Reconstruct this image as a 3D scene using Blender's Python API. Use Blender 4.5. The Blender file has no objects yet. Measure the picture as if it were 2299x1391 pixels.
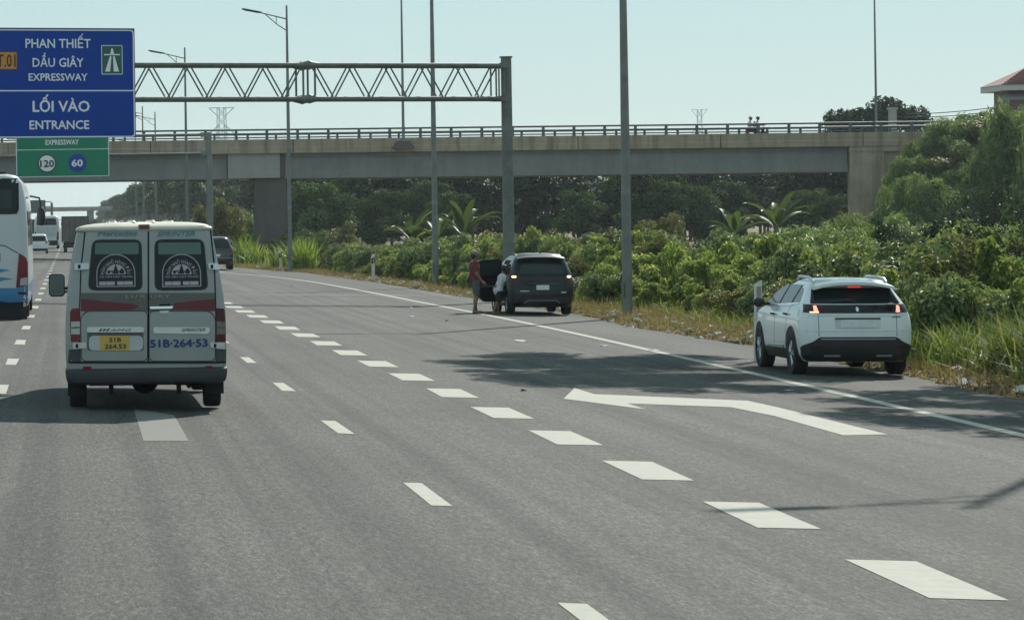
import bpy, bmesh, math, random
import numpy as np
from mathutils import Vector, Matrix, Euler

# ------------------------------------------------------------------ camera, sky, sun, exposure
S = bpy.context.scene
COL = S.collection
SRC_W, SRC_H, FOC = 2299.0, 1391.0, 7200.0          # the photograph is an off-centre crop of a long shot along the road
AXIS_X, AXIS_Y, ROLL = 156.0, 507.0, 0.015
CAM = Vector((0.0, 0.0, 2.25))
CR, SR = math.cos(ROLL), math.sin(ROLL)
cam_data = bpy.data.cameras.new('camera')
cam = bpy.data.objects.new('camera', cam_data)
COL.objects.link(cam)
cam_data.sensor_fit = 'HORIZONTAL'
cam_data.sensor_width = 36.0
cam_data.lens = 36.0 * FOC / SRC_W
cam_data.shift_x = (SRC_W / 2 - AXIS_X) / SRC_W
cam_data.shift_y = -(SRC_H / 2 - AXIS_Y) / SRC_W
cam_data.clip_start = 0.1
cam_data.clip_end = 9000
cam.matrix_world = Matrix.Translation(CAM) @ Matrix(((CR, SR, 0), (0, 0, -1), (-SR, CR, 0))).to_4x4()
S.camera = cam

SUN_EL = math.radians(36.8)
SUN_AZ = math.radians(24.5)            # clockwise from +Y (the direction of travel)
w = bpy.data.worlds.new('World')
S.world = w
w.use_nodes = True
nt = w.node_tree
nt.nodes.clear()
sky = nt.nodes.new('ShaderNodeTexSky')
sky.sky_type = 'NISHITA'
sky.sun_disc = False
sky.sun_elevation = SUN_EL
sky.sun_rotation = SUN_AZ
sky.air_density = 1.0
sky.dust_density = 0.1
sky.ozone_density = 1.2
bgn = nt.nodes.new('ShaderNodeBackground')
bgn.inputs['Strength'].default_value = 0.097
out = nt.nodes.new('ShaderNodeOutputWorld')
veil = nt.nodes.new('ShaderNodeMix')          # a thin even veil of high haze over the whole clear sky
veil.data_type = 'RGBA'
veil.inputs[0].default_value = 0.8
veil.inputs[7].default_value = (3.45, 4.95, 5.2, 1)
nt.links.new(sky.outputs[0], veil.inputs[6])
nt.links.new(veil.outputs[2], bgn.inputs[0])
nt.links.new(bgn.outputs[0], out.inputs[0])

sl = bpy.data.lights.new('sun', 'SUN')
sl.energy = 4.2
sl.angle = math.radians(0.55)
sl.color = (1.0, 0.955, 0.88)
sun = bpy.data.objects.new('sun', sl)
COL.objects.link(sun)
SUN_DIR = Vector((math.sin(SUN_AZ) * math.cos(SUN_EL), math.cos(SUN_AZ) * math.cos(SUN_EL), math.sin(SUN_EL)))
sun.rotation_euler = SUN_DIR.to_track_quat('Z', 'Y').to_euler()
sun.location = (0, 0, 90)

S.view_settings.view_transform = 'Standard'
S.view_settings.look = 'None'
S.view_settings.exposure = 0.35
S.view_settings.gamma = 1.0
S.view_settings.use_curve_mapping = False
S.render.engine = 'CYCLES'
S.cycles.use_denoising = True
S.cycles.max_bounces = 6
S.cycles.transparent_max_bounces = 12
S.cycles.volume_bounces = 0

# ------------------------------------------------------------------ helpers
RNG = random.Random(7)
NR = np.random.default_rng(11)


def ray(px, py):
    u = (px - AXIS_X) / FOC
    v = -(py - AXIS_Y) / FOC
    return Vector((u * CR + v * SR, 1.0, -u * SR + v * CR))


def at(px, py, Y):
    """The point seen at a pixel of the photograph at the distance Y along the road."""
    return CAM + ray(px, py) * Y


def gnd(px, py, s=0.03):
    r = ray(px, py)
    return CAM + r * (-CAM.z / (r.z + s * r.x))


def gz(x):
    return -0.03 * max(-11.0, min(14.5, x))


def tag(o, label=None, cat=None, group=None, kind=None):
    if label: o['label'] = label
    if cat: o['category'] = cat
    if group: o['group'] = group
    if kind: o['kind'] = kind
    return o


def empty(name, loc=(0, 0, 0), rot=(0, 0, 0)):
    o = bpy.data.objects.new(name, None)
    COL.objects.link(o)
    o.location = loc
    o.rotation_euler = rot
    o.empty_display_size = 0.2
    return o


def thing(name, label, cat, loc=(0, 0, 0), rot=(0, 0, 0), group=None):
    return tag(empty(name, loc, rot), label, cat, group)


def link(name, me, parent=None, loc=None):
    o = bpy.data.objects.new(name, me)
    COL.objects.link(o)
    if parent is not None: o.parent = parent
    if loc is not None: o.location = loc
    return o


def mat4(o):
    return Matrix.LocRotScale(o.location, o.rotation_euler, o.scale)


def copy_tree(o, parent=None):
    c = o.copy()
    COL.objects.link(c)
    if parent is not None: c.parent = parent
    for ch in list(o.children):
        copy_tree(ch, c)
    return c


class MB:
    """Collects shapes into one mesh."""
    def __init__(self):
        self.v, self.f, self.m = [], [], []

    def add(self, v, f, m=0):
        b = len(self.v)
        self.v += [tuple(p) for p in v]
        self.f += [tuple(i + b for i in q) for q in f]
        self.m += [m] * len(f)
        return self

    def box(self, c, s, m=0, rot=None):
        hx, hy, hz = s[0] / 2, s[1] / 2, s[2] / 2
        v = [Vector((x * hx, y * hy, z * hz)) for x in (-1, 1) for y in (-1, 1) for z in (-1, 1)]
        if rot is not None: v = [rot @ p for p in v]
        c = Vector(c)
        return self.add([p + c for p in v], [(0, 1, 3, 2), (4, 6, 7, 5), (0, 4, 5, 1), (2, 3, 7, 6), (0, 2, 6, 4), (1, 5, 7, 3)], m)

    def bbox(self, a, b, m=0):
        return self.box([(a[i] + b[i]) / 2 for i in range(3)], [abs(b[i] - a[i]) for i in range(3)], m)

    def tube(self, pts, r, n=8, m=0, cap=True):
        pts = [Vector(p) for p in pts]
        if not hasattr(r, '__len__'): r = [r] * len(pts)
        v, f = [], []
        ref = None
        for i, p in enumerate(pts):
            a = pts[max(i - 1, 0)]
            b = pts[min(i + 1, len(pts) - 1)]
            t = (b - a).normalized()
            if ref is None:
                ref = Vector((0, 0, 1)) if abs(t.z) < 0.9 else Vector((1, 0, 0))
            u = t.cross(ref).normalized()
            q = t.cross(u)
            ref = u.cross(t)
            for k in range(n):
                an = 2 * math.pi * k / n
                v.append(p + (u * math.cos(an) + q * math.sin(an)) * r[i])
        for i in range(len(pts) - 1):
            for k in range(n):
                k2 = (k + 1) % n
                f.append((i * n + k, i * n + k2, (i + 1) * n + k2, (i + 1) * n + k))
        if cap:
            f.append(tuple(range(n - 1, -1, -1)))
            f.append(tuple(range((len(pts) - 1) * n, len(pts) * n)))
        return self.add(v, f, m)

    def lathe(self, prof, n=24, axis='z', c=(0, 0, 0), m=0):
        """prof: (radius, height) pairs."""
        v, f = [], []
        c = Vector(c)
        for (r, h) in prof:
            for k in range(n):
                a = 2 * math.pi * k / n
                p = (r * math.cos(a), r * math.sin(a), h)
                if axis == 'x': p = (p[2], p[0], p[1])
                elif axis == 'y': p = (p[1], p[2], p[0])
                v.append(Vector(p) + c)
        for i in range(len(prof) - 1):
            for k in range(n):
                k2 = (k + 1) % n
                f.append((i * n + k, i * n + k2, (i + 1) * n + k2, (i + 1) * n + k))
        return self.add(v, f, m)

    def ball(self, c, r, m=0, nu=10, nv=6):
        if not hasattr(r, '__len__'): r = (r, r, r)
        prof = [(math.cos(t) , math.sin(t)) for t in np.linspace(-math.pi / 2, math.pi / 2, nv + 1)]
        v, f = [], []
        for (a, h) in prof:
            for k in range(nu):
                an = 2 * math.pi * k / nu
                v.append((c[0] + r[0] * a * math.cos(an), c[1] + r[1] * a * math.sin(an), c[2] + r[2] * h))
        for i in range(nv):
            for k in range(nu):
                k2 = (k + 1) % nu
                f.append((i * nu + k, i * nu + k2, (i + 1) * nu + k2, (i + 1) * nu + k))
        return self.add(v, f, m)

    def prism(self, poly, y0, y1, m=0):
        """poly in (x, z), extruded along y."""
        n = len(poly)
        v = [(x, y0, z) for x, z in poly] + [(x, y1, z) for x, z in poly]
        f = [tuple(range(n)), tuple(range(2 * n - 1, n - 1, -1))]
        f += [(i, i + n, (i + 1) % n + n, (i + 1) % n) for i in range(n)]
        return self.add(v, f, m)

    def mesh(self, name, mats, smooth=None):
        me = bpy.data.meshes.new(name)
        me.from_pydata(self.v, [], self.f)
        for m in (mats if isinstance(mats, (list, tuple)) else [mats]):
            me.materials.append(m)
        if max(self.m, default=0):
            me.polygons.foreach_set('material_index', self.m)
        bm = bmesh.new()
        bm.from_mesh(me)
        bmesh.ops.remove_doubles(bm, verts=bm.verts, dist=1e-6)
        bmesh.ops.recalc_face_normals(bm, faces=bm.faces)
        bm.to_mesh(me)
        bm.free()
        if smooth:
            me.shade_smooth()
            me.set_sharp_from_angle(angle=math.radians(smooth))
        return me

    def build(self, name, mats, parent=None, smooth=None, loc=None):
        return link(name, self.mesh(name, mats, smooth), parent, loc)


def rrect(x0, z0, x1, z1, r, n=4):
    """Rounded rectangle; r is one radius or four (bl, br, tr, tl)."""
    if not hasattr(r, '__len__'): r = (r,) * 4
    if x1 < x0: x0, x1 = x1, x0
    if z1 < z0: z0, z1 = z1, z0
    P = []
    for (cx, cz, a0, rr) in ((x0 + r[0], z0 + r[0], 180, r[0]), (x1 - r[1], z0 + r[1], 270, r[1]), (x1 - r[2], z1 - r[2], 0, r[2]), (x0 + r[3], z1 - r[3], 90, r[3])):
        if rr <= 1e-6:
            P.append((cx, cz))
            continue
        for i in range(n + 1):
            a = math.radians(a0 + 90.0 * i / n)
            P.append((cx + rr * math.cos(a), cz + rr * math.sin(a)))
    return P


def round_poly(pts, r, n=3):
    """Round the corners of a polygon."""
    P = []
    N = len(pts)
    for i in range(N):
        p = Vector(pts[i])
        a = Vector(pts[i - 1]) - p
        b = Vector(pts[(i + 1) % N]) - p
        k = min(r, a.length * 0.45, b.length * 0.45)
        A = p + a.normalized() * k
        B = p + b.normalized() * k
        for j in range(n + 1):
            t = j / n
            q = A * (1 - t) ** 2 + p * 2 * t * (1 - t) + B * t * t
            P.append((q.x, q.y))
    return P


def drape(polys, mapf, step=0.15, thick=0.012, off=0.004):
    """Lay flat polygons (u, v) on a surface mapf(u, v, offset) as a thin raised piece."""
    bm = bmesh.new()
    for poly in polys:
        vs = [bm.verts.new((u, v, 0)) for u, v in poly]
        try:
            bm.faces.new(vs)
        except ValueError:
            pass
    bmesh.ops.triangulate(bm, faces=bm.faces[:], ngon_method='EAR_CLIP')
    if step:
        us = [v.co.x for v in bm.verts]
        vv = [v.co.y for v in bm.verts]
        for ax, lo, hi in ((0, min(us), max(us)), (1, min(vv), max(vv))):
            k = math.ceil(lo / step + 1e-6)
            while k * step < hi - 1e-6:
                no = Vector((1, 0, 0)) if ax == 0 else Vector((0, 1, 0))
                co = no * (k * step)
                bmesh.ops.bisect_plane(bm, geom=bm.verts[:] + bm.edges[:] + bm.faces[:], plane_co=co, plane_no=no, dist=1e-5)
                k += 1
    bm.verts.ensure_lookup_table()
    uv = {v: (v.co.x, v.co.y) for v in bm.verts}
    V = list(bm.verts)
    idx = {v: i for i, v in enumerate(V)}
    verts = [tuple(mapf(*uv[v], off)) for v in V]
    faces = [tuple(idx[v] for v in f.verts) for f in bm.faces]
    if thick:
        low = {}
        for e in bm.edges:
            if len(e.link_faces) == 1:
                for v in e.verts:
                    if v not in low:
                        low[v] = len(verts)
                        verts.append(tuple(mapf(*uv[v], off - thick)))
                a, b = e.verts
                faces.append((idx[a], idx[b], low[b], low[a]))
    bm.free()
    return verts, faces


def text_tris(s, size=1.0, shear=0.0, space=1.0, align='CENTER', res=2):
    c = bpy.data.curves.new('lettering', 'FONT')
    c.body = s
    c.size = size
    c.shear = shear
    c.space_character = space
    c.align_x = align
    c.resolution_u = res
    o = bpy.data.objects.new('lettering', c)
    COL.objects.link(o)
    dg = bpy.context.evaluated_depsgraph_get()
    me = bpy.data.meshes.new_from_object(o.evaluated_get(dg))
    v = [(p.co.x, p.co.y) for p in me.vertices]
    f = [tuple(p.vertices) for p in me.polygons]
    bpy.data.objects.remove(o)
    bpy.data.curves.remove(c)
    bpy.data.meshes.remove(me)
    return v, f


def fit_text(s, x0, z0, x1, z1, shear=0.0, bold=0.0, space=1.0):
    """Lettering scaled to fill a box in (u, v)."""
    v, f = text_tris(s, 1.0, shear, space)
    lay = [0] * len(v)
    if bold:
        vv, ff, lay = [], [], []
        for q, (dx, dy) in enumerate(((-bold, 0), (bold, 0), (0, -bold), (0, bold))):
            b = len(vv)
            vv += [(p[0] + dx, p[1] + dy) for p in v]
            lay += [q] * len(v)
            ff += [tuple(i + b for i in q_) for q_ in f]
        v, f = vv, ff
    a = np.array(v)
    lo, hi = a.min(0), a.max(0)
    k = (np.array((x1, z1)) - np.array((x0, z0))) / (hi - lo)
    a = (a - lo) * k + np.array((x0, z0))
    return [(p[0], p[1], l) for p, l in zip(a, lay)], f


# ------------------------------------------------------------------ materials
MATS = {}


def newmat(name):
    m = bpy.data.materials.new(name)
    m.use_nodes = True
    n = m.node_tree
    n.nodes.clear()
    o = n.nodes.new('ShaderNodeOutputMaterial')
    MATS[name] = m
    return m, n, o


def P(n, **kw):
    b = n.nodes.new('ShaderNodeBsdfPrincipled')
    for k, v in kw.items():
        b.inputs[k.replace('_', ' ')].default_value = v
    return b


def c4(c, k=1.0):
    return (c[0] * k, c[1] * k, c[2] * k, 1.0)


def mixrgb(n, fac, a, b, typ='MIX'):
    x = n.nodes.new('ShaderNodeMix')
    x.data_type = 'RGBA'
    x.blend_type = typ
    for sock, val in ((x.inputs[0], fac), (x.inputs[6], a), (x.inputs[7], b)):
        if hasattr(val, 'links') or hasattr(val, 'is_linked'):
            n.links.new(val, sock)
        else:
            sock.default_value = val
    return x.outputs[2]


def noise(n, scale, detail=3, rough=0.55, vec=None, mapping=None, coord='Object'):
    t = n.nodes.new('ShaderNodeTexNoise')
    t.inputs['Scale'].default_value = scale
    t.inputs['Detail'].default_value = detail
    t.inputs['Roughness'].default_value = rough
    tc = n.nodes.new('ShaderNodeTexCoord')
    src = tc.outputs[coord]
    if mapping:
        mp = n.nodes.new('ShaderNodeMapping')
        mp.inputs['Scale'].default_value = mapping
        n.links.new(src, mp.inputs[0])
        src = mp.outputs[0]
    n.links.new(src, t.inputs['Vector'])
    return t.outputs['Fac']


def ramp(n, src, stops):
    r = n.nodes.new('ShaderNodeValToRGB')
    e = r.color_ramp.elements
    e[0].position, e[0].color = stops[0]
    e[1].position, e[1].color = stops[-1]
    for pos, col in stops[1:-1]:
        x = e.new(pos)
        x.color = col
    n.links.new(src, r.inputs[0])
    return r.outputs[0]


def g(v):
    return (v, v, v, 1)


def bump(n, src, strength, dist=0.02):
    b = n.nodes.new('ShaderNodeBump')
    b.inputs['Strength'].default_value = strength
    b.inputs['Distance'].default_value = dist
    n.links.new(src, b.inputs['Height'])
    return b.outputs[0]


def M(name, col, rough=0.5, metal=0.0, var=0.12, vscale=3.0, bmp=0.0, bscale=60.0, coat=0.0, spec=0.5, emit=None, estr=1.0):
    if name in MATS: return MATS[name]
    m, n, o = newmat(name)
    b = P(n, Roughness=rough, Metallic=metal)
    b.inputs['Specular IOR Level'].default_value = spec
    b.inputs['Coat Weight'].default_value = coat
    b.inputs['Coat Roughness'].default_value = 0.06
    if var:
        f = noise(n, vscale, 4)
        n.links.new(mixrgb(n, ramp(n, f, [(0.3, g(0)), (0.7, g(1))]), c4(col, 1 - var), c4(col, 1 + var)), b.inputs['Base Color'])
    else:
        b.inputs['Base Color'].default_value = c4(col)
    if bmp:
        n.links.new(bump(n, noise(n, bscale, 3), bmp), b.inputs['Normal'])
    if emit:
        b.inputs['Emission Color'].default_value = c4(emit)
        b.inputs['Emission Strength'].default_value = estr
    n.links.new(b.outputs[0], o.inputs[0])
    return m


def leafmat(name, a, b2, c=None, trans=0.35, rough=0.5, objvar=0.25, spec=0.12):
    m, n, o = newmat(name)
    geo = n.nodes.new('ShaderNodeNewGeometry')
    oi = n.nodes.new('ShaderNodeObjectInfo')
    stops = [(0.0, c4(a)), (1.0, c4(b2))] if c is None else [(0.0, c4(a)), (0.6, c4(b2)), (0.96, c4(c)), (1.0, c4(c))]
    col = ramp(n, geo.outputs['Random Per Island'], stops)
    hsv = n.nodes.new('ShaderNodeHueSaturation')
    mr = n.nodes.new('ShaderNodeMapRange')
    mr.inputs[3].default_value = 1 - objvar
    mr.inputs[4].default_value = 1 + objvar
    n.links.new(oi.outputs['Random'], mr.inputs[0])
    n.links.new(mr.outputs[0], hsv.inputs['Value'])
    n.links.new(col, hsv.inputs['Color'])
    p = P(n, Roughness=rough)
    p.inputs['Specular IOR Level'].default_value = spec
    n.links.new(hsv.outputs[0], p.inputs['Base Color'])
    t = n.nodes.new('ShaderNodeBsdfTranslucent')
    tint = mixrgb(n, 0.7, hsv.outputs[0], (1.2, 1.25, 0.5, 1), 'MULTIPLY')
    n.links.new(tint, t.inputs[0])
    mx = n.nodes.new('ShaderNodeMixShader')
    mx.inputs[0].default_value = trans
    n.links.new(p.outputs[0], mx.inputs[1])
    n.links.new(t.outputs[0], mx.inputs[2])
    n.links.new(mx.outputs[0], o.inputs[0])
    return m


def asphalt():
    m, n, o = newmat('asphalt')
    fine = noise(n, 70, 2, 0.7, mapping=(1, 0.22, 1))
    grit = noise(n, 26, 3, 0.75, mapping=(1, 0.2, 1))
    streak = noise(n, 1.0, 4, 0.6, mapping=(1.1, 0.018, 1))
    blot = noise(n, 0.35, 5, 0.6, mapping=(1, 0.35, 1))
    tint = noise(n, 1.6, 3, 0.6, mapping=(1, 0.25, 1))
    base = mixrgb(n, ramp(n, blot, [(0.3, g(0)), (0.7, g(1))]), (0.050, 0.0495, 0.046, 1), (0.076, 0.075, 0.069, 1))
    base = mixrgb(n, ramp(n, streak, [(0.35, g(0)), (0.7, g(1))]), base, mixrgb(n, 1.0, base, (1.45, 1.44, 1.40, 1), 'MULTIPLY'))
    base = mixrgb(n, ramp(n, tint, [(0.4, g(0)), (0.75, g(0.5))]), base, (0.071, 0.072, 0.058, 1))
    track = noise(n, 1.0, 3, 0.6, mapping=(2.4, 0.010, 1))
    base = mixrgb(n, ramp(n, track, [(0.44, g(0)), (0.62, g(0.85))]), base, mixrgb(n, 1.0, base, (0.64, 0.65, 0.68, 1), 'MULTIPLY'))
    sp = ramp(n, grit, [(0.3, g(0.5)), (0.5, g(0.98)), (0.68, g(1.7))])
    base = mixrgb(n, 0.8, base, sp, 'MULTIPLY')
    sp2 = ramp(n, fine, [(0.32, g(0.5)), (0.5, g(1.0)), (0.66, g(1.75))])
    base = mixrgb(n, 0.8, base, sp2, 'MULTIPLY')
    b = P(n, Roughness=0.85)
    b.inputs['Specular IOR Level'].default_value = 0.18
    n.links.new(base, b.inputs['Base Color'])
    n.links.new(bump(n, grit, 0.35, 0.012), b.inputs['Normal'])
    n.links.new(b.outputs[0], o.inputs[0])
    return m


def paintmat(name, col, worn=0.25, under=(0.11, 0.11, 0.105)):
    m, n, o = newmat(name)
    a = noise(n, 40, 3, 0.7)
    big = noise(n, 2.5, 4, 0.6)
    f = n.nodes.new('ShaderNodeMath')
    f.operation = 'ADD'
    n.links.new(a, f.inputs[0])
    n.links.new(big, f.inputs[1])
    k = ramp(n, f.outputs[0], [(0.5 * worn + 0.34, g(1)), (0.5 * worn + 0.52, g(0))])
    tone = mixrgb(n, ramp(n, noise(n, 6, 3), [(0.3, g(0)), (0.7, g(1))]), c4(col, 0.9), c4(col, 1.04))
    b = P(n, Roughness=0.85)
    b.inputs['Specular IOR Level'].default_value = 0.15
    n.links.new(mixrgb(n, k, tone, c4(under)), b.inputs['Base Color'])
    n.links.new(bump(n, noise(n, 60, 2), 0.25, 0.006), b.inputs['Normal'])
    n.links.new(b.outputs[0], o.inputs[0])
    return m


def concrete(name, a, b2, stain, streaks=0.5):
    m, n, o = newmat(name)
    big = noise(n, 0.5, 6, 0.62)
    med = noise(n, 3.0, 4, 0.6)
    drip = noise(n, 1.0, 5, 0.65, mapping=(1.4, 1.4, 0.12))
    col = mixrgb(n, ramp(n, big, [(0.3, g(0)), (0.7, g(1))]), c4(a), c4(b2))
    col = mixrgb(n, ramp(n, med, [(0.3, g(0)), (0.75, g(0.35))]), col, c4(a, 0.7))
    col = mixrgb(n, ramp(n, drip, [(0.48, g(0)), (0.72, g(streaks))]), col, c4(stain))
    p = P(n, Roughness=0.88)
    n.links.new(col, p.inputs['Base Color'])
    n.links.new(bump(n, noise(n, 14, 4), 0.3, 0.02), p.inputs['Normal'])
    n.links.new(p.outputs[0], o.inputs[0])
    return m


def soil():
    m, n, o = newmat('soil')
    a = noise(n, 0.7, 6, 0.65)
    b2 = noise(n, 9, 4, 0.7)
    far = noise(n, 0.02, 3)
    col = ramp(n, a, [(0.3, c4((0.12, 0.085, 0.05))), (0.5, c4((0.17, 0.125, 0.07))), (0.62, c4((0.10, 0.10, 0.045))), (0.8, c4((0.06, 0.075, 0.03)))])
    col = mixrgb(n, 0.7, col, ramp(n, b2, [(0.3, g(0.55)), (0.7, g(1.45))]), 'MULTIPLY')
    p = P(n, Roughness=0.95)
    n.links.new(col, p.inputs['Base Color'])
    n.links.new(bump(n, b2, 0.6, 0.05), p.inputs['Normal'])
    n.links.new(p.outputs[0], o.inputs[0])
    return m


def glassmat(name, col, rough=0.05, trans=0.0):
    m, n, o = newmat(name)
    b = P(n, Roughness=rough)
    b.inputs['Base Color'].default_value = c4(col)
    b.inputs['IOR'].default_value = 1.5
    b.inputs['Specular IOR Level'].default_value = 0.22
    if trans:
        t = n.nodes.new('ShaderNodeBsdfTransparent')
        t.inputs[0].default_value = (trans, trans, trans, 1)
        fr = n.nodes.new('ShaderNodeFresnel')
        mx = n.nodes.new('ShaderNodeMixShader')
        gl = n.nodes.new('ShaderNodeBsdfGlossy')
        gl.inputs['Roughness'].default_value = 0.03
        n.links.new(fr.outputs[0], mx.inputs[0])
        n.links.new(t.outputs[0], mx.inputs[1])
        n.links.new(gl.outputs[0], mx.inputs[2])
        n.links.new(mx.outputs[0], o.inputs[0])
    else:
        n.links.new(b.outputs[0], o.inputs[0])
    return m


def haze_mat(density):
    m, n, o = newmat('haze')
    v = n.nodes.new('ShaderNodeVolumePrincipled')
    v.inputs['Color'].default_value = (0.80, 0.90, 0.97, 1)
    v.inputs['Density'].default_value = density
    v.inputs['Anisotropy'].default_value = 0.25
    n.links.new(v.outputs[0], o.inputs['Volume'])
    return m


ASPH = asphalt()
PAINT = paintmat('road_paint', (0.43, 0.42, 0.365), 0.22, (0.14, 0.138, 0.128))
PAINT_OLD = paintmat('worn_road_paint', (0.21, 0.205, 0.185), 0.3, (0.14, 0.138, 0.128))
SOIL = soil()
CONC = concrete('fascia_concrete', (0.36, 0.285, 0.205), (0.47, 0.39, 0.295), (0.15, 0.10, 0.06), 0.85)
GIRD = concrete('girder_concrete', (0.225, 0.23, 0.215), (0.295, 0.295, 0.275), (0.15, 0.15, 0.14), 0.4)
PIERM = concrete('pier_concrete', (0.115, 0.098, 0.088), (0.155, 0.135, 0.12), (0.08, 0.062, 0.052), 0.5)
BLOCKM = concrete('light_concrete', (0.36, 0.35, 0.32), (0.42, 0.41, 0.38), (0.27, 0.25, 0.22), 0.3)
GALV = M('galvanised_steel', (0.20, 0.215, 0.20), 0.55, 0.4, 0.18, 2.5, 0.1, 30)
GALVD = M('weathered_steel', (0.17, 0.185, 0.165), 0.6, 0.45, 0.25, 3.0, 0.1, 30)
RAILM = M('bridge_rail_steel', (0.11, 0.13, 0.13), 0.55, 0.4, 0.2, 2.0)
LAMPM = M('lamp_head_dark', (0.05, 0.06, 0.06), 0.45, 0.2, 0.1)
BLUE = M('sign_blue', (0.004, 0.055, 0.34), 0.45, 0, 0.06, 1.0, spec=0.15)
GREEN = M('sign_green', (0.003, 0.22, 0.12), 0.45, 0, 0.06, 1.0, spec=0.15)
DGREEN = M('sign_dark_green', (0.006, 0.11, 0.07), 0.4, 0, 0.06, 1.0)
SWHITE = M('sign_white', (0.86, 0.87, 0.90), 0.5, 0, 0.04, 1.5)
ORANGE = M('sign_orange', (0.62, 0.27, 0.045), 0.45, 0, 0.05, 1.5)
BLACK = M('sign_black', (0.02, 0.02, 0.02), 0.5, 0, 0.0)
SIGNBACK = M('sign_back', (0.10, 0.12, 0.14), 0.6, 0.2, 0.1)
RED = M('sign_red', (0.5, 0.03, 0.03), 0.4, 0, 0.05)
PYLON = M('pale_pylon_steel', (0.42, 0.46, 0.46), 0.6, 0.2, 0.05)
RUBBER = M('tyre_rubber', (0.016, 0.016, 0.017), 0.85, 0, 0.2, 8, 0.2, 80)
BLKPL = M('black_plastic', (0.022, 0.024, 0.026), 0.6, 0, 0.15, 5)
DARKIN = M('dark_underside', (0.012, 0.012, 0.013), 0.9, 0, 0.1)
CHROME = M('bright_metal', (0.75, 0.76, 0.76), 0.18, 1.0, 0.03)
RAILS = M('satin_silver', (0.62, 0.63, 0.62), 0.35, 0.2, 0.03)
ALLOY = M('alloy_rim', (0.5, 0.51, 0.52), 0.3, 0.9, 0.05)
GLASSD = glassmat('dark_tinted_glass', (0.012, 0.018, 0.02), 0.04)
GLASSM = glassmat('mid_tinted_glass', (0.03, 0.045, 0.045), 0.05)
GLASSL = glassmat('light_through_glass', (0.11, 0.17, 0.155), 0.08)
LENSR = M('red_lens', (0.17, 0.008, 0.014), 0.35, 0, 0.15, 12, coat=0.15, spec=0.3)
LENSD = M('dark_red_lens', (0.07, 0.006, 0.009), 0.35, 0, 0.15, 12, coat=0.15, spec=0.3)
LENSW = M('clear_lens', (0.45, 0.44, 0.42), 0.2, 0, 0.1, 20, coat=0.5)
REDLIT = M('lit_red_lamp', (0.5, 0.03, 0.03), 0.3, emit=(1.0, 0.10, 0.06), estr=0.35)
REDHOT = M('lit_tail_strip', (0.6, 0.05, 0.05), 0.3, emit=(1.0, 0.22, 0.14), estr=2.2)
AMBER = M('lit_amber_lamp', (0.7, 0.4, 0.1), 0.3, emit=(1.0, 0.72, 0.32), estr=2.0)
AMBERP = M('lit_pale_lamp', (0.7, 0.6, 0.3), 0.3, emit=(1.0, 0.80, 0.45), estr=2.6)
# ------------------------------------------------------------------ ground and road
ROAD_R = [(13.5, -30), (13.5, 45), (13.4, 47.5), (13.6, 51.5), (14.0, 66), (13.75, 71), (13.6, 78), (14.1, 89), (13.8, 102), (13.5, 115.5), (13.35, 130),
          (12.8, 153), (12.2, 166), (10.6, 176), (9.2, 186), (8.4, 200), (8.1, 225), (8.1, 400), (8.1, 3000)]


def road_r(y):
    for (a, b) in zip(ROAD_R, ROAD_R[1:]):
        if a[1] <= y <= b[1]:
            return a[0] + (b[0] - a[0]) * (y - a[1]) / (b[1] - a[1])
    return ROAD_R[0][0] if y < ROAD_R[0][1] else ROAD_R[-1][0]


def hnoise(x, y, k, seed=0.0):
    return math.sin(x * k + 1.7 * math.sin(y * k * 0.83 + seed) + seed) * math.cos(y * k * 1.13 + 0.6 * math.sin(x * k * 1.31) + seed * 2)


def terrain(x, y):
    z = gz(x)
    e = road_r(y)
    if -11.5 < x < e:
        return z - 0.06
    d = (x - e) if x >= e else (-11.5 - x)
    k = min(1.0, d / 0.5)
    z = z - 0.06 * (1 - k) + 0.03 * k * (1 + hnoise(x, y, 2.3)) + 0.02 * k * hnoise(x, y, 7.1, 1.3)
    if d > 3:
        z += min(1.0, (d - 3) / 12.0) * 0.35 * hnoise(x, y, 0.13, 2.0)
    return z


def axis_steps(pts):
    r = []
    for (a, b, s) in pts:
        r += list(np.arange(a, b - 1e-6, s))
    r.append(pts[-1][1])
    return r


xs = axis_steps([(-2600, -200, 240), (-200, -20, 20), (-20, 7, 2.7), (7, 19, 0.24), (19, 60, 1.64), (60, 200, 10), (200, 3000, 280)])
ys = axis_steps([(-240, -20, 20), (-20, 40, 4), (40, 196, 0.8), (196, 300, 5.2), (300, 900, 30), (900, 6000, 510)])
mb = MB()
mb.v = [(x, y, terrain(x, y)) for y in ys for x in xs]
nx = len(xs)
mb.f = [(j * nx + i, j * nx + i + 1, (j + 1) * nx + i + 1, (j + 1) * nx + i) for j in range(len(ys) - 1) for i in range(nx - 1)]
mb.m = [0] * len(mb.f)
me = bpy.data.meshes.new('ground')
me.from_pydata(mb.v, [], mb.f)
me.materials.append(SOIL)
me.shade_smooth()
tag(link('ground', me), kind='structure')

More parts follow.
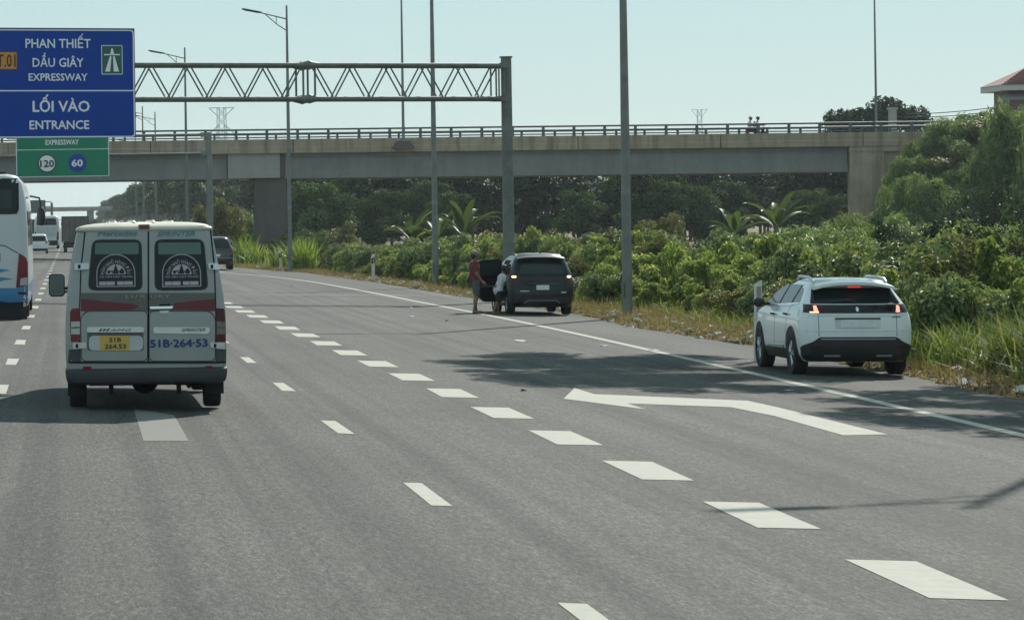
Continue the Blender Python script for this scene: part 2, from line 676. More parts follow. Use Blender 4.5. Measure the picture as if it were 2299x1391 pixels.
# the carriageway, a sheet with a ragged right edge
mb = MB()
ry = axis_steps([(-30, 40, 5), (40, 196, 0.7), (196, 400, 6), (400, 3000, 130)])
for y in ry:
    e = road_r(y)
    rag = (0.10 * hnoise(3.0, y, 1.9) + 0.07 * hnoise(1.0, y, 6.3) + 0.05 * hnoise(1.0, y, 15.0)) if y < 196 else 0
    for x in (-11, -9, -4.7, -1, 2.7, 6.4, 7.5, e + rag):
        mb.v.append((min(x, e + rag), y, gz(x)))
for j in range(len(ry) - 1):
    for i in range(7):
        mb.f.append((j * 8 + i, j * 8 + i + 1, (j + 1) * 8 + i + 1, (j + 1) * 8 + i))
mb.m = [0] * len(mb.f)
me = bpy.data.meshes.new('road')
me.from_pydata(mb.v, [], mb.f)
me.materials.append(ASPH)
road = tag(link('road', me), kind='structure')


def marking(name, poly, m, lift=0.004, sub=None):
    mb = MB()
    mb.add([(x, y, gz(x) + lift) for x, y in poly], [tuple(range(len(poly)))])
    return mb.build(name, m, road)


def dash(name, x, y, wd, ln, sk, m):
    r = [RNG.uniform(-0.012, 0.012) for _ in range(8)]
    a = sk * ln / 2
    marking(name, [(x - wd / 2 + a + r[0], y - ln / 2 + r[1]), (x + wd / 2 + a + r[2], y - ln / 2 - 0.05 + r[3]),
                   (x + wd / 2 - a + r[4], y + ln / 2 - 0.05 + r[5]), (x - wd / 2 - a + r[6], y + ln / 2 + r[7])], m)


for k in range(-2, 30):                       # broad dashes dividing off the merging lane
    y = 21.24 + 4.70 * k
    dash('lane_dash', 5.60 - 0.0132 * (y - 21.24), y, 0.48, 2.35, -0.012, PAINT)
for k in range(-2, 34):                       # thin dashes to the right of the van
    dash('lane_dash', 3.02, 27.49 + 9.14 * (k - 1), 0.17, 2.35, 0.0, PAINT)
for k in range(-4, 40):                       # thin dashes to its left
    dash('lane_dash', -0.98, 43.97 + 8.85 * k, 0.18, 2.4, 0.0, PAINT)
for k in range(0, 40):
    dash('lane_dash', -4.95, 30.9 + 8.85 * k, 0.18, 2.4, 0.0, PAINT)
marking('old_lane_patch', [gnd(*p)[:2] for p in ((322, 990), (424, 990), (391, 932), (300, 918))], PAINT_OLD)
APX = [(1290, 871), (1335, 884.6), (1679, 899.5), (1740, 912.7), (1993, 975), (1893, 977), (1740, 934), (1641, 914), (1408, 905.5), (1451, 919), (1265, 895)]
AG = [tuple(gnd(*p)[:2]) for p in APX]
ARROW_A = [AG[0], AG[1], AG[8], AG[9], AG[10]]
ARROW_B = [AG[1], AG[2], AG[7], AG[8]]
ARROW_C = [AG[2], AG[3], AG[4], AG[5], AG[6], AG[7]]
mb = MB()
for pl in (ARROW_A, ARROW_B, ARROW_C):
    mb.add([(x, y, gz(x) + 0.004) for x, y in pl], [tuple(range(len(pl)))])
mb.build('merge_arrow', PAINT, road)

EDGE = [(10.6, -30), (10.65, 10), (10.95, 36.9), (11.17, 52.3), (11.36, 71.7), (11.33, 86.7), (11.08, 100.5), (10.83, 121.4), (10.43, 138.6), (9.6, 151), (8.6, 157), (7.6, 164), (6.95, 176), (6.8, 200), (6.8, 400), (6.8, 1500)]
pts = []
for (a, b) in zip(EDGE, EDGE[1:]):
    n = max(1, int((b[1] - a[1]) / 3.0))
    pts += [(a[0] + (b[0] - a[0]) * i / n, a[1] + (b[1] - a[1]) * i / n) for i in range(n)]
for _ in range(3):
    pts = [pts[0]] + [((a[0] + 2 * b[0] + c[0]) / 4, (a[1] + 2 * b[1] + c[1]) / 4) for a, b, c in zip(pts, pts[1:], pts[2:])] + [pts[-1]]
mb = MB()
for i, (x, y) in enumerate(pts):
    a = pts[max(0, i - 1)]; b = pts[min(len(pts) - 1, i + 1)]
    t = Vector((b[0] - a[0], b[1] - a[1])).normalized()
    nn = Vector((t.y, -t.x)) * 0.10
    mb.v += [(x - nn.x, y - nn.y, gz(x - nn.x) + 0.004), (x + nn.x, y + nn.y, gz(x + nn.x) + 0.004)]
mb.f = [(2 * i, 2 * i + 1, 2 * i + 3, 2 * i + 2) for i in range(len(pts) - 1)]
mb.m = [0] * len(mb.f)
mb.build('edge_line', PAINT, road)

# sealed cracks and a patch seam in the asphalt
TAR = M('tar_seal', (0.035, 0.035, 0.035), 0.6, 0, 0.2, 4)
for (x0, y0, x1, y1) in ((5.0, 109.3, 13.4, 112.6), (-0.98, 132.0, 3.0, 131.0)):
    mb = MB()
    for i in range(41):
        t = i / 40
        x = x0 + (x1 - x0) * t; y = y0 + (y1 - y0) * t + 0.10 * hnoise(x, 1, 1.4)
        hw = 0.28 + 0.10 * hnoise(x, 3, 3.0)
        mb.v += [(x, y - hw, gz(x) + 0.003), (x, y + hw, gz(x) + 0.003)]
    mb.f = [(2 * i, 2 * i + 2, 2 * i + 3, 2 * i + 1) for i in range(40)]
    mb.m = [0] * 40
    mb.build('sealed_crack', TAR, road)

# ------------------------------------------------------------------ the road bridge
FWD = Vector((0, 1, 0)); RIGHT = Vector((1, 0, 0))
BR_ANG = 0.0
BD = 216.0
bridge = thing('road_bridge', 'concrete road bridge with steel railing crossing over the expressway', 'bridge', FWD * BD, (0, 0.003, BR_ANG))
BM = Matrix.LocRotScale(Vector(FWD * BD), Euler((0, 0.003, BR_ANG)), Vector((1, 1, 1)))
BMI = BM.inverted()


def onplane(mi, px, py, axis, val):
    o = mi @ CAM
    d = mi.to_3x3() @ ray(px, py)
    return o + d * ((val - o[axis]) / d[axis])


def bp(px, py, y=0.0):
    p = onplane(BMI, px, py, 1, y)
    return p.x, p.z


ZR, ZL, ZT, ZF, ZB = 8.56, 8.27, 7.92, 6.97, 5.27       # top rail, lower rail, fascia top, fascia bottom, girder bottom
DW = 9.0
S0, S1 = -45.0, 110.0
sj = bp(1938, 310)[0]                                    # expansion joint over the abutment
edges = [S0]
s = sj
lst = []
while s > S0:
    lst.append(s); s -= 9.6
lst = [S0] + lst[::-1] + [sj + 9.6, sj + 19.2, sj + 28.8, S1]
for a, b in zip(lst, lst[1:]):                           # fascia, cast in lengths
    mb = MB()
    pr = [(0.0, ZF), (0.0, ZF + 0.40), (0.03, ZF + 0.44), (0.03, ZT), (0.30, ZT), (0.30, ZF)]
    v = [(a + 0.03, y, z) for y, z in pr] + [(b - 0.03, y, z) for y, z in pr]
    n = len(pr)
    mb.add(v, [tuple(range(n)), tuple(range(2 * n - 1, n - 1, -1))] + [(i, (i + 1) % n, (i + 1) % n + n, i + n) for i in range(n)])
    mb.build('fascia_panel', CONC, bridge)
mb = MB()
mb.bbox((S0, 0.31, ZF + 0.05), (S1, DW - 0.31, ZF + 0.38))
mb.bbox((S0, 0.305, ZF + 0.381), (S1, 0.33, ZT - 0.02))
mb.bbox((S0, DW - 0.30, ZF), (S1, DW, ZT))
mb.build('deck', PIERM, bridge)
sp0, sp1 = bp(574, 470)[0], bp(645, 470)[0]
sblk0, sblk1 = bp(512, 380)[0], bp(629, 380)[0]
sab = bp(1910, 400)[0]
# girders of each span
for (a, b) in ((S0, sblk0 - 0.05), (sblk1 + 0.35, sab - 0.08)):
    for y in (0.42, 2.2, 4.0, 5.8, 7.6):
        mb = MB()
        mb.bbox((a, y, ZB), (b, y + 0.62, ZB + 0.38))
        mb.bbox((a, y + 0.20, ZB + 0.381), (b, y + 0.42, ZF - 0.25))
        mb.bbox((a, y - 0.02, ZF - 0.249), (b, y + 0.64, ZF - 0.004))
        if y < 1:   # the near girder shows a plain web panel
            mb.bbox((a + 0.02, y + 0.06, ZB + 0.02), (b - 0.02, y + 0.19, ZF - 0.26))
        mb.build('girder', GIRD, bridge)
    n = int((b - a) / 7.5)
    for k in range(1, n):
        sx = a + (b - a) * k / n
        MB().bbox((sx - 0.04, 0.44, ZB + 0.10), (sx + 0.04, 0.479, ZF - 0.27)).build('web_joint', GIRD, bridge)
MB().bbox((sblk0, 0.25, ZB + 0.05), (sblk1, DW - 0.4, ZF - 0.006)).build('cross_beam', BLOCKM, bridge)
MB().bbox((sblk1 + 0.02, 0.45, ZB + 0.1), (sblk1 + 0.33, DW - 0.5, ZF - 0.03)).build('bearing_gap', PIERM, bridge)
mb = MB()
mb.bbox((sp0, 0.5, -1.2), (sp1, 2.6, ZB - 0.12))
mb.bbox((sp0 - 0.06, 0.44, ZB - 0.119), (sp1 + 0.06, DW - 0.5, ZB + 0.049))
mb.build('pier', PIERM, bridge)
mb = MB()
mb.bbox((sp0 - 25.0, 0.5, -1.2), (sp0 - 22.8, DW - 0.6, ZB - 0.10))
mb.build('pier', PIERM, bridge)
ABUT = concrete('abutment_concrete', (0.40, 0.325, 0.235), (0.54, 0.45, 0.335), (0.17, 0.12, 0.075), 0.8)
mb = MB()
mb.bbox((sab, 0.10, -1.5), (sab + 2.3, 0.9, ZF - 0.35))
mb.bbox((sab + 3.0, 0.91, -1.5), (sab + 5.3, DW - 0.1, ZF - 0.35))
mb.bbox((sab - 0.05, 0.06, ZF - 0.349), (sab + 12, DW - 0.1, ZF - 0.006))
mb.bbox((sab + 2.301, 0.35, -1.5), (sab + 12, 0.85, ZF - 0.36))
mb.build('abutment', ABUT, bridge)
# railing
pitch = bp(1200, 285)[0] - bp(1131, 285)[0]
pm = MB()
pm.bbox((-0.09, 0.06, 0.0), (0.09, 0.20, ZR - ZT - 0.02))
pm.bbox((-0.13, 0.04, 0.001), (0.13, 0.22, 0.03))
pmesh = pm.mesh('railing_post', RAILM)
sm = MB()
sm.bbox((-0.09, 0.07, 0.0), (0.06, 0.19, ZL - ZT - 0.01))
smesh = sm.mesh('railing_stub', RAILM)
s = bp(1714 / 3.708 + 620, 285)[0]
s -= pitch * int((s - S0) / pitch)
k = 0
while s < sj + 14:
    link('railing_post', pmesh, bridge, (s, 0, ZT))
    link('railing_stub', smesh, bridge, (s + pitch * (0.38 if k % 2 else 0.30), 0, ZT))
    s += pitch; k += 1
for z, r in ((ZR, 0.065), (ZL, 0.085)):
    MB().tube([(S0, 0.13, z), (sj + 14, 0.13, z)], r, 8).build('rail', RAILM, bridge, 60)
MB().tube([(S0, DW - 0.15, ZR), (sj + 14, DW - 0.15, ZR)], 0.05, 6).tube([(S0, DW - 0.15, ZL), (sj + 14, DW - 0.15, ZL)], 0.05, 6).build('far_rail', RAILM, bridge)
# lamp bracket on the fascia
sl_ = bp(905, 330)[0]
mb = MB()
mb.prism([(sl_ - 0.75, ZF + 0.28), (sl_ - 0.35, ZF + 0.72), (sl_ + 0.35, ZF + 0.72), (sl_ + 0.75, ZF + 0.28), (sl_ + 0.55, ZF + 0.18), (sl_ - 0.55, ZF + 0.18)], -0.45, -0.003)
mb.build('lamp_corbel', PIERM, bridge)
mb = MB()
mb.bbox((sl_ - 0.55, -0.06, ZF + 0.725), (sl_ + 0.55, -0.004, ZT))
mb.build('corbel_plate', BLOCKM, bridge)


def bworld(s, d, z):
    return BM @ Vector((s, d, z))


# ------------------------------------------------------------------ lamp posts
def lamp_post(name, label, loc, H=13.7, arm=2.55, arm_dir=(-1, 0.0), group='street lamps along the expressway', armed=True, r0=0.125):
    t = thing(name, label, 'street lamp', loc, (0, 0, math.atan2(arm_dir[1], arm_dir[0])), group)
    mb = MB()
    mb.tube([(0, 0, -0.3), (0, 0, H * 0.35), (0, 0, H * 0.7), (0, 0, H)], [r0, r0 * 0.86, r0 * 0.66, r0 * 0.42], 8)
    mb.lathe([(r0 * 1.5, -0.02), (r0 * 1.5, 0.02), (r0 * 1.05, 0.10)], 8)
    mb.build('pole', GALV, t, 40)
    MB().bbox((r0 * 0.9, -0.07, 0.55), (r0 * 1.05, 0.07, 0.95)).build('service_hatch', GALVD, t)
    if armed:
        z0 = H - 0.72
        a = MB()
        a.tube([(0, 0, z0), (arm * 0.45, 0, z0 + 0.24), (arm * 0.62, 0, z0 + 0.33)], [0.035, 0.03, 0.03], 6)
        a.tube([(0, 0, z0 - 0.62), (arm * 0.22, 0, z0 - 0.30), (arm * 0.5, 0, z0 + 0.26)], [0.03, 0.025, 0.025], 6)
        a.tube([(arm * 0.24, 0, z0 + 0.12), (arm * 0.24, 0, z0 - 0.28)], 0.02, 6)
        a.build('arm', GALVD, t, 40)
        h = MB()
        R_ = Matrix.Rotation(-0.16, 3, 'Y')
        h.box((arm * 0.80, 0, z0 + 0.42), (arm * 0.42, 0.20, 0.07), 0, R_)
        h.box((arm * 0.80, 0, z0 + 0.375), (arm * 0.32, 0.15, 0.03), 0, R_)
        h.build('lamp_head', LAMPM, t)
    return t


def px_base(px, Y):
    return at(px, 600, Y).x


AD = (-1, -0.4)
lamp_post('street_lamp', 'tall steel lamp post between the two parked cars, top cut off by the photo', (14.95, 86.1, gz(14.9)), arm_dir=AD, r0=0.14)
lamp_post('street_lamp', 'tall lamp post standing left of the man in the red shirt', (px_base(978, 128), 128, gz(14)), arm_dir=AD, r0=0.13)
lamp_post('street_lamp', 'lamp post with double arm standing right in front of the bridge pier', (px_base(652, 170), 170, gz(11.7)), H=14.1, arm_dir=AD)
lamp_post('street_lamp', 'lamp post with arm rising behind the gantry truss next to the sign post', (px_base(422, 211), 211, gz(8)), H=14.1, arm_dir=AD)
lamp_post('street_lamp', 'lamp post beside the shoulder outside the frame, seen by its shadow', (14.95, 43.2, gz(14.9)), arm_dir=AD, r0=0.13)
lamp_post('street_lamp', 'distant lamp post just right of the blue sign, left of its pair', (px_base(325, 310), 310, gz(7)), H=13.9, arm=2.6, arm_dir=(-1, 0.0))
lamp_post('street_lamp', 'distant lamp post with drooping arm, second right of the blue sign', (px_base(353, 305), 305, gz(8)), H=13.2, arm=2.4, arm_dir=(-1, 0.2))
lamp_post('street_lamp', 'very small distant lamp post hugging the edge of the blue sign', (px_base(308, 420), 420, gz(8)), H=13.9, arm=2.4)
p = bworld(sl_, -0.25, ZF + 0.7)
lamp_post('bridge_lamp', 'slim lamp post rising from the corbel on the bridge side', p, H=11.5, arm_dir=(RIGHT.x, RIGHT.y), group='lamp posts on the bridge', r0=0.10)
p = bworld(bp(1975, 280)[0], 0.9, ZT - 0.6)
lamp_post('bridge_lamp', 'slim lamp post on the bridge rising from the dark round tree', p, H=12.2, arm_dir=(RIGHT.x, RIGHT.y), group='lamp posts on the bridge', r0=0.09)

# ------------------------------------------------------------------ sign gantry
GA = Vector((at(1140, 400, 104).x, 104.0, 0)); GB = Vector((at(302, 400, 100).x, 100.0, 0))
gdir = (GB - GA).normalized()
GANG = math.atan2(gdir.y, gdir.x) - math.pi                 # local +x runs right, towards the post
gantry = thing('sign_gantry', 'steel lattice sign gantry with a round post behind the black car', 'sign gantry', GA, (0, 0, GANG))
GM = Matrix.LocRotScale(GA, Euler((0, 0, GANG)), Vector((1, 1, 1)))
GMI = GM.inverted()


def gp(px, py, y=0.0):
    p = onplane(GMI, px, py, 1, y)
    return p.x, p.z


gzt = gp(1128, 148)[1]; gzb = gp(1128, 222)[1]; gtop = gp(1140, 129)[1]
mb = MB()
mb.tube([(0, 0, -0.6), (0, 0, gtop)], [0.195, 0.175], 14)
mb.build('post', GALVD, gantry, 40)
mb = MB(); mb.lathe([(0.21, gtop - 0.02), (0.21, gtop + 0.03), (0.02, gtop + 0.05)], 14).build('post_cap', GALVD, gantry)
xl = -19.5
xr = -0.30
for (z, nm) in ((gzt, 'upper_chord'), (gzb, 'lower_chord')):
    for y in (-0.30, 0.30):
        MB().tube([(xl, y, z), (xr, y, z)], 0.075, 10).build(nm, GALVD, gantry, 60)
# webs: two faces of zigzag bars
jx = gp(686, 190)[0]
def web(x0, x1, n, y):
    mb = MB()
    pw = (x1 - x0) / n
    for i in range(n):
        a = x0 + pw * i
        mb.tube([(a + 0.04, y, gzt - 0.05), (a + pw / 2 - 0.03, y, gzb + 0.05)], 0.026, 6)
        mb.tube([(a + pw / 2 + 0.03, y, gzb + 0.05), (a + pw - 0.04, y, gzt - 0.05)], 0.026, 6)
    return mb
xe = gp(1108, 190)[0]
for y in (-0.30, 0.30):
    ox = 0.0 if y < 0 else 0.10
    web(jx + 0.22 + ox, xe + ox * 0.5, 5, y).build('web_bars', GALVD, gantry, 60)
    web(jx - 0.22 - 14 * (xe - jx - 0.22) / 5, jx - 0.22 + ox, 14, y).build('web_bars', GALVD, gantry, 60)
    for dx in (-0.20, 0.20):
        MB().tube([(jx + dx, y, gzb), (jx + dx, y, gzt)], 0.035, 6).build('joint_post', GALVD, gantry, 60)
    for x in (xe + 0.05, xe + 0.24):
        MB().tube([(x, y, gzb), (x, y, gzt)], 0.028, 6).build('end_post', GALVD, gantry, 60)
for z in (gzt, gzb):
    for y in (-0.30, 0.30):
        mb = MB()
        mb.lathe([(0.08, jx - 0.30), (0.135, jx - 0.06), (0.15, jx - 0.03), (0.15, jx + 0.03), (0.135, jx + 0.06), (0.08, jx + 0.30)], 12, 'x', (0, y, z))
        mb.build('joint_flange', GALVD, gantry, 40)
    mb = MB()
    mb.box((-0.24, 0, z), (0.26, 0.74, 0.16))
    mb.tube([(-0.5, -0.30, z), (-0.18, 0, z - 0.02)], 0.07, 8)
    mb.tube([(-0.5, 0.30, z), (-0.18, 0, z - 0.02)], 0.07, 8)
    mb.build('post_bracket', GALVD, gantry)
mb = MB()
i = 0
x = jx + 0.25
while x > xl:
    mb.tube([(x, -0.30, gzt), (x - 0.6, 0.30, gzt)], 0.018, 5)
    mb.tube([(x, -0.30, gzb), (x - 0.6, 0.30, gzb)], 0.018, 5)
    x -= 1.2
x = jx + 0.3
while x < xe:
    mb.tube([(x, -0.30, gzt), (x + 0.6, 0.30, gzt)], 0.018, 5)
    mb.tube([(x, -0.30, gzb), (x + 0.6, 0.30, gzb)], 0.018, 5)
    x += 1.2
mb.build('plan_bracing', GALVD, gantry)
mb = MB(); mb.tube([(xl, 0, -0.3), (xl, 0, gtop)], [0.195, 0.175], 14).build('post', GALVD, gantry, 40)


class Face:
    """A sign face in the plane y = y0 of a frame, drawn with pixel coordinates of the photograph."""
    def __init__(self, mi, y0, parent):
        self.mi, self.y0, self.parent = mi, y0, parent

    def uv(self, px, py):
        p = onplane(self.mi, px, py, 1, self.y0)
        return (p.x, p.z)

    def poly(self, name, pts, m, lift, thick=0.004, raw=False, rnd=0):
        q = pts if raw else [self.uv(*p) for p in pts]
        if rnd: q = round_poly(q, rnd)
        v, f = drape([q], lambda u, w_, o: (u, self.y0 - o, w_), None, thick, lift)
        return MB().add(v, f).build(name, m, self.parent)

    def text(self, name, s, x0, y0, x1, y1, m, lift, bold=0.0, shear=0.0, space=1.0):
        a = self.uv(x0, y1); b = self.uv(x1, y0)
        v, f = fit_text(s, a[0], a[1], b[0], b[1], shear, bold, space)
        return MB().add([(u, self.y0 - lift - 0.0035 * l, w_) for u, w_, l in v], f).build(name, m, self.parent)

    def disc(self, name, px, py, rpx, m, lift, n=28, inner=0.0):
        c = self.uv(px, py); r = (self.uv(px + rpx, py)[0] - c[0])
        ps = [(c[0] + r * math.cos(2 * math.pi * i / n), c[1] + r * math.sin(2 * math.pi * i / n)) for i in range(n)]
        return self.poly(name, ps, m, lift, raw=True)


# the blue sign, fixed to the gantry's near side
bs = thing('direction_sign', 'large blue expressway entrance sign with white lettering on the gantry', 'road sign', GA, (0, 0, GANG))
F = Face(GMI, -0.46, bs)
A = F.uv(-40, 311); B = F.uv(302, 64)
W0, H0 = A[0], A[1]
mb = MB(); mb.bbox((A[0], -0.455, A[1]), (B[0], -0.41, B[1])).build('sign_panel', SIGNBACK, bs)
mb = MB()
for x in (A[0] + 0.6, A[0] + 2.3, B[0] - 0.6):
    mb.bbox((x - 0.04, -0.409, A[1] + 0.05), (x + 0.04, -0.32, B[1] - 0.05))
mb.build('back_rail', GALVD, bs)
F.poly('white_border', rrect(A[0] + 0.015, A[1] + 0.015, B[0] - 0.03, B[1] - 0.05, 0.10), SWHITE, 0.003, raw=True)
zs = F.uv(150, 204)[1]
F.poly('sign_field', rrect(A[0] + 0.055, zs + 0.022, B[0] - 0.07, B[1] - 0.085, (0.02, 0.02, 0.08, 0.08)), BLUE, 0.006, raw=True)
F.poly('sign_field', rrect(A[0] + 0.055, A[1] + 0.055, B[0] - 0.07, zs - 0.018, (0.08, 0.08, 0.02, 0.02)), BLUE, 0.006, raw=True)
F.text('lettering', 'PHAN THIẾT', 57, 76, 203, 108, SWHITE, 0.009, 0.014)
F.text('lettering', 'DẦU GIÂY', 73, 119, 187, 151, SWHITE, 0.009, 0.014)
F.text('lettering', 'EXPRESSWAY', 64, 165, 196, 182, SWHITE, 0.009, 0.018)
F.text('lettering', 'LỐI VÀO', 73, 212, 201, 252, SWHITE, 0.009, 0.022)
F.text('lettering', 'ENTRANCE', 66, 270, 200, 291, SWHITE, 0.009, 0.02)
a = F.uv(-29, 157); b = F.uv(38.5, 116)
F.poly('route_badge', rrect(a[0], a[1], b[0], b[1], 0.04), BLACK, 0.0085, raw=True)
F.poly('route_badge_field', rrect(a[0] + 0.02, a[1] + 0.02, b[0] - 0.02, b[1] - 0.02, 0.03), ORANGE, 0.0105, raw=True)
F.text('lettering', 'CT.01', -24, 122.5, 34.5, 151, BLACK, 0.0135, 0.01)
a = F.uv(228, 167.5); b = F.uv(274.5, 102)
F.poly('symbol_border', rrect(a[0], a[1], b[0], b[1], 0.03), SWHITE, 0.0085, raw=True)
F.poly('symbol_field', rrect(a[0] + 0.022, a[1] + 0.022, b[0] - 0.022, b[1] - 0.022, 0.02), DGREEN, 0.0105, raw=True)
F.poly('symbol_road', [(235.5, 161), (247, 161), (250, 126.5), (246.5, 126.5)], SWHITE, 0.013)
F.poly('symbol_road', [(255, 161), (267, 161), (257, 126.5), (253.3, 126.5)], SWHITE, 0.013)
F.poly('symbol_bridge', [(233.5, 121.5), (233.5, 124.5), (269, 124.5), (269, 121.5), (262, 122.6), (241, 122.6)], SWHITE, 0.013)
F.poly('symbol_road_top', [(247, 121.2), (250, 109), (252.8, 109), (256, 121.2)], SWHITE, 0.013)

# the cantilever gantry further on, with the green sign
CG = Vector((px_base(473, 208), 208.0, 0))
CANG = BR_ANG
cant = thing('sign_gantry', 'cantilever sign gantry further on holding the green speed sign', 'sign gantry', CG, (0, 0, CANG))
CM = Matrix.LocRotScale(CG, Euler((0, 0, CANG)), Vector((1, 1, 1)))
CMI = CM.inverted()
def cp(px, py, y=0.0):
    p = onplane(CMI, px, py, 1, y)
    return p.x, p.z
ctop = cp(468, 297)[1]; cz1 = cp(400, 303.5)[1]; cz2 = cp(400, 345)[1]
MB().tube([(0, 0, -0.8), (0, 0, ctop)], [0.215, 0.19], 12).build('post', GALV, cant, 40)
xs0 = cp(30, 340)[0]
for z, r in ((cz1, 0.10), (cz2, 0.07)):
    MB().tube([(-0.1, 0, z), (xs0 - 0.4, 0, z)], r, 8).build('arm', GALVD if z == cz1 else GALV, cant, 60)
mb = MB()
mb.box((-0.28, 0, cz1), (0.5, 0.3, 0.3)); mb.build('bracket', GALV, cant)
MB().box((-0.28, 0, cz2), (0.5, 0.3, 0.26)).build('bracket', GALV, cant)
gs = thing('direction_sign', 'green expressway sign with speed limit discs hung behind the blue sign', 'road sign', CG, (0, 0, CANG))
F = Face(CMI, -0.35, gs)
A = F.uv(36.5, 399); B = F.uv(244, 256)
MB().bbox((A[0], -0.345, A[1]), (B[0], -0.28, B[1])).build('sign_panel', SIGNBACK, gs)
F.poly('white_border', rrect(A[0] + 0.01, A[1] + 0.01, B[0] - 0.01, B[1] - 0.01, 0.06), SWHITE, 0.006, raw=True)
zs = F.uv(140, 335.5)[1]
F.poly('sign_field', rrect(A[0] + 0.07, zs + 0.03, B[0] - 0.07, B[1] - 0.07, 0.03), GREEN, 0.03, raw=True)
F.poly('sign_field', rrect(A[0] + 0.07, A[1] + 0.07, B[0] - 0.07, zs - 0.03, 0.03), GREEN, 0.03, raw=True)
F.text('lettering', 'EXPRESSWAY', 102, 313, 177, 326, SWHITE, 0.06, 0.03)
F.disc('limit_disc_rim', 105.5, 367, 21.5, M('disc_grey_rim', (0.05, 0.045, 0.045), 0.5), 0.05)
F.disc('limit_disc', 105.5, 367, 18.0, SWHITE, 0.07)
F.text('lettering', '120', 90, 359, 121.5, 376, BLACK, 0.09, 0.03)
F.disc('minimum_disc', 174, 366, 20.5, BLUE, 0.05)
F.text('lettering', '60', 160.5, 357.5, 186, 374.5, SWHITE, 0.075, 0.035)

# ------------------------------------------------------------------ far things over the road
vms = thing('far_sign_gantry', 'far grey overhead sign panel seen just above the distant coach', 'sign gantry', (0, 560, 0))
a = at(58, 479, 560); b = at(102, 449, 560); c = at(116, 455, 560)
MB().bbox((a.x, -0.1, a.z), (b.x, 0.1, b.z)).build('sign_panel', M('far_panel', (0.07, 0.09, 0.10), 0.6), vms)
MB().tube([(c.x, 0.2, -1), (c.x, 0.2, c.z)], 0.22, 8).build('post', GALVD, vms)
mb = MB()
for z in (a.z + 0.3, (a.z + b.z) / 2, b.z - 0.3):
    mb.tube([(a.x, 0.2, z), (c.x, 0.2, z)], 0.09, 6)
mb.build('arm', GALVD, vms)

fb = thing('far_bridge', 'far low road bridge crossing the expressway at the horizon', 'bridge', (0, 830, 0))
a = at(20, 476, 830); b = at(236, 465.5, 830)
MB().bbox((a.x, 0, a.z), (b.x + 8, 6, b.z - 0.25)).build('deck', GIRD, fb)
MB().bbox((a.x, 0.02, b.z - 0.245), (b.x + 8, 0.2, b.z + 0.25)).build('parapet', CONC, fb)
for px in (40, 203):
    c = at(px, 480, 830)
    MB().bbox((c.x - 0.9, 1, -2), (c.x + 0.9, 5, a.z - 0.01)).build('pier', GIRD, fb)


def pylon(px, ptop, Y, arm, label):
    c = at(px, 500, Y); top = at(px, ptop, Y).z
    t = thing('power_pylon', label, 'pylon', (c.x, Y, 0), (0, 0, -0.35), 'power pylons on the skyline')
    mb = MB()
    k = arm / 5.0
    hw = [(0, 3.4 * k), (top * 0.55, 1.9 * k), (top * 0.80, 1.55 * k), (top * 0.94, 1.35 * k), (top, 1.35 * k)]
    def wat(z):
        for (a, b) in zip(hw, hw[1:]):
            if a[0] <= z <= b[0]: return a[1] + (b[1] - a[1]) * (z - a[0]) / (b[0] - a[0])
        return hw[-1][1]
    r = 0.15 * k
    for sx in (-1, 1):
        for sy in (-1, 1):
            mb.tube([(sx * h, sy * min(h, 1.3 * k), z) for z, h in hw], r, 4)
    zz = np.linspace(0, top, 14)
    for a, b in zip(zz, zz[1:]):
        for sy in (-1, 1):
            ya, yb = sy * min(wat(a), 1.3 * k), sy * min(wat(b), 1.3 * k)
            mb.tube([(-wat(a), ya, a), (wat(b), yb, b)], r * 0.6, 4)
            mb.tube([(wat(a), ya, a), (-wat(b), yb, b)], r * 0.6, 4)
    mb.build('tower', PYLON, t)
    for sx in (-1, 1):
        ar = MB()
        ar.tube([(sx * 0.3, 0, top), (sx * 5.0 * k, 0, top)], r, 4)
        ar.tube([(sx * wat(top * 0.93), 0, top * 0.93), (sx * 5.0 * k, 0, top)], r, 4)
        ar.build('upper_arm', PYLON, t)
        ar = MB()
        ar.tube([(sx * 1.0 * k, 0, top * 0.80), (sx * 5.4 * k, 0, top * 0.765)], r * 1.3, 4)
        ar.tube([(sx * 1.0 * k, 0, top * 0.86), (sx * 4.4 * k, 0, top * 0.80), (sx * 6.6 * k, 0, top * 0.745)], r * 1.3, 4)
        ar.build('lower_arm', PYLON, t)
    return t


pylon(501, 242, 1160, 4.7, 'lattice power pylon rising behind the bridge left of the lamp posts')
pylon(1574, 246, 1500, 3.6, 'small lattice power pylon rising behind the bridge near the motorbike riders')

# the house on the right behind the embankment
HB = at(2299, 300, 285)
house = thing('house', 'house with red tiled hip roof above the bushes at the right edge', 'house', (HB.x + 3.2, 285, 0), (0, 0, BR_ANG))
HM = Matrix.LocRotScale(Vector((HB.x + 3.2, 285, 0)), Euler((0, 0, BR_ANG)), Vector((1, 1, 1))); HMI = HM.inverted()
def hp(px, py):
    p = onplane(HMI, px, py, 1, -1.6)
    return p.x, p.z
ex, ez = hp(2242, 190)
ez2 = hp(2242, 203)[1]
ex += 0.3
rz = ez + 0.5
WALL = M('house_wall', (0.22, 0.17, 0.15), 0.85, 0, 0.12, 1.0)
ROOFT = M('roof_tile', (0.22, 0.085, 0.06), 0.7, 0, 0.25, 4.0, 0.4, 8)
FASC = M('house_fascia', (0.55, 0.54, 0.53), 0.6, 0, 0.06)
mb = MB()
Wd, Dp = 9.0, 5.5
x0 = ex
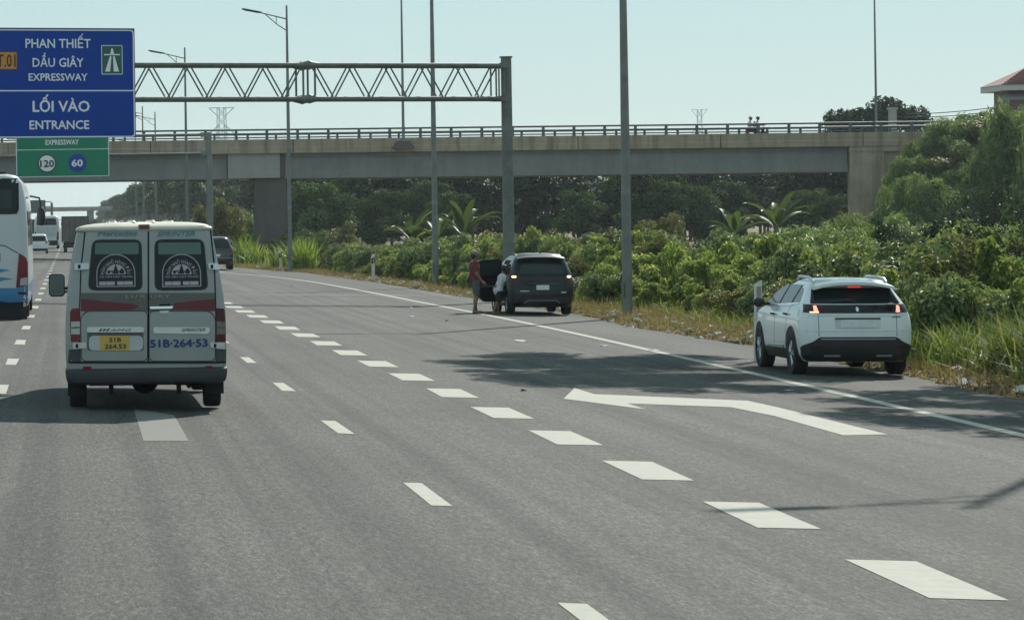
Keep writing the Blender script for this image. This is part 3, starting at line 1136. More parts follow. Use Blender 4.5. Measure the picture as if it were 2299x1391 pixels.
mb.add([(x0, -1.6, ez), (x0 + Wd, -1.6, ez), (x0 + Wd, Dp, ez), (x0, Dp, ez), (x0 + 3.4, 2.4, rz + 1.2), (x0 + Wd - 3.4, 4, rz + 1.2)],
       [(0, 1, 5, 4), (1, 2, 5), (2, 3, 4, 5), (3, 0, 4), (3, 2, 1, 0)])
rf = mb.build('roof', ROOFT, house)
mb = MB()
for k in range(9):
    t = k / 9.0
    mb.bbox((x0 + 3.4 * t, -1.6 + 4.0 * t - 0.06, ez + (rz + 1.2 - ez) * t + 0.02), (x0 + Wd - 3.4 * t, -1.6 + 4.0 * t + 0.1, ez + (rz + 1.2 - ez) * t + 0.07))
mb.build('tile_course', ROOFT, rf)
mb = MB(); mb.bbox((x0 + 0.08, -1.5, ez2), (x0 + Wd - 0.08, Dp - 0.1, ez - 0.01)).build('fascia_band', FASC, house)
mb = MB(); mb.bbox((hp(2276, 210)[0], 0, -0.5), (x0 + Wd - 1, Dp - 1, ez2 - 0.01)).build('wall', WALL, house)
aw = hp(2236, 223); aw2 = hp(2299, 208)
mb = MB()
mb.add([(aw[0], -1.9, aw[1]), (x0 + Wd, -1.9, aw[1]), (x0 + Wd, -0.01, aw[1] + 0.75), (aw[0] + 1.6, -0.01, aw[1] + 0.75),
        (aw[0], -1.9, aw[1] - 0.1), (x0 + Wd, -1.9, aw[1] - 0.1), (x0 + Wd, -0.01, aw[1] + 0.6), (aw[0] + 1.6, -0.01, aw[1] + 0.6)],
       [(0, 1, 2, 3), (7, 6, 5, 4), (0, 4, 5, 1), (1, 5, 6, 2), (2, 6, 7, 3), (3, 7, 4, 0)])
mb.build('awning', M('awning_grey', (0.17, 0.17, 0.17), 0.6), house)
for wx in (0.8, 3.0, 5.2):
    f = MB().bbox((hp(2276, 210)[0] + wx, -0.05, aw[1] - 2.3), (hp(2276, 210)[0] + wx + 1.3, -0.004, aw[1] - 0.7)).build('window', FASC, house)
    MB().bbox((hp(2276, 210)[0] + wx + 0.1, -0.06, aw[1] - 2.2), (hp(2276, 210)[0] + wx + 1.2, -0.051, aw[1] - 0.8)).build('pane', GLASSD, f)

# cables behind the bridge and a square pillar by the round tree
cb = MB()
P0 = at(2035, 256, 270); P1 = at(2270, 236, 235)
for dz, sag in ((0.0, 0.15), (-0.25, 0.2)):
    cb.tube([P0.lerp(P1, t) + Vector((0, 0, dz - sag * 4 * t * (1 - t))) for t in np.linspace(0, 1, 14)], 0.035, 5)
lc = at(2065, 252, 266)
cb.tube([lc + Vector((0.35 * math.cos(a), 0, 0.32 * math.sin(a))) for a in np.linspace(0, 2 * math.pi, 17)], 0.03, 5)
tag(cb.build('overhead_cable', BLKPL), 'pair of sagging overhead cables with a coil right of the round tree', 'cable')
a = at(1998, 246, 300); b = at(2012, 330, 300)
MB().bbox((a.x, 300, -0.5), (b.x + 0.1, 300.7, a.z)).bbox((a.x - 0.1, 299.9, a.z + 0.001), (b.x + 0.2, 300.8, a.z + 0.2)).build('concrete_pillar', BLOCKM)
tag(bpy.data.objects['concrete_pillar'], 'square grey concrete pillar among the leaves of the round tree', 'pillar')
# ------------------------------------------------------------------ vehicles
def pchip(xs_, ys_):
    x = np.array(xs_, float); y = np.array(ys_, float)
    h = np.diff(x); d = np.diff(y) / h
    m = np.zeros_like(y)
    m[0], m[-1] = d[0], d[-1]
    for i in range(1, len(x) - 1):
        if d[i - 1] * d[i] > 0:
            w1, w2 = 2 * h[i] + h[i - 1], h[i] + 2 * h[i - 1]
            m[i] = (w1 + w2) / (w1 / d[i - 1] + w2 / d[i])
    def f(t):
        t = min(max(t, x[0]), x[-1])
        i = min(max(int(np.searchsorted(x, t)) - 1, 0), len(h) - 1)
        s_ = (t - x[i]) / h[i]
        return float((2 * s_**3 - 3 * s_**2 + 1) * y[i] + (s_**3 - 2 * s_**2 + s_) * h[i] * m[i] + (-2 * s_**3 + 3 * s_**2) * y[i + 1] + (s_**3 - s_**2) * h[i] * m[i + 1])
    return f


class Shell:
    """A vehicle body described by horizontal slices; x right, y forward from the rear, z up."""
    def __init__(self, keys, rr=0.18, rdep=0.7, bulge=0.06, fr=0.5, taper=0.07, fbulge=0.2):
        z = [k[0] for k in keys]
        self.z = z
        self.W = pchip(z, [k[1] for k in keys]); self.YR = pchip(z, [k[2] for k in keys]); self.YF = pchip(z, [k[3] for k in keys])
        self.rr, self.rdep, self.bulge, self.fr, self.taper, self.fbulge = rr, rdep, bulge, fr, taper, fbulge
        self.L = max(k[3] for k in keys)

    def tf(self, y):
        t = max(0.0, (y / self.L - 0.45) / 0.55)
        return 1 - self.taper * t * t

    def rear(self, x, z, full=False):
        W = self.W(z); r = min(self.rr, W * 0.8); ax = min(abs(x), W)
        y = self.YR(z) + self.bulge * (ax / W) ** 2
        if ax > W - r:
            t = (ax - (W - r)) / r
            y += self.rdep * r * (1 - math.sqrt(max(0.0, 1 - t * t)))
        return y

    def front(self, x, z):
        W = self.W(z); r = min(self.fr, W * 0.8); ax = min(abs(x), W)
        y = self.YF(z) - self.fbulge * (ax / W) ** 2
        if ax > W - r:
            t = (ax - (W - r)) / r
            y -= 0.5 * r * (1 - math.sqrt(max(0.0, 1 - t * t)))
        return max(y, self.rear(x, z) + 0.01)

    def side(self, y, z):
        return self.W(z) * self.tf(y)

    def map_rear(self, u, v, off):
        W = self.W(v); u2 = max(-W, min(W, u))
        return (u2, self.rear(u2, v) - off, v)

    def map_side(self, sgn):
        def f(u, v, off):
            return (sgn * (self.side(u, v) + off), u, v)
        return f

    def zsamples(self, n):
        z0, z1 = self.z[0], self.z[-1]
        s_ = set(np.linspace(z0, z1, n))
        for a, b in zip(self.z, self.z[1:]):
            s_ |= set(np.linspace(a, b, 4))
        return sorted(s_)

    def mesh(self, n=14):
        mb = MB()
        rings = []
        for z in self.zsamples(n):
            W = self.W(z)
            r = min(self.rr, W * 0.8); fr = min(self.fr, W * 0.8)
            R = [(x, self.rear(x, z)) for x in list(np.linspace(0, W - r, 6))[:-1] + [W - r + r * math.sin(t) for t in np.linspace(0, math.pi / 2, 7)]]
            y0, y1 = self.rear(W, z), self.front(W, z)
            Sd = [(W, y0 + (y1 - y0) * t) for t in np.linspace(0, 1, 14)[1:-1]]
            Fq = [(x, self.front(x, z)) for x in list(np.linspace(0, W - fr, 6))[:-1] + [W - fr + fr * math.sin(t) for t in np.linspace(0, math.pi / 2, 6)]][::-1]
            half = [(x * self.tf(y), y) for x, y in R + Sd + Fq]
            ring = half + [(-x, y) for x, y in half[-2:0:-1]]
            rings.append([(x, y, z) for x, y in ring])
        n = len(rings[0])
        for q in rings: mb.v += q
        for i in range(len(rings) - 1):
            for k in range(n):
                k2 = (k + 1) % n
                mb.f.append((i * n + k, i * n + k2, (i + 1) * n + k2, (i + 1) * n + k))
        for ri, dz in ((0, 0.0), (len(rings) - 1, 0.004)):
            b = ri * n
            ys_ = [p[1] for p in rings[ri]]
            ci = len(mb.v)
            mb.v.append((0, (min(ys_) + max(ys_)) / 2, rings[ri][0][2] + dz))
            for k in range(n):
                mb.f.append((b + k, b + (k + 1) % n, ci))
        mb.m = [0] * len(mb.f)
        return mb


def cut_arches(o, cyls):
    """Carve wheel arches with cylinders across the body: (x, y, z, radius, half width)."""
    c = MB()
    for (x, y, z, r, hw) in cyls:
        ps = []
        for k in range(28):
            a = 2 * math.pi * k / 28
            ps.append((y + r * math.cos(a), z + r * math.sin(a)))
        n = len(ps)
        v = [(x - hw, p[0], p[1]) for p in ps] + [(x + hw, p[0], p[1]) for p in ps]
        c.add(v, [tuple(range(n)), tuple(range(2 * n - 1, n - 1, -1))] + [(i, i + n, (i + 1) % n + n, (i + 1) % n) for i in range(n)], 0)
    co = c.build('cutter', DARKIN)
    md = o.modifiers.new('cut', 'BOOLEAN')
    md.operation = 'DIFFERENCE'
    md.solver = 'EXACT'
    pm_, co_m = o.parent, None
    par = o.parent
    o.parent = None
    md.object = co
    dg = bpy.context.evaluated_depsgraph_get()
    dg.update()
    me = bpy.data.meshes.new_from_object(o.evaluated_get(dg))
    o.modifiers.clear()
    old = o.data
    o.data = me
    bpy.data.meshes.remove(old)
    o.parent = par
    bpy.data.objects.remove(co)
    me.set_sharp_from_angle(angle=math.radians(35))


class Vehicle:
    def __init__(self, name, label, cat, x, y, heading=0.0, roll=0.03, z=None, shell=None, group=None, pitch=0.0):
        loc = Vector((x, y, gz(x) if z is None else z))
        self.t = thing(name, label, cat, loc, (pitch, roll, -math.radians(heading)), group)
        self.M = Matrix.LocRotScale(loc, Euler((pitch, roll, -math.radians(heading))), Vector((1, 1, 1)))
        self.MI = self.M.inverted()
        self.s = shell

    def uv(self, px, py):
        y = 0.0
        for _ in range(10):
            p = onplane(self.MI, px, py, 1, y)
            z = min(max(p.z, self.s.z[0]), self.s.z[-1])
            y = self.s.rear(p.x, z)
        return (p.x, p.z)

    def rear(self, name, pts, m, off=0.004, thick=0.012, raw=False, rnd=0, parent=None, step=0.12, multi=False, smooth=30):
        polys = pts if multi else [pts]
        q = []
        for pl in polys:
            if not raw: pl = [self.uv(*p) for p in pl]
            if rnd: pl = round_poly(pl, rnd)
            q.append(pl)
        v, f = drape(q, self.s.map_rear, step, thick, off)
        return MB().add(v, f).build(name, m, parent or self.t, smooth)

    def text(self, name, s, x0, y0, x1, y1, m, off=0.004, bold=0.0, shear=0.0, parent=None, raw=False, space=1.0):
        if raw: a, b = (x0, y0), (x1, y1)
        else: a = self.uv(x0, y1); b = self.uv(x1, y0)
        v, f = fit_text(s, a[0], a[1], b[0], b[1], shear, bold, space)
        return MB().add([self.s.map_rear(u, w_, off + 0.0012 * l) for u, w_, l in v], f).build(name, m, parent or self.t)

    def side(self, name, pts, m, sgn=-1, off=0.004, thick=0.012, rnd=0, parent=None, step=0.15):
        pl = round_poly(pts, rnd) if rnd else pts
        v, f = drape([pl], self.s.map_side(sgn), step, thick, off)
        return MB().add(v, f).build(name, m, parent or self.t, 30)

    def body(self, m, arches=None, name='body'):
        o = self.s.mesh().build(name, m, self.t, 40)
        if arches: cut_arches(o, arches)
        return o


def wheel(parent, x, y, r, wdt, sgn, style='five', rim_r=0.66):
    """sgn +1: outer face towards +x."""
    w_ = empty('wheel', (x, y, r))
    w_.parent = parent
    w_.rotation_euler = (RNG.uniform(0, 6.28), 0, 0)
    R_ = r * rim_r
    h = wdt / 2
    pr = [(R_, -h), (r * 0.93, -h), (r * 0.985, -h * 0.82), (r, -h * 0.55), (r, h * 0.55), (r * 0.985, h * 0.82), (r * 0.93, h), (R_, h * 0.96), (R_ * 0.95, h * 0.6), (R_ * 0.95, -h)]
    MB().lathe(pr, 32, 'x').build('tyre', RUBBER, w_, 40)
    mb = MB()
    k = sgn * h
    mb.lathe([(R_ * 0.96, k * 0.2), (R_ * 0.98, k * 0.9), (R_ * 0.92, k * 0.9), (R_ * 0.90, k * 0.2)], 32, 'x')
    if style == 'five':
        for i in range(5):
            a0 = 2 * math.pi * i / 5
            for da, rw in ((-0.20, 0.05), (0.20, 0.05)):
                a = a0 + da
                p0 = Vector((k * 0.86, math.cos(a0) * R_ * 0.16, math.sin(a0) * R_ * 0.16))
                p1 = Vector((k * 0.80, math.cos(a) * R_ * 0.93, math.sin(a) * R_ * 0.93))
                mb.tube([p0, p0.lerp(p1, 0.5) + Vector((k * 0.04, 0, 0)), p1], [R_ * 0.10, R_ * 0.075, R_ * 0.075], 5)
        mb.lathe([(R_ * 0.20, k * 0.6), (R_ * 0.20, k * 0.92), (0.001, k * 0.96)], 16, 'x')
    else:
        mb.lathe([(R_ * 0.93, k * 0.5), (R_ * 0.7, k * 0.72), (R_ * 0.35, k * 0.7), (R_ * 0.3, k * 0.95), (0.001, k * 0.97)], 24, 'x')
    mb.build('rim', ALLOY, w_, 40)
    MB().lathe([(R_ * 0.9, 0.25 * k), (0.01, 0.25 * k)], 20, 'x').build('brake_disc', DARKIN, w_)
    return w_


# ---- silver minibus van in front
SILVER = M('silver_paint', (0.315, 0.325, 0.315), 0.38, 0.35, 0.06, 1.2, coat=0.25)
SILVERD = M('silver_paint_doors', (0.315, 0.325, 0.315), 0.42, 0.30, 0.06, 2.0, coat=0.2)
CREAM = M('cream_roof', (0.52, 0.49, 0.40), 0.55, 0, 0.18, 2.5)
MAROON = M('maroon_stripe', (0.13, 0.012, 0.022), 0.4, 0, 0.06)
GREYBAND = M('grey_brown_band', (0.12, 0.115, 0.105), 0.45, 0.1, 0.06)
BUMPG = M('bumper_grey', (0.035, 0.038, 0.04), 0.65, 0, 0.15, 3)
CORNERG = M('corner_grey', (0.06, 0.063, 0.063), 0.6, 0, 0.15, 3)
NAVY = M('blue_lettering', (0.02, 0.05, 0.19), 0.5, 0, 0.05)
TEAL = M('teal_lettering', (0.07, 0.20, 0.27), 0.5, 0, 0.12, 20)
GOLD = M('gold_lettering', (0.33, 0.30, 0.22), 0.45, 0.1, 0.05)
PLATEY = M('yellow_plate', (0.62, 0.40, 0.08), 0.45, 0, 0.04)
PLATEW = M('white_plate', (0.72, 0.74, 0.73), 0.45, 0, 0.1, 8)
LILAC = M('pale_sticker', (0.47, 0.41, 0.45), 0.55, 0, 0.06, 20)
GREYTXT = M('dark_badge', (0.06, 0.06, 0.065), 0.4, 0.2, 0.0)

vs = Shell([(0.40, 0.95, 0.02, 6.0), (0.52, 0.975, 0.0, 6.1), (0.80, 0.985, 0.0, 6.1), (1.00, 0.983, 0.005, 5.95), (1.18, 0.978, 0.012, 5.5),
            (1.35, 0.966, 0.02, 5.25), (1.62, 0.928, 0.035, 4.9), (1.90, 0.880, 0.055, 4.6), (2.10, 0.843, 0.07, 4.4), (2.17, 0.827, 0.078, 4.34), (2.205, 0.81, 0.085, 4.3)],
           rr=0.09, rdep=0.5, bulge=0.025, fr=0.4, taper=0.05)
van = Vehicle('minibus_van', 'silver minibus van with maroon stripe and window stickers driving ahead', 'van', at(326.8, 700, 39.2).x, 39.2, 0.0, 0.0, -0.03, vs)
T = van.t
vb = van.body(SILVER, [(sx, y, 0.34, 0.40, 0.30) for sx in (-0.88, 0.88) for y in (0.95, 4.95)])
# roof: a shallow crown with pressed ribs
rs = Shell([(2.20, 0.825, 0.07, 4.35), (2.225, 0.84, 0.055, 4.36), (2.255, 0.815, 0.08, 4.3), (2.285, 0.72, 0.15, 4.2), (2.305, 0.55, 0.26, 4.0), (2.315, 0.27, 0.6, 3.7)], rr=0.12, rdep=0.8, bulge=0.02, fr=0.35, taper=0.05)
roof = rs.mesh(8).build('roof', CREAM, T, 50)
mb = MB()
for x in (-0.58, -0.35, -0.12, 0.12, 0.35, 0.58):
    zr = 2.318 - 0.055 * (abs(x) / 0.7) ** 2.4
    mb.tube([(x, 0.20 + 0.25 * abs(x), zr - 0.025), (x, 0.5, zr - 0.004), (x, 3.6, zr - 0.004)], [0.025, 0.028, 0.028], 6)
mb.build('roof_rib', CREAM, roof, 60)
MB().bbox((-0.065, 0.05, 2.225), (0.065, 0.14, 2.283)).build('brake_light', M('brown_red_lens', (0.09, 0.02, 0.02), 0.3, coat=0.4), T)
van.rear('roof_seam', [(176, 511), (333, 511.5), (484, 505), (485, 509.5), (333, 516), (177, 516)], DARKIN, 0.005, 0.012)

Ldoor = [(193.5, 516), (331, 516), (331, 811), (182.5, 811), (180.5, 700), (184, 600)]
Rdoor = [(335, 516), (470, 513), (479.5, 600), (483, 702), (483.5, 811), (335, 811)]
doors = []
for (pl, hx) in ((Ldoor, -1), (Rdoor, 1)):
    d = van.rear('rear_door', pl, SILVERD, 0.012, 0.03, rnd=0.03)
    doors.append(d)
van.rear('door_seam', [(190, 514), (193, 514), (183, 600), (179.5, 700), (181.5, 813), (178.5, 813), (177, 700), (180.5, 600)], DARKIN, 0.006, 0.01)
van.rear('door_seam', [(470.5, 511), (474, 511), (483, 600), (486, 702), (487, 813), (484, 813), (483.5, 702), (480, 600)], DARKIN, 0.006, 0.01)
van.rear('door_seam', [(331.2, 516), (334.8, 516), (334.8, 811), (331.2, 811)], DARKIN, 0.006, 0.01)


def sticker(par, cx):
    """Arched window sticker: outline, curved lettering, little temple scene, two lines."""
    def uv(px, py): return van.uv(px, py)
    zb = uv(cx, 643.5)[1]; zs = uv(cx, 613.5)[1]; x0 = uv(cx - 43.5, 613)[0]; x1 = uv(cx + 43.5, 613)[0]
    c = (x0 + x1) / 2; r = (x1 - x0) / 2
    def arch(rad, zlow, n=20):
        return [(c + rad, zlow)] + [(c + rad * math.cos(a), zs + rad * math.sin(a)) for a in np.linspace(0, math.pi, n)] + [(c - rad, zlow)]
    o1 = arch(r, zb); o2 = arch(r - 0.010, zb + 0.010)
    mb = MB()
    n = len(o1)
    mb.add([vs.map_rear(u, w_, 0.021) for u, w_ in o1 + o2], [(i, (i + 1) % n, (i + 1) % n + n, i + n) for i in range(n)])
    # curved words
    v, f = text_tris('MÀM NHỎ HÀNG ĐẦU', 1.0, 0, 1.05)
    a = np.array(v); lo, hi = a.min(0), a.max(0)
    out_ = []
    for (u, w_) in v:
        t = (u - lo[0]) / (hi[0] - lo[0]); an = math.pi * (0.985 - 0.97 * t)
        rad = r * 0.60 + (w_ - 0.0) / 0.75 * r * 0.20
        out_.append(vs.map_rear(c + rad * math.cos(an), zs - 0.02 + rad * math.sin(an), 0.021))
    mb.add(out_, f)
    vv, ff = fit_text('TẠI VĂN NAM TRUNG', c - r * 0.86, zs - 0.058, c + r * 0.86, zs - 0.022, 0, 0.02)
    mb.add([vs.map_rear(u, w_, 0.021 + 0.0008 * l) for u, w_, l in vv], ff)
    w4 = [(-0.87, -0.52), (-0.50, -0.06), (0.06, 0.40), (0.42, 0.86)]
    for (p, q) in w4:
        vq, fq = drape([rrect(c + p * r, zb + 0.022, c + q * r, zb + 0.066, 0.003)], vs.map_rear, None, 0, 0.021)
        mb.add(vq, fq)
    # scene: pale half disc with dark tower and trees laid over
    hd = [(c + r * 0.52 * math.cos(t), zs - 0.012 + r * 0.52 * math.sin(t)) for t in np.linspace(0, math.pi, 16)]
    vq, fq = drape([hd], vs.map_rear, None, 0, 0.021); mb.add(vq, fq)
    st = mb.build('window_sticker', LILAC, par)
    dk = MB()
    sc = [[(-0.09, 0.0), (0.09, 0.0), (0.10, 0.20), (0.06, 0.34), (0.0, 0.50), (-0.06, 0.34), (-0.10, 0.20)],
          [(-0.20, 0.0), (0.12, 0.0), (0.16, 0.09), (-0.16, 0.09)],
          [(0.2, 0.0), (0.42, 0.0), (0.44, 0.14), (0.36, 0.22), (0.32, 0.30), (0.24, 0.22), (0.18, 0.12)],
          [(-0.45, 0.10), (0.46, 0.10), (0.46, 0.15), (-0.45, 0.17)], [(-0.44, 0.02), (-0.3, 0.02), (-0.28, 0.12), (-0.42, 0.13)]]
    for pl in sc:
        vq, fq = drape([[(c + p * r, zs - 0.004 + q * r) for p, q in pl]], vs.map_rear, None, 0, 0.0225 + 0.0004 * sc.index(pl))
        dk.add(vq, fq)
    dk.build('sticker_scene', GLASSD, par)


WINL = [(207, 537.5), (318, 537), (320.5, 652), (197, 652)]
WINR = [(346.5, 537), (458, 536), (468, 651), (347, 652.5)]
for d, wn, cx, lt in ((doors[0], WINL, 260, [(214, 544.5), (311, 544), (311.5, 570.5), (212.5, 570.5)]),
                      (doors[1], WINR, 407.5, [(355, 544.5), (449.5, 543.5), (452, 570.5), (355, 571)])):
    van.rear('window_rubber', wn, BLKPL, 0.016, 0.012, rnd=0.09, parent=d)
    q = [(wn[0][0] + 2.5, wn[0][1] + 2.5), (wn[1][0] - 2.5, wn[1][1] + 2.5), (wn[2][0] - 3, wn[2][1] - 3), (wn[3][0] + 3, wn[3][1] - 3)]
    van.rear('window', q, GLASSD, 0.018, 0.005, rnd=0.075, parent=d)
    van.rear('window_upper_strip', lt, GLASSL, 0.0195, 0.004, rnd=0.02, parent=d)  # pale green colour paints in the lighter interior seen through clear glass
    sticker(d, cx)
# paint bands and lettering
for d, band, stripe in ((doors[0], [(182, 657), (331, 657), (331, 699), (181.3, 699)], [(182, 670.5), (300, 682), (312, 685.5), (309, 689), (298, 696), (181.5, 697)]),
                        (doors[1], [(335, 657), (482, 657), (482.8, 699), (335, 699)], [(481.8, 670), (392, 680), (386, 688), (384, 694), (482.6, 697)])):
    van.rear('band', band, GREYBAND, 0.0135, 0.003, parent=d)
    van.rear('stripe', stripe, MAROON, 0.015, 0.003, parent=d)
van.text('lettering', 'Mercedes', 219, 516.5, 308, 531, TEAL, 0.014, 0.035, 0.25, doors[0])
van.text('lettering', 'SPRINTER', 352, 518, 438, 531.5, TEAL, 0.014, 0.03, 0.35, doors[1])
van.text('lettering', 'LUX', 282, 661, 327, 669, GOLD, 0.0175, 0.02, 0, doors[0], space=1.2)
van.text('lettering', 'URY', 338, 661, 382, 669, GOLD, 0.0175, 0.02, 0, doors[1], space=1.2)
van.text('lettering', '51B·264·53', 336.5, 759.5, 466.5, 780.5, NAVY, 0.0235, 0.05, 0, doors[1])
# lower pressed panels, each in a dark groove
van.rear('panel_groove', [(193, 697), (331, 696.5), (331, 811), (182.5, 811), (180.5, 717), (182.5, 709)], M('groove_grey', (0.05, 0.053, 0.055), 0.6), 0.0165, 0.003, rnd=0.06, parent=doors[0])
van.rear('panel_groove', [(335, 696.5), (472, 697), (483, 710), (484, 719), (483.5, 811), (335, 811)], MATS['groove_grey'], 0.0165, 0.003, rnd=0.06, parent=doors[1])
van.rear('door_sill_seam', [(155, 810.5), (509, 810.5), (509, 815), (155, 815)], DARKIN, 0.0135, 0.012)
van.rear('lower_panel', [(196, 699.5), (330, 699), (330, 809), (184, 809), (182, 718), (184, 711)], SILVERD, 0.022, 0.012, rnd=0.06, parent=doors[0])
van.rear('lower_panel', [(336, 699), (470, 699.5), (481, 712), (482.5, 720), (482, 809), (336, 809)], SILVERD, 0.022, 0.012, rnd=0.06, parent=doors[1])
van.rear('plate_recess', [(195.5, 745), (322, 745), (322.5, 787), (196, 787)], M('recess_grey', (0.10, 0.105, 0.105), 0.5), 0.0235, 0.004, rnd=0.03, parent=doors[0])
van.rear('plate_backing', [(200, 753), (321, 753), (321, 786), (199.5, 786)], M('pale_grey_trim', (0.50, 0.51, 0.51), 0.4), 0.026, 0.004, rnd=0.06, parent=doors[0])
van.rear('trim_strip', [(196, 733.5), (322, 733.5), (323.5, 739), (322, 745.5), (195, 745.5), (194.5, 739)], M('trim_silver', (0.55, 0.56, 0.56), 0.25, 0.6), 0.05, 0.03, rnd=0.02, parent=doors[0])
van.rear('trim_strip', [(345, 733.8), (470, 734), (471, 746), (463, 749), (346, 747.5), (343.5, 741)], MATS['trim_silver'], 0.036, 0.016, rnd=0.02, parent=doors[1])
van.rear('number_plate', [(224.5, 752.8), (290.5, 752.8), (290.5, 786.3), (224.5, 786.3)], PLATEY, 0.032, 0.006, rnd=0.01, parent=doors[0])
van.text('lettering', '51B', 245, 757, 272, 767.5, GREYTXT, 0.0335, 0.03, 0, doors[0])
van.text('lettering', '264.53', 235, 771, 283, 782.5, GREYTXT, 0.0335, 0.03, 0, doors[0])
van.text('lettering', 'AMG', 246, 737, 295, 743.5, GREYTXT, 0.0515, 0.01, 0.3, doors[0], space=1.1)
mb = MB()
for k in range(3):
    a = van.uv(221 + 8 * k, 743.5); b = van.uv(226 + 8 * k, 737)
    wd_ = 0.028
    vq, fq = drape([[(a[0], a[1]), (a[0] + wd_, a[1]), (b[0] + wd_, b[1]), (b[0], b[1])]], vs.map_rear, None, 0, 0.0515)
    mb.add(vq, fq, 0 if k == 0 else 1)
mb.build('badge_bars', [MAROON, GREYTXT], doors[0])
van.text('lettering', 'SPRINTER', 407, 736, 461, 744, GREYTXT, 0.0375, 0.02, 0.3, doors[1])
van.rear('door_handle', [(336, 687.8), (389, 686.8), (386, 692), (337, 693)], CHROME, 0.04, 0.03, rnd=0.008, parent=doors[1])
van.rear('handle_recess', [(357, 682.5), (383, 681.5), (381, 686.5), (358, 686.8)], DARKIN, 0.018, 0.003, parent=doors[1])
van.rear('lock_plate', [(357, 697.5), (380, 696.5), (377, 702), (361, 702.5)], MATS['trim_silver'], 0.028, 0.01, rnd=0.005, parent=doors[1])
# hinges
for d, pts in ((doors[0], [(167, 591), (200, 590), (200, 604), (168, 606)]), (doors[1], [(467, 590), (495, 591), (495, 606), (469, 604)]),
               (doors[0], [(163, 769), (194, 768), (194, 781), (164, 783)]), (doors[1], [(471, 768), (505, 768), (505, 783), (473, 780)])):
    h = van.rear('hinge', pts, MATS['trim_silver'], 0.045, 0.045, rnd=0.012, parent=d)
    cx = sum(p[0] for p in pts) / 4; cy = sum(p[1] for p in pts) / 4
    van.rear('hinge_gap', [(cx - 9, cy - 4), (cx - 3, cy - 4), (cx - 3, cy + 5), (cx - 9, cy + 5)], DARKIN, 0.047, 0.002, parent=d)
# tail lamps
for (x0, x1, mR) in ((157.5, 180.5, LENSR), (485.5, 507.5, LENSD)):
    xo, xi = (x0, x1) if x0 < 300 else (x1, x0)
    k = 1 if x0 < 300 else -1
    lamp = van.rear('tail_lamp', [(xo, 700), (xo + 4 * k, 692.5), (xi, 691.5), (xi, 767), (xo + 1.5 * k, 767), (xo - 0.2 * k, 720)], mR, 0.012, 0.02, rnd=0.012)
    van.rear('clear_section', [(xo + 2 * k, 722), (xi - 1 * k, 721), (xi - 1 * k, 750), (xo + 2 * k, 750)], LENSW if k > 0 else M('dim_lens', (0.14, 0.12, 0.11), 0.3, coat=0.4), 0.016, 0.004, parent=lamp)
    van.rear('lamp_rib', [(xo + 3 * k, 734), (xi - 2 * k, 733), (xi - 2 * k, 736), (xo + 3 * k, 737)], CORNERG, 0.018, 0.003, parent=lamp)
van.rear('corner_trim', [(155, 784), (180, 784), (181, 813), (152, 813)], CORNERG, 0.008, 0.012)
van.rear('corner_trim', [(484.5, 784), (508.5, 784), (509, 813), (485, 813)], CORNERG, 0.008, 0.012)
# bumper
bsh = Shell([(0.335, 0.92, -0.05, 0.5), (0.365, 0.965, -0.085, 0.5), (0.43, 0.985, -0.095, 0.5), (0.50, 0.992, -0.085, 0.5), (0.525, 0.988, -0.06, 0.5), (0.532, 0.97, -0.02, 0.5)], rr=0.13, rdep=0.8, bulge=0.03, fr=0.05, taper=0.0, fbulge=0)
bump_ = bsh.mesh(6).build('bumper', BUMPG, T, 40)
keep = van.s
van.s = bsh
for pl in ([(185, 824.5), (189, 822), (204, 822), (206, 826), (203, 831.5), (188, 831.5)], [(459, 823), (464, 821), (476, 821), (477, 826), (474, 829), (462, 829)]):
    van.rear('reflector', pl, LENSR, 0.006, 0.012, parent=bump_)
van.s = keep
# running gear
for sx in (-1, 1):
    for y in (0.95, 4.95):
        w_ = wheel(T, sx * 0.835, y, 0.335, 0.21, sx, 'steel')
    f = MB()
    f.bbox((sx * 0.965, 0.50, 0.18), (sx * 0.73, 0.525, 0.45))
    f.build('mud_flap', RUBBER, T)
mb = MB()
mb.tube([(-0.7, 0.95, 0.33), (0.7, 0.95, 0.33)], 0.055, 8)
mb.ball((0.0, 0.97, 0.33), (0.17, 0.17, 0.165), 0, 12, 8)
mb.build('rear_axle', DARKIN, T, 50)
mb = MB()
for x in (-0.43, 0.40):
    mb.bbox((x - 0.028, 0.2, 0.20), (x + 0.028, 0.26, 0.38))
    mb.bbox((x - 0.03, 0.25, 0.30), (x + 0.03, 1.5, 0.34))
mb.build('leaf_spring', DARKIN, T)
mb = MB(); mb.tube([(0.52, 0.1, 0.30), (0.52, 1.2, 0.33)], 0.03, 8).bbox((0.38, 0.9, 0.27), (0.72, 1.6, 0.42)).build('exhaust', DARKIN, T)
# door mirrors on long arms
for sx in (-1,):
    m_ = MB()
    m_.add(*drape([rrect(-0.11, -0.155, 0.11, 0.155, 0.05)], lambda u, w_, o: (sx * 1.10 + u, 4.70 - o, 1.47 + w_), None, 0.09, 0.0))
    m_.add(*drape([rrect(-0.11, -0.155, 0.11, 0.155, 0.05)], lambda u, w_, o: (sx * 1.10 + u, 4.791 + o, 1.47 + w_), None, 0.0, 0.0))
    m_.tube([(sx * 0.86, 4.75, 1.44), (sx * 1.05, 4.75, 1.42)], 0.025, 6)
    m_.tube([(sx * 0.86, 4.75, 1.38), (sx * 1.05, 4.75, 1.38)], 0.018, 6)
    mo = m_.build('mirror', BLKPL, T, 40)
    g_ = MB(); g_.add(*drape([rrect(-0.095, -0.14, 0.095, 0.14, 0.04)], lambda u, w_, o: (sx * 1.10 + u, 4.697 - o, 1.47 + w_), None, 0.003, 0.003))
    g_.build('mirror_glass', glassmat('mirror_face', (0.16, 0.19, 0.19), 0.1), mo)
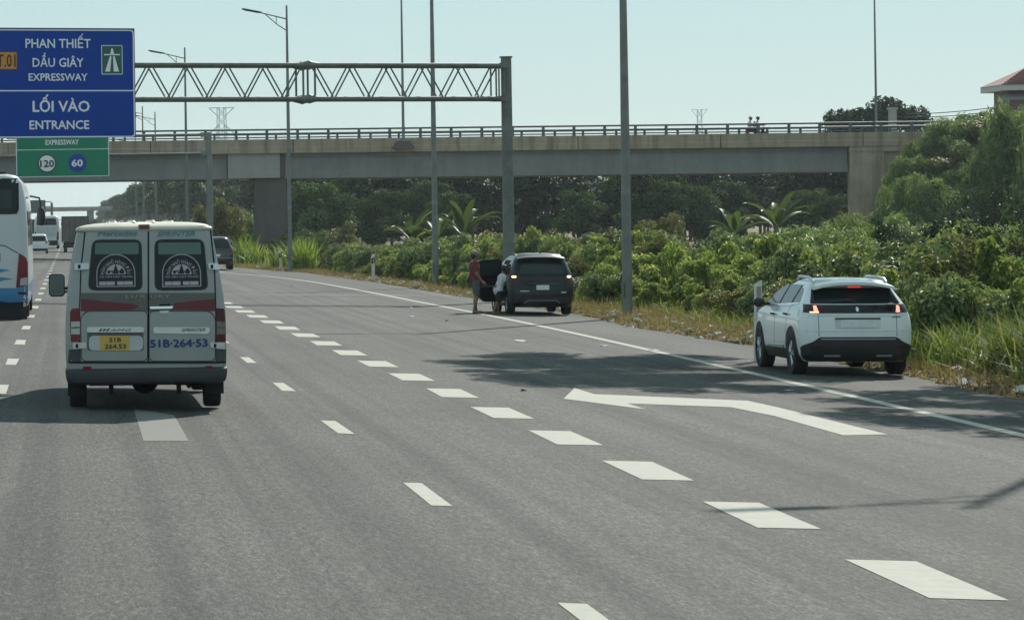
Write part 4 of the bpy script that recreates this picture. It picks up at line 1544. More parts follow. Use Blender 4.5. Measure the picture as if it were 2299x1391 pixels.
van.side('side_window', [(0.35, 1.45), (4.2, 1.45), (4.2, 2.02), (0.35, 2.02)], GLASSD, -1, rnd=0.08)
van.side('side_window', [(0.35, 1.45), (4.2, 1.45), (4.2, 2.02), (0.35, 2.02)], GLASSD, 1, rnd=0.08)

# ---- white crossover parked on the shoulder
WHITE = M('white_car_paint', (0.80, 0.81, 0.79), 0.28, 0.0, 0.03, 1.0, coat=0.6)
cs = Shell([(0.24, 0.80, 0.12, 4.30), (0.36, 0.875, 0.03, 4.38), (0.55, 0.905, 0.0, 4.42), (0.72, 0.910, 0.005, 4.42), (0.90, 0.900, 0.03, 4.36), (1.00, 0.880, 0.055, 4.10), (1.06, 0.862, 0.075, 3.75), (1.11, 0.845, 0.10, 3.42),
            (1.22, 0.795, 0.20, 3.05), (1.36, 0.722, 0.36, 2.66), (1.46, 0.668, 0.455, 2.35), (1.51, 0.630, 0.50, 2.15), (1.55, 0.57, 0.58, 2.0), (1.575, 0.44, 0.72, 1.85), (1.588, 0.2, 0.95, 1.6)],
           rr=0.24, rdep=0.65, bulge=0.06, fr=0.5, taper=0.08)
suv = Vehicle('white_crossover', 'white crossover car with lit red tail lamps parked on the shoulder', 'car', at(1926, 740, 51.9).x, 51.9, 0.6, 0.012, gz(12.75), cs)
T = suv.t
WB0, WB1 = 0.86, 3.53
suv.body(WHITE, [(sx, y, 0.35, 0.40, 0.28) for sx in (-0.84, 0.84) for y in (WB0, WB1)])
for sx in (-1, 1):
    for y in (WB0, WB1):
        wheel(T, sx * (0.80 if y < 2 else 0.775), y, 0.35, 0.225, sx)
# black cladding: arches and sills
for sx in (-1, 1):
    for y in (WB0, WB1):
        pl = [(y + 0.455 * math.cos(a), 0.35 + 0.455 * math.sin(a)) for a in np.linspace(-0.25, math.pi + 0.25, 18)]
        pl += [(y + 0.395 * math.cos(a), 0.35 + 0.395 * math.sin(a)) for a in np.linspace(math.pi + 0.25, -0.25, 18)]
        suv.side('wheel_arch', pl, BLKPL, sx, 0.008, 0.02, step=None)
    suv.side('sill', [(WB0 + 0.46, 0.235), (WB1 - 0.46, 0.235), (WB1 - 0.46, 0.40), (WB0 + 0.46, 0.42)], BLKPL, sx, 0.012, 0.03)
    suv.side('sill_trim', [(WB0 + 0.62, 0.425), (WB1 - 0.7, 0.415), (WB1 - 0.7, 0.445), (WB0 + 0.55, 0.47)], CHROME, sx, 0.016, 0.03)
    # side glass: front door, rear door, quarter
    gl = suv.side('side_glass', [(0.62, 1.20), (1.3, 1.15), (3.2, 1.11), (2.66, 1.35), (2.2, 1.465), (1.2, 1.475), (0.80, 1.40)], GLASSM, sx, 0.004, 0.008, rnd=0.05)
    for (a, b) in (((2.08, 1.12), (1.98, 1.48)), ((1.20, 1.14), (1.06, 1.47))):
        suv.side('pillar', [(a[0] - 0.05, a[1]), (a[0] + 0.05, a[1]), (b[0] + 0.04, b[1]), (b[0] - 0.04, b[1])], BLKPL, sx, 0.008, 0.006, parent=gl)
    suv.side('glass_trim', [(0.60, 1.175), (1.3, 1.125), (3.2, 1.085), (3.2, 1.103), (1.3, 1.145), (0.60, 1.195)], CHROME, sx, 0.01, 0.014)
    for (yy, zz) in ((1.30, 0.99), (2.28, 0.965)):
        h = MB(); h.tube([(sx * (cs.side(yy, zz) + 0.03), yy - 0.11, zz), (sx * (cs.side(yy, zz) + 0.03), yy + 0.11, zz)], 0.018, 6)
        h.build('door_handle', BLKPL, T)
    for y0, y1 in ((1.27, 1.20), (2.18, 2.12)):
        suv.side('door_gap', [(y0, 0.45), (y0 + 0.012, 0.45), (y1 + 0.012, 1.12), (y1, 1.12)], DARKIN, sx, 0.002, 0.004)
    m_ = MB(); m_.ball((sx * 0.99, 3.0, 1.14), (0.10, 0.08, 0.085), 0, 12, 8); m_.bbox((sx * 0.78, 2.96, 1.09), (sx * 0.95, 3.04, 1.14))
    m_.build('mirror', BLKPL, T, 40)
    rl = MB(); rl.tube([(sx * 0.595, 0.60, 1.525), (sx * 0.59, 0.72, 1.572), (sx * 0.58, 1.1, 1.60), (sx * 0.56, 1.8, 1.60), (sx * 0.55, 2.0, 1.54)], [0.018, 0.026, 0.026, 0.026, 0.018], 6)
    rl.build('roof_rail', RAILS, T, 60)
# rear
suv.rear('rear_bumper', [(-0.915, 0.33), (-0.895, 0.50), (-0.72, 0.57), (-0.62, 0.645), (0.62, 0.645), (0.72, 0.57), (0.895, 0.50), (0.915, 0.33), (0.78, 0.245), (-0.78, 0.245)], BLKPL, 0.03, 0.05, raw=True, rnd=0.04)
suv.rear('bumper_trim', [(-0.60, 0.605), (0.60, 0.605), (0.60, 0.62), (-0.60, 0.62)], M('dull_trim', (0.42, 0.42, 0.42), 0.4, 0.3), 0.037, 0.02, raw=True)
for sx in (-1, 1):
    suv.rear('exhaust_tip', rrect(sx * 0.42 - 0.13, 0.325, sx * 0.42 + 0.13, 0.355, 0.014), M('dull_chrome', (0.5, 0.5, 0.5), 0.35, 0.4), 0.045, 0.03, raw=True)
    suv.rear('reflector', rrect(sx * 0.70 - 0.08, 0.47, sx * 0.70 + 0.08, 0.50, 0.01), LENSD, 0.035, 0.02, raw=True)
tg = suv.rear('tailgate_band', [(-0.70, 1.03), (0.70, 1.03), (0.70, 1.165), (-0.70, 1.165)], M('gloss_black', (0.012, 0.012, 0.013), 0.2, coat=0.2, spec=0.3), 0.012, 0.02, raw=True)
for sx in (-1, 1):
    lamp = suv.rear('tail_lamp', [(sx * 0.58, 1.03), (sx * 0.85, 1.045), (sx * 0.82, 1.175), (sx * 0.58, 1.165)], M('smoked_lens', (0.035, 0.010, 0.012), 0.25, coat=0.2, spec=0.3), 0.016, 0.02, raw=True, step=0.04)
    suv.rear('light_strip', [(sx * (0.625 + 0.07 * k), z) for k, z in ((0, 1.045), (1, 1.045), (1, 1.15), (0.35, 1.155))], REDHOT, 0.02, 0.004, raw=True, parent=lamp, step=0.04)
    if sx < 0: suv.rear('light_strip', [(sx * 0.62, 1.036), (sx * 0.76, 1.04), (sx * 0.76, 1.056), (sx * 0.62, 1.052)], AMBER, 0.0205, 0.004, raw=True, parent=lamp)
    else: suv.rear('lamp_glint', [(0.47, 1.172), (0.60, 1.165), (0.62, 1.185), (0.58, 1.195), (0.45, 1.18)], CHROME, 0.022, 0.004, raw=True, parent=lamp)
wg = suv.rear('rear_window', [(-0.73, 1.18), (0.73, 1.18), (0.645, 1.41), (0.615, 1.435), (-0.615, 1.435), (-0.645, 1.41)], GLASSD, 0.006, 0.012, raw=True, rnd=0.03, step=0.06)
sp = MB()
v, f = drape([[(-0.66, 0.27), (0.66, 0.27), (0.655, 0.55), (0.56, 0.65), (-0.56, 0.65), (-0.655, 0.55)]],
             lambda u, w_, o: (u, w_, 1.465 + 0.11 * (w_ - 0.27) + o - 0.05 * (abs(u) / 0.66) ** 3 + 0.03 * (1 - (u / 0.66) ** 2)), 0.1, 0.045, 0.03)
sp.add(v, f).build('spoiler', WHITE, T, 40)
MB().bbox((-0.105, 0.262, 1.437), (0.105, 0.31, 1.462)).build('brake_light', REDLIT, T)
suv.rear('plate_recess', rrect(-0.37, 0.775, 0.37, 0.955, 0.02), M('shade_white', (0.66, 0.67, 0.66), 0.4), 0.003, 0.006, raw=True)
suv.rear('plate_lamp_bar', rrect(-0.37, 0.93, 0.37, 0.955, 0.01), BLKPL, 0.012, 0.012, raw=True)
suv.rear('number_plate', rrect(-0.28, 0.80, 0.30, 0.925, 0.01), PLATEW, 0.012, 0.01, raw=True)
suv.rear('badge', [(0.56, 0.955), (0.70, 0.962), (0.70, 0.978), (0.56, 0.970)], GREYTXT, 0.006, 0.004, raw=True)
lion = [(-0.02, 0), (-0.008, 0.002), (-0.006, 0.03), (0.004, 0.028), (0.008, 0.0), (0.02, 0.002), (0.016, 0.03), (0.02, 0.05), (0.032, 0.052), (0.032, 0.06), (0.014, 0.066), (0.008, 0.09), (-0.012, 0.098), (-0.026, 0.088), (-0.030, 0.074), (-0.018, 0.07), (-0.016, 0.055), (-0.030, 0.045), (-0.030, 0.036), (-0.014, 0.036)]
suv.rear('emblem', [(x * 0.8, z * 0.8 + 1.055) for x, z in lion], CHROME, 0.018, 0.006, raw=True)
wp = MB()
wp.tube([(0.0, cs.rear(0, 1.2) - 0.03, 1.20), (-0.1, cs.rear(0.1, 1.235) - 0.035, 1.23), (-0.40, cs.rear(0.4, 1.215) - 0.03, 1.21)], [0.018, 0.012, 0.008], 6)
wp.build('wiper', BLKPL, T)
suv.rear('tailgate_gap', [(-0.635, 0.655), (-0.625, 0.655), (-0.625, 1.025), (-0.635, 1.025)], M('gap_grey', (0.12, 0.12, 0.12), 0.8), 0.002, 0.004, raw=True)
suv.rear('tailgate_gap', [(0.625, 0.655), (0.635, 0.655), (0.635, 1.025), (0.625, 1.025)], MATS['gap_grey'], 0.002, 0.004, raw=True)
suv.rear('bumper_crease', [(-0.84, 0.735), (0.84, 0.735), (0.84, 0.745), (-0.84, 0.745)], MATS['shade_white'], 0.006, 0.010, raw=True)
suv.rear('upper_crease', [(-0.80, 0.992), (0.80, 0.992), (0.80, 1.003), (-0.80, 1.003)], WHITE, 0.012, 0.014, raw=True)
suv.s = cs

# ---- black people carrier with an open door
BLKP = M('black_car_paint', (0.006, 0.007, 0.008), 0.3, 0.0, 0.1, 1.0, coat=0.3, spec=0.35)
ms = Shell([(0.22, 0.78, 0.10, 4.25), (0.34, 0.855, 0.02, 4.35), (0.55, 0.88, 0.0, 4.4), (0.78, 0.885, 0.015, 4.4), (0.95, 0.878, 0.045, 4.15), (1.05, 0.862, 0.075, 3.7), (1.12, 0.845, 0.10, 3.45),
            (1.30, 0.79, 0.21, 3.1), (1.48, 0.715, 0.33, 2.75), (1.58, 0.66, 0.40, 2.45), (1.635, 0.60, 0.46, 2.25), (1.672, 0.50, 0.55, 2.1), (1.695, 0.3, 0.75, 1.8)],
           rr=0.28, rdep=0.7, bulge=0.06, fr=0.5, taper=0.07)
mpv = Vehicle('black_people_carrier', 'black people carrier with its rear door open on the shoulder', 'car', at(1217, 650, 87.7).x, 87.7, 0.0, 0.012, gz(13.0), ms)
T = mpv.t
mpv.body(BLKP, [(sx, y, 0.33, 0.38, 0.26) for sx in (-0.82, 0.82) for y in (0.82, 3.55)])
for sx in (-1, 1):
    for y in (0.82, 3.55):
        wheel(T, sx * 0.77, y, 0.335, 0.215, sx)
    mpv.side('side_glass', [(0.62, 1.13), (3.2, 1.08), (2.65, 1.38), (2.2, 1.52), (0.95, 1.53), (0.72, 1.40)], GLASSD, sx, 0.004, 0.008, rnd=0.05)
    m_ = MB(); m_.ball((sx * 1.0, 2.95, 1.12), (0.12, 0.09, 0.10), 0, 10, 6); m_.bbox((sx * 0.8, 2.91, 1.06), (sx * 0.96, 2.99, 1.1)); m_.build('mirror', BLKPL, T, 40)
    rl = MB(); rl.tube([(sx * 0.62, 0.7, 1.60), (sx * 0.60, 1.0, 1.665), (sx * 0.58, 2.0, 1.665), (sx * 0.57, 2.3, 1.60)], 0.018, 6); rl.build('roof_rail', BLKPL, T, 60)
    lamp = mpv.rear('tail_lamp', [(sx * 0.60, 0.95), (sx * 0.86, 0.93), (sx * 0.835, 1.13), (sx * 0.79, 1.16), (sx * 0.70, 1.04), (sx * 0.60, 1.0)], LENSD, 0.014, 0.02, raw=True)
    mpv.rear('indicator', rrect(sx * 0.755 - 0.06, 1.03, sx * 0.755 + 0.06, 1.085, 0.025), AMBER if sx < 0 else AMBERP, 0.02, 0.006, raw=True, parent=lamp)
mpv.rear('rear_window', [(-0.75, 1.07), (0.75, 1.07), (0.665, 1.53), (-0.665, 1.53)], GLASSD, 0.006, 0.01, raw=True, rnd=0.06, step=0.06)
mpv.rear('window_shade', [(-0.60, 1.14), (0.64, 1.14), (0.58, 1.40), (-0.55, 1.40)], GLASSM, 0.008, 0.003, raw=True, rnd=0.05, step=0.06)
v, f = drape([[(-0.66, 0.24), (0.66, 0.24), (0.65, 0.48), (-0.65, 0.48)]], lambda u, w_, o: (u, w_, 1.565 + 0.2 * (w_ - 0.24) + o - 0.05 * (abs(u) / 0.66) ** 3), 0.1, 0.04, 0.03)
MB().add(v, f).build('spoiler', BLKP, T, 40)
mb = MB(); mb.tube([(0.05, 0.75, 1.67), (0.05, 0.70, 1.735)], [0.03, 0.012], 6); mb.build('aerial', BLKPL, T)
mpv.rear('number_plate', rrect(-0.16, 0.70, 0.19, 0.83, 0.01), PLATEW, 0.012, 0.012, raw=True)
mpv.rear('plate_bar', rrect(-0.40, 0.855, 0.42, 0.885, 0.01), M('dark_chrome', (0.10, 0.10, 0.10), 0.25, 0.8), 0.014, 0.012, raw=True)
mpv.rear('badge', rrect(-0.60, 0.655, -0.36, 0.68, 0.006), ALLOY, 0.008, 0.006, raw=True)
mpv.rear('badge', rrect(0.52, 0.61, 0.66, 0.65, 0.006), ALLOY, 0.008, 0.006, raw=True)
mpv.rear('bumper_garnish', [(-0.50, 0.34), (-0.40, 0.42), (0.40, 0.42), (0.50, 0.34), (0.475, 0.33), (0.385, 0.40), (-0.385, 0.40), (-0.475, 0.33)], M('garnish_grey', (0.30, 0.31, 0.31), 0.35, 0.5), 0.014, 0.014, raw=True)
mpv.rear('bumper_lower', [(-0.84, 0.23), (0.84, 0.23), (0.875, 0.50), (-0.875, 0.50)], BLKPL, 0.008, 0.01, raw=True)
mpv.rear('wiper', [(-0.02, 1.09), (0.03, 1.09), (0.03, 1.12), (-0.35, 1.11)], BLKPL, 0.02, 0.01, raw=True)
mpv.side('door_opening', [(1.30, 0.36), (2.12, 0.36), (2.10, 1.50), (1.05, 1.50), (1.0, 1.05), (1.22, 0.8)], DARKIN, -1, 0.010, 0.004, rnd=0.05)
# the open left rear door, hinged at the pillar and swung out
dr = empty('rear_door', (-0.90, 2.14, 0.0), (0, 0, math.radians(-68)))
dr.parent = T
def dmap(u, w_, o):       # u along the door from the hinge backwards, w height
    return (-(o - 0.02 + 0.05 * math.sin(math.pi * (w_ - 0.3) / 1.0)) + 0.16 * max(0, w_ - 1.0), -u, w_)
dp = round_poly([(0.0, 0.33), (0.56, 0.33), (0.66, 0.50), (0.96, 0.86), (0.99, 1.05), (0.74, 1.50), (0.10, 1.53), (0.0, 1.42)], 0.08)
v, f = drape([dp], dmap, 0.12, 0.09, 0.0)
mb = MB(); mb.add(v, f)
v, f = drape([dp], dmap, 0.12, 0.0, -0.09); mb.add(v, f)
mb.build('door_panel', BLKP, dr, 40)
wpn = round_poly([(0.08, 1.08), (0.88, 1.08), (0.70, 1.43), (0.12, 1.46)], 0.04)
v, f = drape([wpn], dmap, 0.12, 0.004, 0.004); v2, f2 = drape([wpn], dmap, 0.12, 0.004, -0.095)
MB().add(v, f).add(v2, f2).build('door_glass', GLASSM, dr)
v, f = drape([rrect(0.66, 0.92, 0.86, 0.955, 0.012)], dmap, None, 0.02, 0.025); v2, f2 = drape([rrect(0.2, 0.74, 0.62, 0.80, 0.02)], dmap, None, 0.02, -0.10)
MB().add(v, f).add(v2, f2).build('door_handle', ALLOY, dr)

# ---- white and blue coach at the left
COACHW = M('coach_white', (0.56, 0.575, 0.575), 0.35, 0, 0.04, 0.8, coat=0.3)
COACHB = M('coach_blue', (0.035, 0.20, 0.40), 0.35, 0, 0.06, 1.0, coat=0.3)
hs = Shell([(0.32, 1.20, 0.05, 11.9), (0.55, 1.24, 0.0, 12.0), (1.0, 1.25, 0.0, 12.0), (2.0, 1.24, 0.03, 12.0), (2.7, 1.21, 0.07, 11.9), (3.2, 1.14, 0.13, 11.7), (3.36, 1.06, 0.17, 11.6), (3.44, 0.95, 0.24, 11.4), (3.48, 0.75, 0.4, 11.2)],
           rr=0.30, rdep=0.6, bulge=0.06, fr=0.4, taper=0.02)
bus = Vehicle('coach', 'white and blue coach cut off by the left edge', 'coach', at(63, 600, 76).x - 1.24, 76.0, 0.0, 0.0, 0.03, hs)
T = bus.t
bus.body(COACHW, [(sx, y, 0.48, 0.56, 0.34) for sx in (-1.1, 1.1) for y in (3.0, 9.0)])
for sx in (-1, 1):
    for y in (3.0, 9.0):
        wheel(T, sx * 1.08, y, 0.48, 0.28, sx, 'steel')
bw = bus.rear('rear_window', [(-80, 386), (20, 386.5), (36, 390), (42, 402), (42.5, 470), (38, 480), (20, 481), (-80, 481)], GLASSD, 0.008, 0.012)
bus.rear('window_blind', [(-60, 425), (26, 426), (26, 468), (-60, 468)], GLASSM, 0.011, 0.003, parent=bw)
lb = bus.rear('lower_body', [(-70, 646), (36, 646.5), (63, 640), (63.5, 688), (-70, 690)], COACHB, 0.008, 0.012)
bus.rear('dark_skirt', [(-70, 678), (0, 676), (20, 679), (63, 676), (65, 716), (-70, 722)], DARKIN, 0.014, 0.02)
lamp = bus.rear('tail_lamp', [(42.5, 568), (50, 572), (59, 579), (62.5, 590), (62.5, 640), (36, 646)], LENSR, 0.012, 0.02, rnd=0.02)
bus.rear('reversing_lens', [(46, 625), (61.5, 622), (61.5, 639), (44.5, 641)], LENSW, 0.016, 0.004, parent=lamp)
bus.rear('side_marker', [(41, 655), (60, 655), (60, 661), (41, 661)], LENSD, 0.012, 0.005, parent=lb)
for pl in ([(-70, 600), (0, 603), (24, 606.5), (8, 609), (0, 612), (-70, 614)], [(-70, 618), (0, 621.5), (30, 626), (8, 629), (0, 631.5), (-70, 634)]):
    bus.rear('livery_flame', pl, COACHB, 0.006, 0.003)
bus.rear('panel_line', [(-70, 549), (0, 549.5), (10, 550), (41, 567), (40, 569), (9, 552), (-70, 551)], CORNERG, 0.004, 0.004)
for k in range(4):
    bus.rear('vent_slot', [(-20, 569 + 5 * k), (1.5, 569 + 5 * k), (1.5, 571.5 + 5 * k), (-20, 571.5 + 5 * k)], DARKIN, 0.005, 0.003)
bus.side('side_glass', [(0.6, 1.75), (11.3, 1.75), (11.3, 2.95), (0.6, 2.95)], GLASSD, 1, rnd=0.12, step=0.6)
bus.side('side_stripe', [(0.3, 0.45), (11.5, 0.45), (11.5, 0.85), (0.3, 0.85)], COACHB, 1, 0.004, 0.008, step=0.8)
mb = MB(); mb.tube([(1.18, 11.8, 3.05), (1.42, 12.1, 3.0), (1.46, 12.2, 2.75)], 0.03, 6); mb.ball((1.46, 12.2, 2.5), (0.12, 0.10, 0.27), 0, 10, 8); mb.build('mirror', BLKPL, T, 50)

# ---- dark pick-up on the shoulder beyond the van
ds = Shell([(0.30, 0.82, 0.06, 4.6), (0.55, 0.90, 0.0, 4.7), (0.85, 0.915, 0.01, 4.7), (1.05, 0.905, 0.05, 4.3), (1.15, 0.88, 0.09, 3.6), (1.35, 0.80, 0.2, 3.2), (1.60, 0.69, 0.34, 2.6), (1.74, 0.60, 0.45, 2.3), (1.79, 0.4, 0.7, 2.0)],
           rr=0.28, rdep=0.7, bulge=0.05, fr=0.5, taper=0.06)
sed = Vehicle('dark_off_roader', 'dark off-road car on the shoulder half hidden behind the van', 'car', at(524, 580, 172).x - 0.9, 172.0, 0.0, 0.0, gz(8), ds)
T = sed.t
DPAINT = M('dark_car_paint', (0.02, 0.022, 0.024), 0.25, 0.1, 0.1, coat=0.7)
sed.body(DPAINT, [(sx, y, 0.38, 0.43, 0.26) for sx in (-0.85, 0.85) for y in (0.9, 3.6)])
for sx in (-1, 1):
    for y in (0.9, 3.6): wheel(T, sx * 0.80, y, 0.38, 0.23, sx)
    sed.rear('tail_lamp', [(sx * 0.68, 0.92), (sx * 0.87, 0.92), (sx * 0.86, 1.10), (sx * 0.72, 1.10)], LENSR, 0.012, 0.015, raw=True)
    sed.side('side_glass', [(0.6, 1.18), (3.2, 1.16), (2.5, 1.55), (0.8, 1.6)], GLASSD, sx, rnd=0.05)
sed.rear('rear_window', [(-0.76, 1.16), (0.76, 1.16), (0.62, 1.62), (-0.62, 1.62)], GLASSD, 0.006, 0.01, raw=True, rnd=0.05)
sed.rear('number_plate', rrect(-0.2, 0.72, 0.2, 0.86, 0.01), PLATEW, 0.012, 0.012, raw=True)
sed.rear('bumper_trim', [(-0.86, 0.62), (0.86, 0.62), (0.86, 0.66), (-0.86, 0.66)], M('trim_grey2', (0.25, 0.25, 0.25), 0.4, 0.5), 0.02, 0.02, raw=True)

# ---- distant traffic
fs = Shell([(0.35, 1.18, 0.05, 10.9), (0.6, 1.23, 0, 11), (2.4, 1.22, 0.04, 11), (3.0, 1.15, 0.12, 10.8), (3.22, 1.02, 0.2, 10.6), (3.3, 0.7, 0.4, 10.3)], rr=0.25, bulge=0.05, taper=0.02)
fbus = Vehicle('coach', 'distant white coach with dark rear window far up the lane', 'coach', -2.25, 315, 0, 0, 0.0, fs)
T = fbus.t
fbus.body(M('far_white', (0.62, 0.63, 0.63), 0.4, 0, 0.05))
fbus.rear('rear_window', [(-1.0, 2.35), (1.0, 2.35), (0.92, 3.02), (-0.92, 3.02)], GLASSD, 0.01, 0.02, raw=True, rnd=0.15)
fbus.rear('engine_panel', [(-1.05, 1.2), (1.05, 1.2), (1.05, 2.2), (-1.05, 2.2)], M('far_panel_white', (0.5, 0.52, 0.52), 0.5), 0.01, 0.015, raw=True, rnd=0.05)
fbus.rear('lower_grille', [(-1.08, 0.38), (1.08, 0.38), (1.08, 0.85), (-1.08, 0.85)], DARKIN, 0.012, 0.02, raw=True)
fbus.rear('number_plate', [(-0.6, 0.45), (0.25, 0.45), (0.25, 0.7), (-0.6, 0.7)], PLATEW, 0.02, 0.01, raw=True)
for sx in (-1, 1):
    fbus.rear('tail_lamp', [(sx * 0.95, 0.9), (sx * 1.17, 0.9), (sx * 1.17, 1.7), (sx * 1.05, 1.7)], LENSD, 0.012, 0.02, raw=True)
    wheel(T, sx * 1.08, 2.6, 0.48, 0.28, sx, 'steel'); wheel(T, sx * 1.08, 8.4, 0.48, 0.28, sx, 'steel')
    m_ = MB(); m_.tube([(sx * 1.15, 10.8, 2.9), (sx * 1.5, 11.0, 2.8)], 0.03, 5); m_.ball((sx * 1.5, 11.0, 2.45), (0.13, 0.1, 0.3), 0, 8, 6); m_.build('mirror', BLKPL, T, 50)

ws = Shell([(0.2, 0.74, 0.05, 4.1), (0.45, 0.83, 0, 4.2), (0.85, 0.85, 0.02, 4.2), (1.0, 0.83, 0.07, 3.5), (1.3, 0.76, 0.22, 2.9), (1.5, 0.68, 0.32, 2.4), (1.58, 0.5, 0.5, 2.1)], rr=0.25, bulge=0.05)
wcar = Vehicle('white_hatchback', 'distant white hatchback beside the rear of the blue and white coach', 'car', -2.6, 258, 0, 0, 0.05, ws)
T = wcar.t
wcar.body(WHITE, [(sx, y, 0.3, 0.34, 0.24) for sx in (-0.8, 0.8) for y in (0.7, 3.3)])
wcar.rear('rear_window', [(-0.70, 1.0), (0.70, 1.0), (0.62, 1.42), (-0.62, 1.42)], GLASSD, 0.008, 0.012, raw=True, rnd=0.05)
wcar.rear('bumper_insert', [(-0.78, 0.22), (0.78, 0.22), (0.80, 0.42), (-0.80, 0.42)], BLKPL, 0.012, 0.02, raw=True)
wcar.rear('number_plate', rrect(-0.24, 0.55, 0.24, 0.68, 0.01), PLATEW, 0.012, 0.01, raw=True)
for sx in (-1, 1):
    wcar.rear('tail_lamp', [(sx * 0.60, 0.86), (sx * 0.82, 0.84), (sx * 0.80, 1.02), (sx * 0.70, 1.02)], LENSD, 0.012, 0.015, raw=True)
    wheel(T, sx * 0.74, 0.7, 0.3, 0.19, sx); wheel(T, sx * 0.74, 3.3, 0.3, 0.19, sx)

lorry = thing('box_lorry', 'lorry with a weathered grey brown box body seen left of the van roof', 'lorry', (0.48, 272, 0))
BOXM = M('weathered_box', (0.14, 0.13, 0.11), 0.75, 0, 0.3, 1.2)
MB().bbox((-1.12, 0, 0.92), (1.12, 4.6, 3.0)).build('cargo_box', BOXM, lorry)
mb = MB()
mb.bbox((-1.16, -0.05, 2.98), (1.16, 0.04, 3.06)); mb.bbox((-1.16, -0.05, 0.86), (-1.08, 0.04, 2.975)); mb.bbox((1.08, -0.05, 0.86), (1.16, 0.04, 2.975)); mb.bbox((-0.025, -0.045, 0.93), (0.025, 0.03, 2.97))
mb.build('door_frame', CORNERG, lorry)
mb = MB()
for x in (-0.55, -0.3, 0.3, 0.55): mb.tube([(x, -0.06, 1.0), (x, -0.06, 2.9)], 0.02, 5)
mb.build('door_bar', M('bar_grey', (0.2, 0.2, 0.19), 0.6, 0.4), lorry)
MB().bbox((-1.0, 0.1, 0.5), (1.0, 6.6, 0.85)).bbox((-1.05, 0.02, 0.4), (1.05, 0.12, 0.62)).build('chassis', DARKIN, lorry)
MB().bbox((-1.02, 4.75, 0.6), (1.02, 6.5, 2.3)).build('cab', M('cab_white', (0.4, 0.41, 0.4), 0.5), lorry)
for sx in (-1, 1):
    wheel(lorry, sx * 0.85, 1.2, 0.42, 0.28, sx, 'steel'); wheel(lorry, sx * 0.85, 5.6, 0.42, 0.28, sx, 'steel')
    MB().bbox((sx * 0.75 - 0.12, -0.02, 0.64), (sx * 0.75 + 0.12, 0.015, 0.76)).build('tail_lamp', LENSD, lorry)

dk = thing('dark_lorry', 'dark lorry cab mostly hidden behind the rear corner of the coach', 'lorry', (-3.9, 340, 0.1))
MB().bbox((-1.2, 0, 0.5), (1.15, 7.0, 2.9)).build('cargo_box', M('dark_tarp', (0.035, 0.045, 0.045), 0.7), dk)
MB().bbox((-1.1, 7.2, 0.5), (1.1, 9.0, 2.7)).build('cab', M('cab_dark', (0.03, 0.06, 0.06), 0.4), dk)
for sx in (-1, 1):
    wheel(dk, sx * 0.95, 1.4, 0.48, 0.3, sx, 'steel'); wheel(dk, sx * 0.95, 7.9, 0.48, 0.3, sx, 'steel')

# ------------------------------------------------------------------ people
SKIN = M('skin', (0.26, 0.135, 0.085), 0.6, 0, 0.08, 8)
HAIR = M('black_hair', (0.012, 0.011, 0.011), 0.6, 0, 0.15, 30)


def blob(name, segs, voxel, m, parent, smooth_it=4):
    """One continuous surface grown round a skeleton of tapering limbs."""
    mb = MB()
    for (p0, r0, p1, r1) in segs:
        p0, p1 = Vector(p0), Vector(p1)
        ax = (p1 - p0)
        if ax.length < 1e-5:
            mb.ball(p0, r0, 0, 12, 8)
            continue
        t = ax.normalized()
        pts, rad = [], []
        for a in (-1.0, -0.8, -0.5):
            pts.append(p0 + t * r0 * a); rad.append(max(0.02 * r0, r0 * math.sqrt(1 - a * a)))
        pts.append(p0); rad.append(r0)
        pts.append(p1); rad.append(r1)
        for a in (0.5, 0.8, 1.0):
            pts.append(p1 + t * r1 * a); rad.append(max(0.02 * r1, r1 * math.sqrt(1 - a * a)))
        mb.tube(pts, rad, 10)
    o = mb.build(name, m)
    md = o.modifiers.new('r', 'REMESH'); md.mode = 'VOXEL'; md.voxel_size = voxel
    s2 = o.modifiers.new('s', 'SMOOTH'); s2.iterations = smooth_it; s2.factor = 0.5
    dg = bpy.context.evaluated_depsgraph_get(); dg.update()
    me = bpy.data.meshes.new_from_object(o.evaluated_get(dg))
    old = o.data
    o.modifiers.clear()
    o.data = me
    bpy.data.meshes.remove(old)
    me.shade_smooth()
    o.parent = parent
    return o


def hand(wrist, dirv, palm_n, sc=1.0, curl=0.5):
    """Palm, four unequal bent fingers and a thumb as limb segments."""
    wrist = Vector(wrist); d = Vector(dirv).normalized(); n = Vector(palm_n).normalized()
    s_ = d.cross(n).normalized()
    k = sc
    segs = [(wrist, 0.024 * k, wrist + d * 0.085 * k, 0.030 * k), (wrist + d * 0.03 * k + s_ * 0.014 * k, 0.018 * k, wrist + d * 0.085 * k + s_ * 0.026 * k, 0.016 * k),
            (wrist + d * 0.03 * k - s_ * 0.014 * k, 0.018 * k, wrist + d * 0.085 * k - s_ * 0.026 * k, 0.016 * k)]
    for i, ln in enumerate((0.070, 0.080, 0.074, 0.058)):
        b = wrist + d * 0.095 * k + s_ * (0.032 - 0.0215 * i) * k
        m1 = b + (d + n * curl * 0.4).normalized() * ln * 0.5 * k
        m2 = m1 + (d * (1 - curl * 0.5) + n * curl).normalized() * ln * 0.5 * k
        segs += [(b, 0.0095 * k, m1, 0.009 * k), (m1, 0.009 * k, m2, 0.0078 * k)]
    tb = wrist + d * 0.03 * k + s_ * 0.03 * k
    t1 = tb + (d * 0.7 + s_ * 0.7 + n * 0.3).normalized() * 0.04 * k
    segs += [(tb, 0.013 * k, t1, 0.0105 * k), (t1, 0.0105 * k, t1 + (d * 0.9 + n * 0.5).normalized() * 0.032 * k, 0.009 * k)]
    return segs


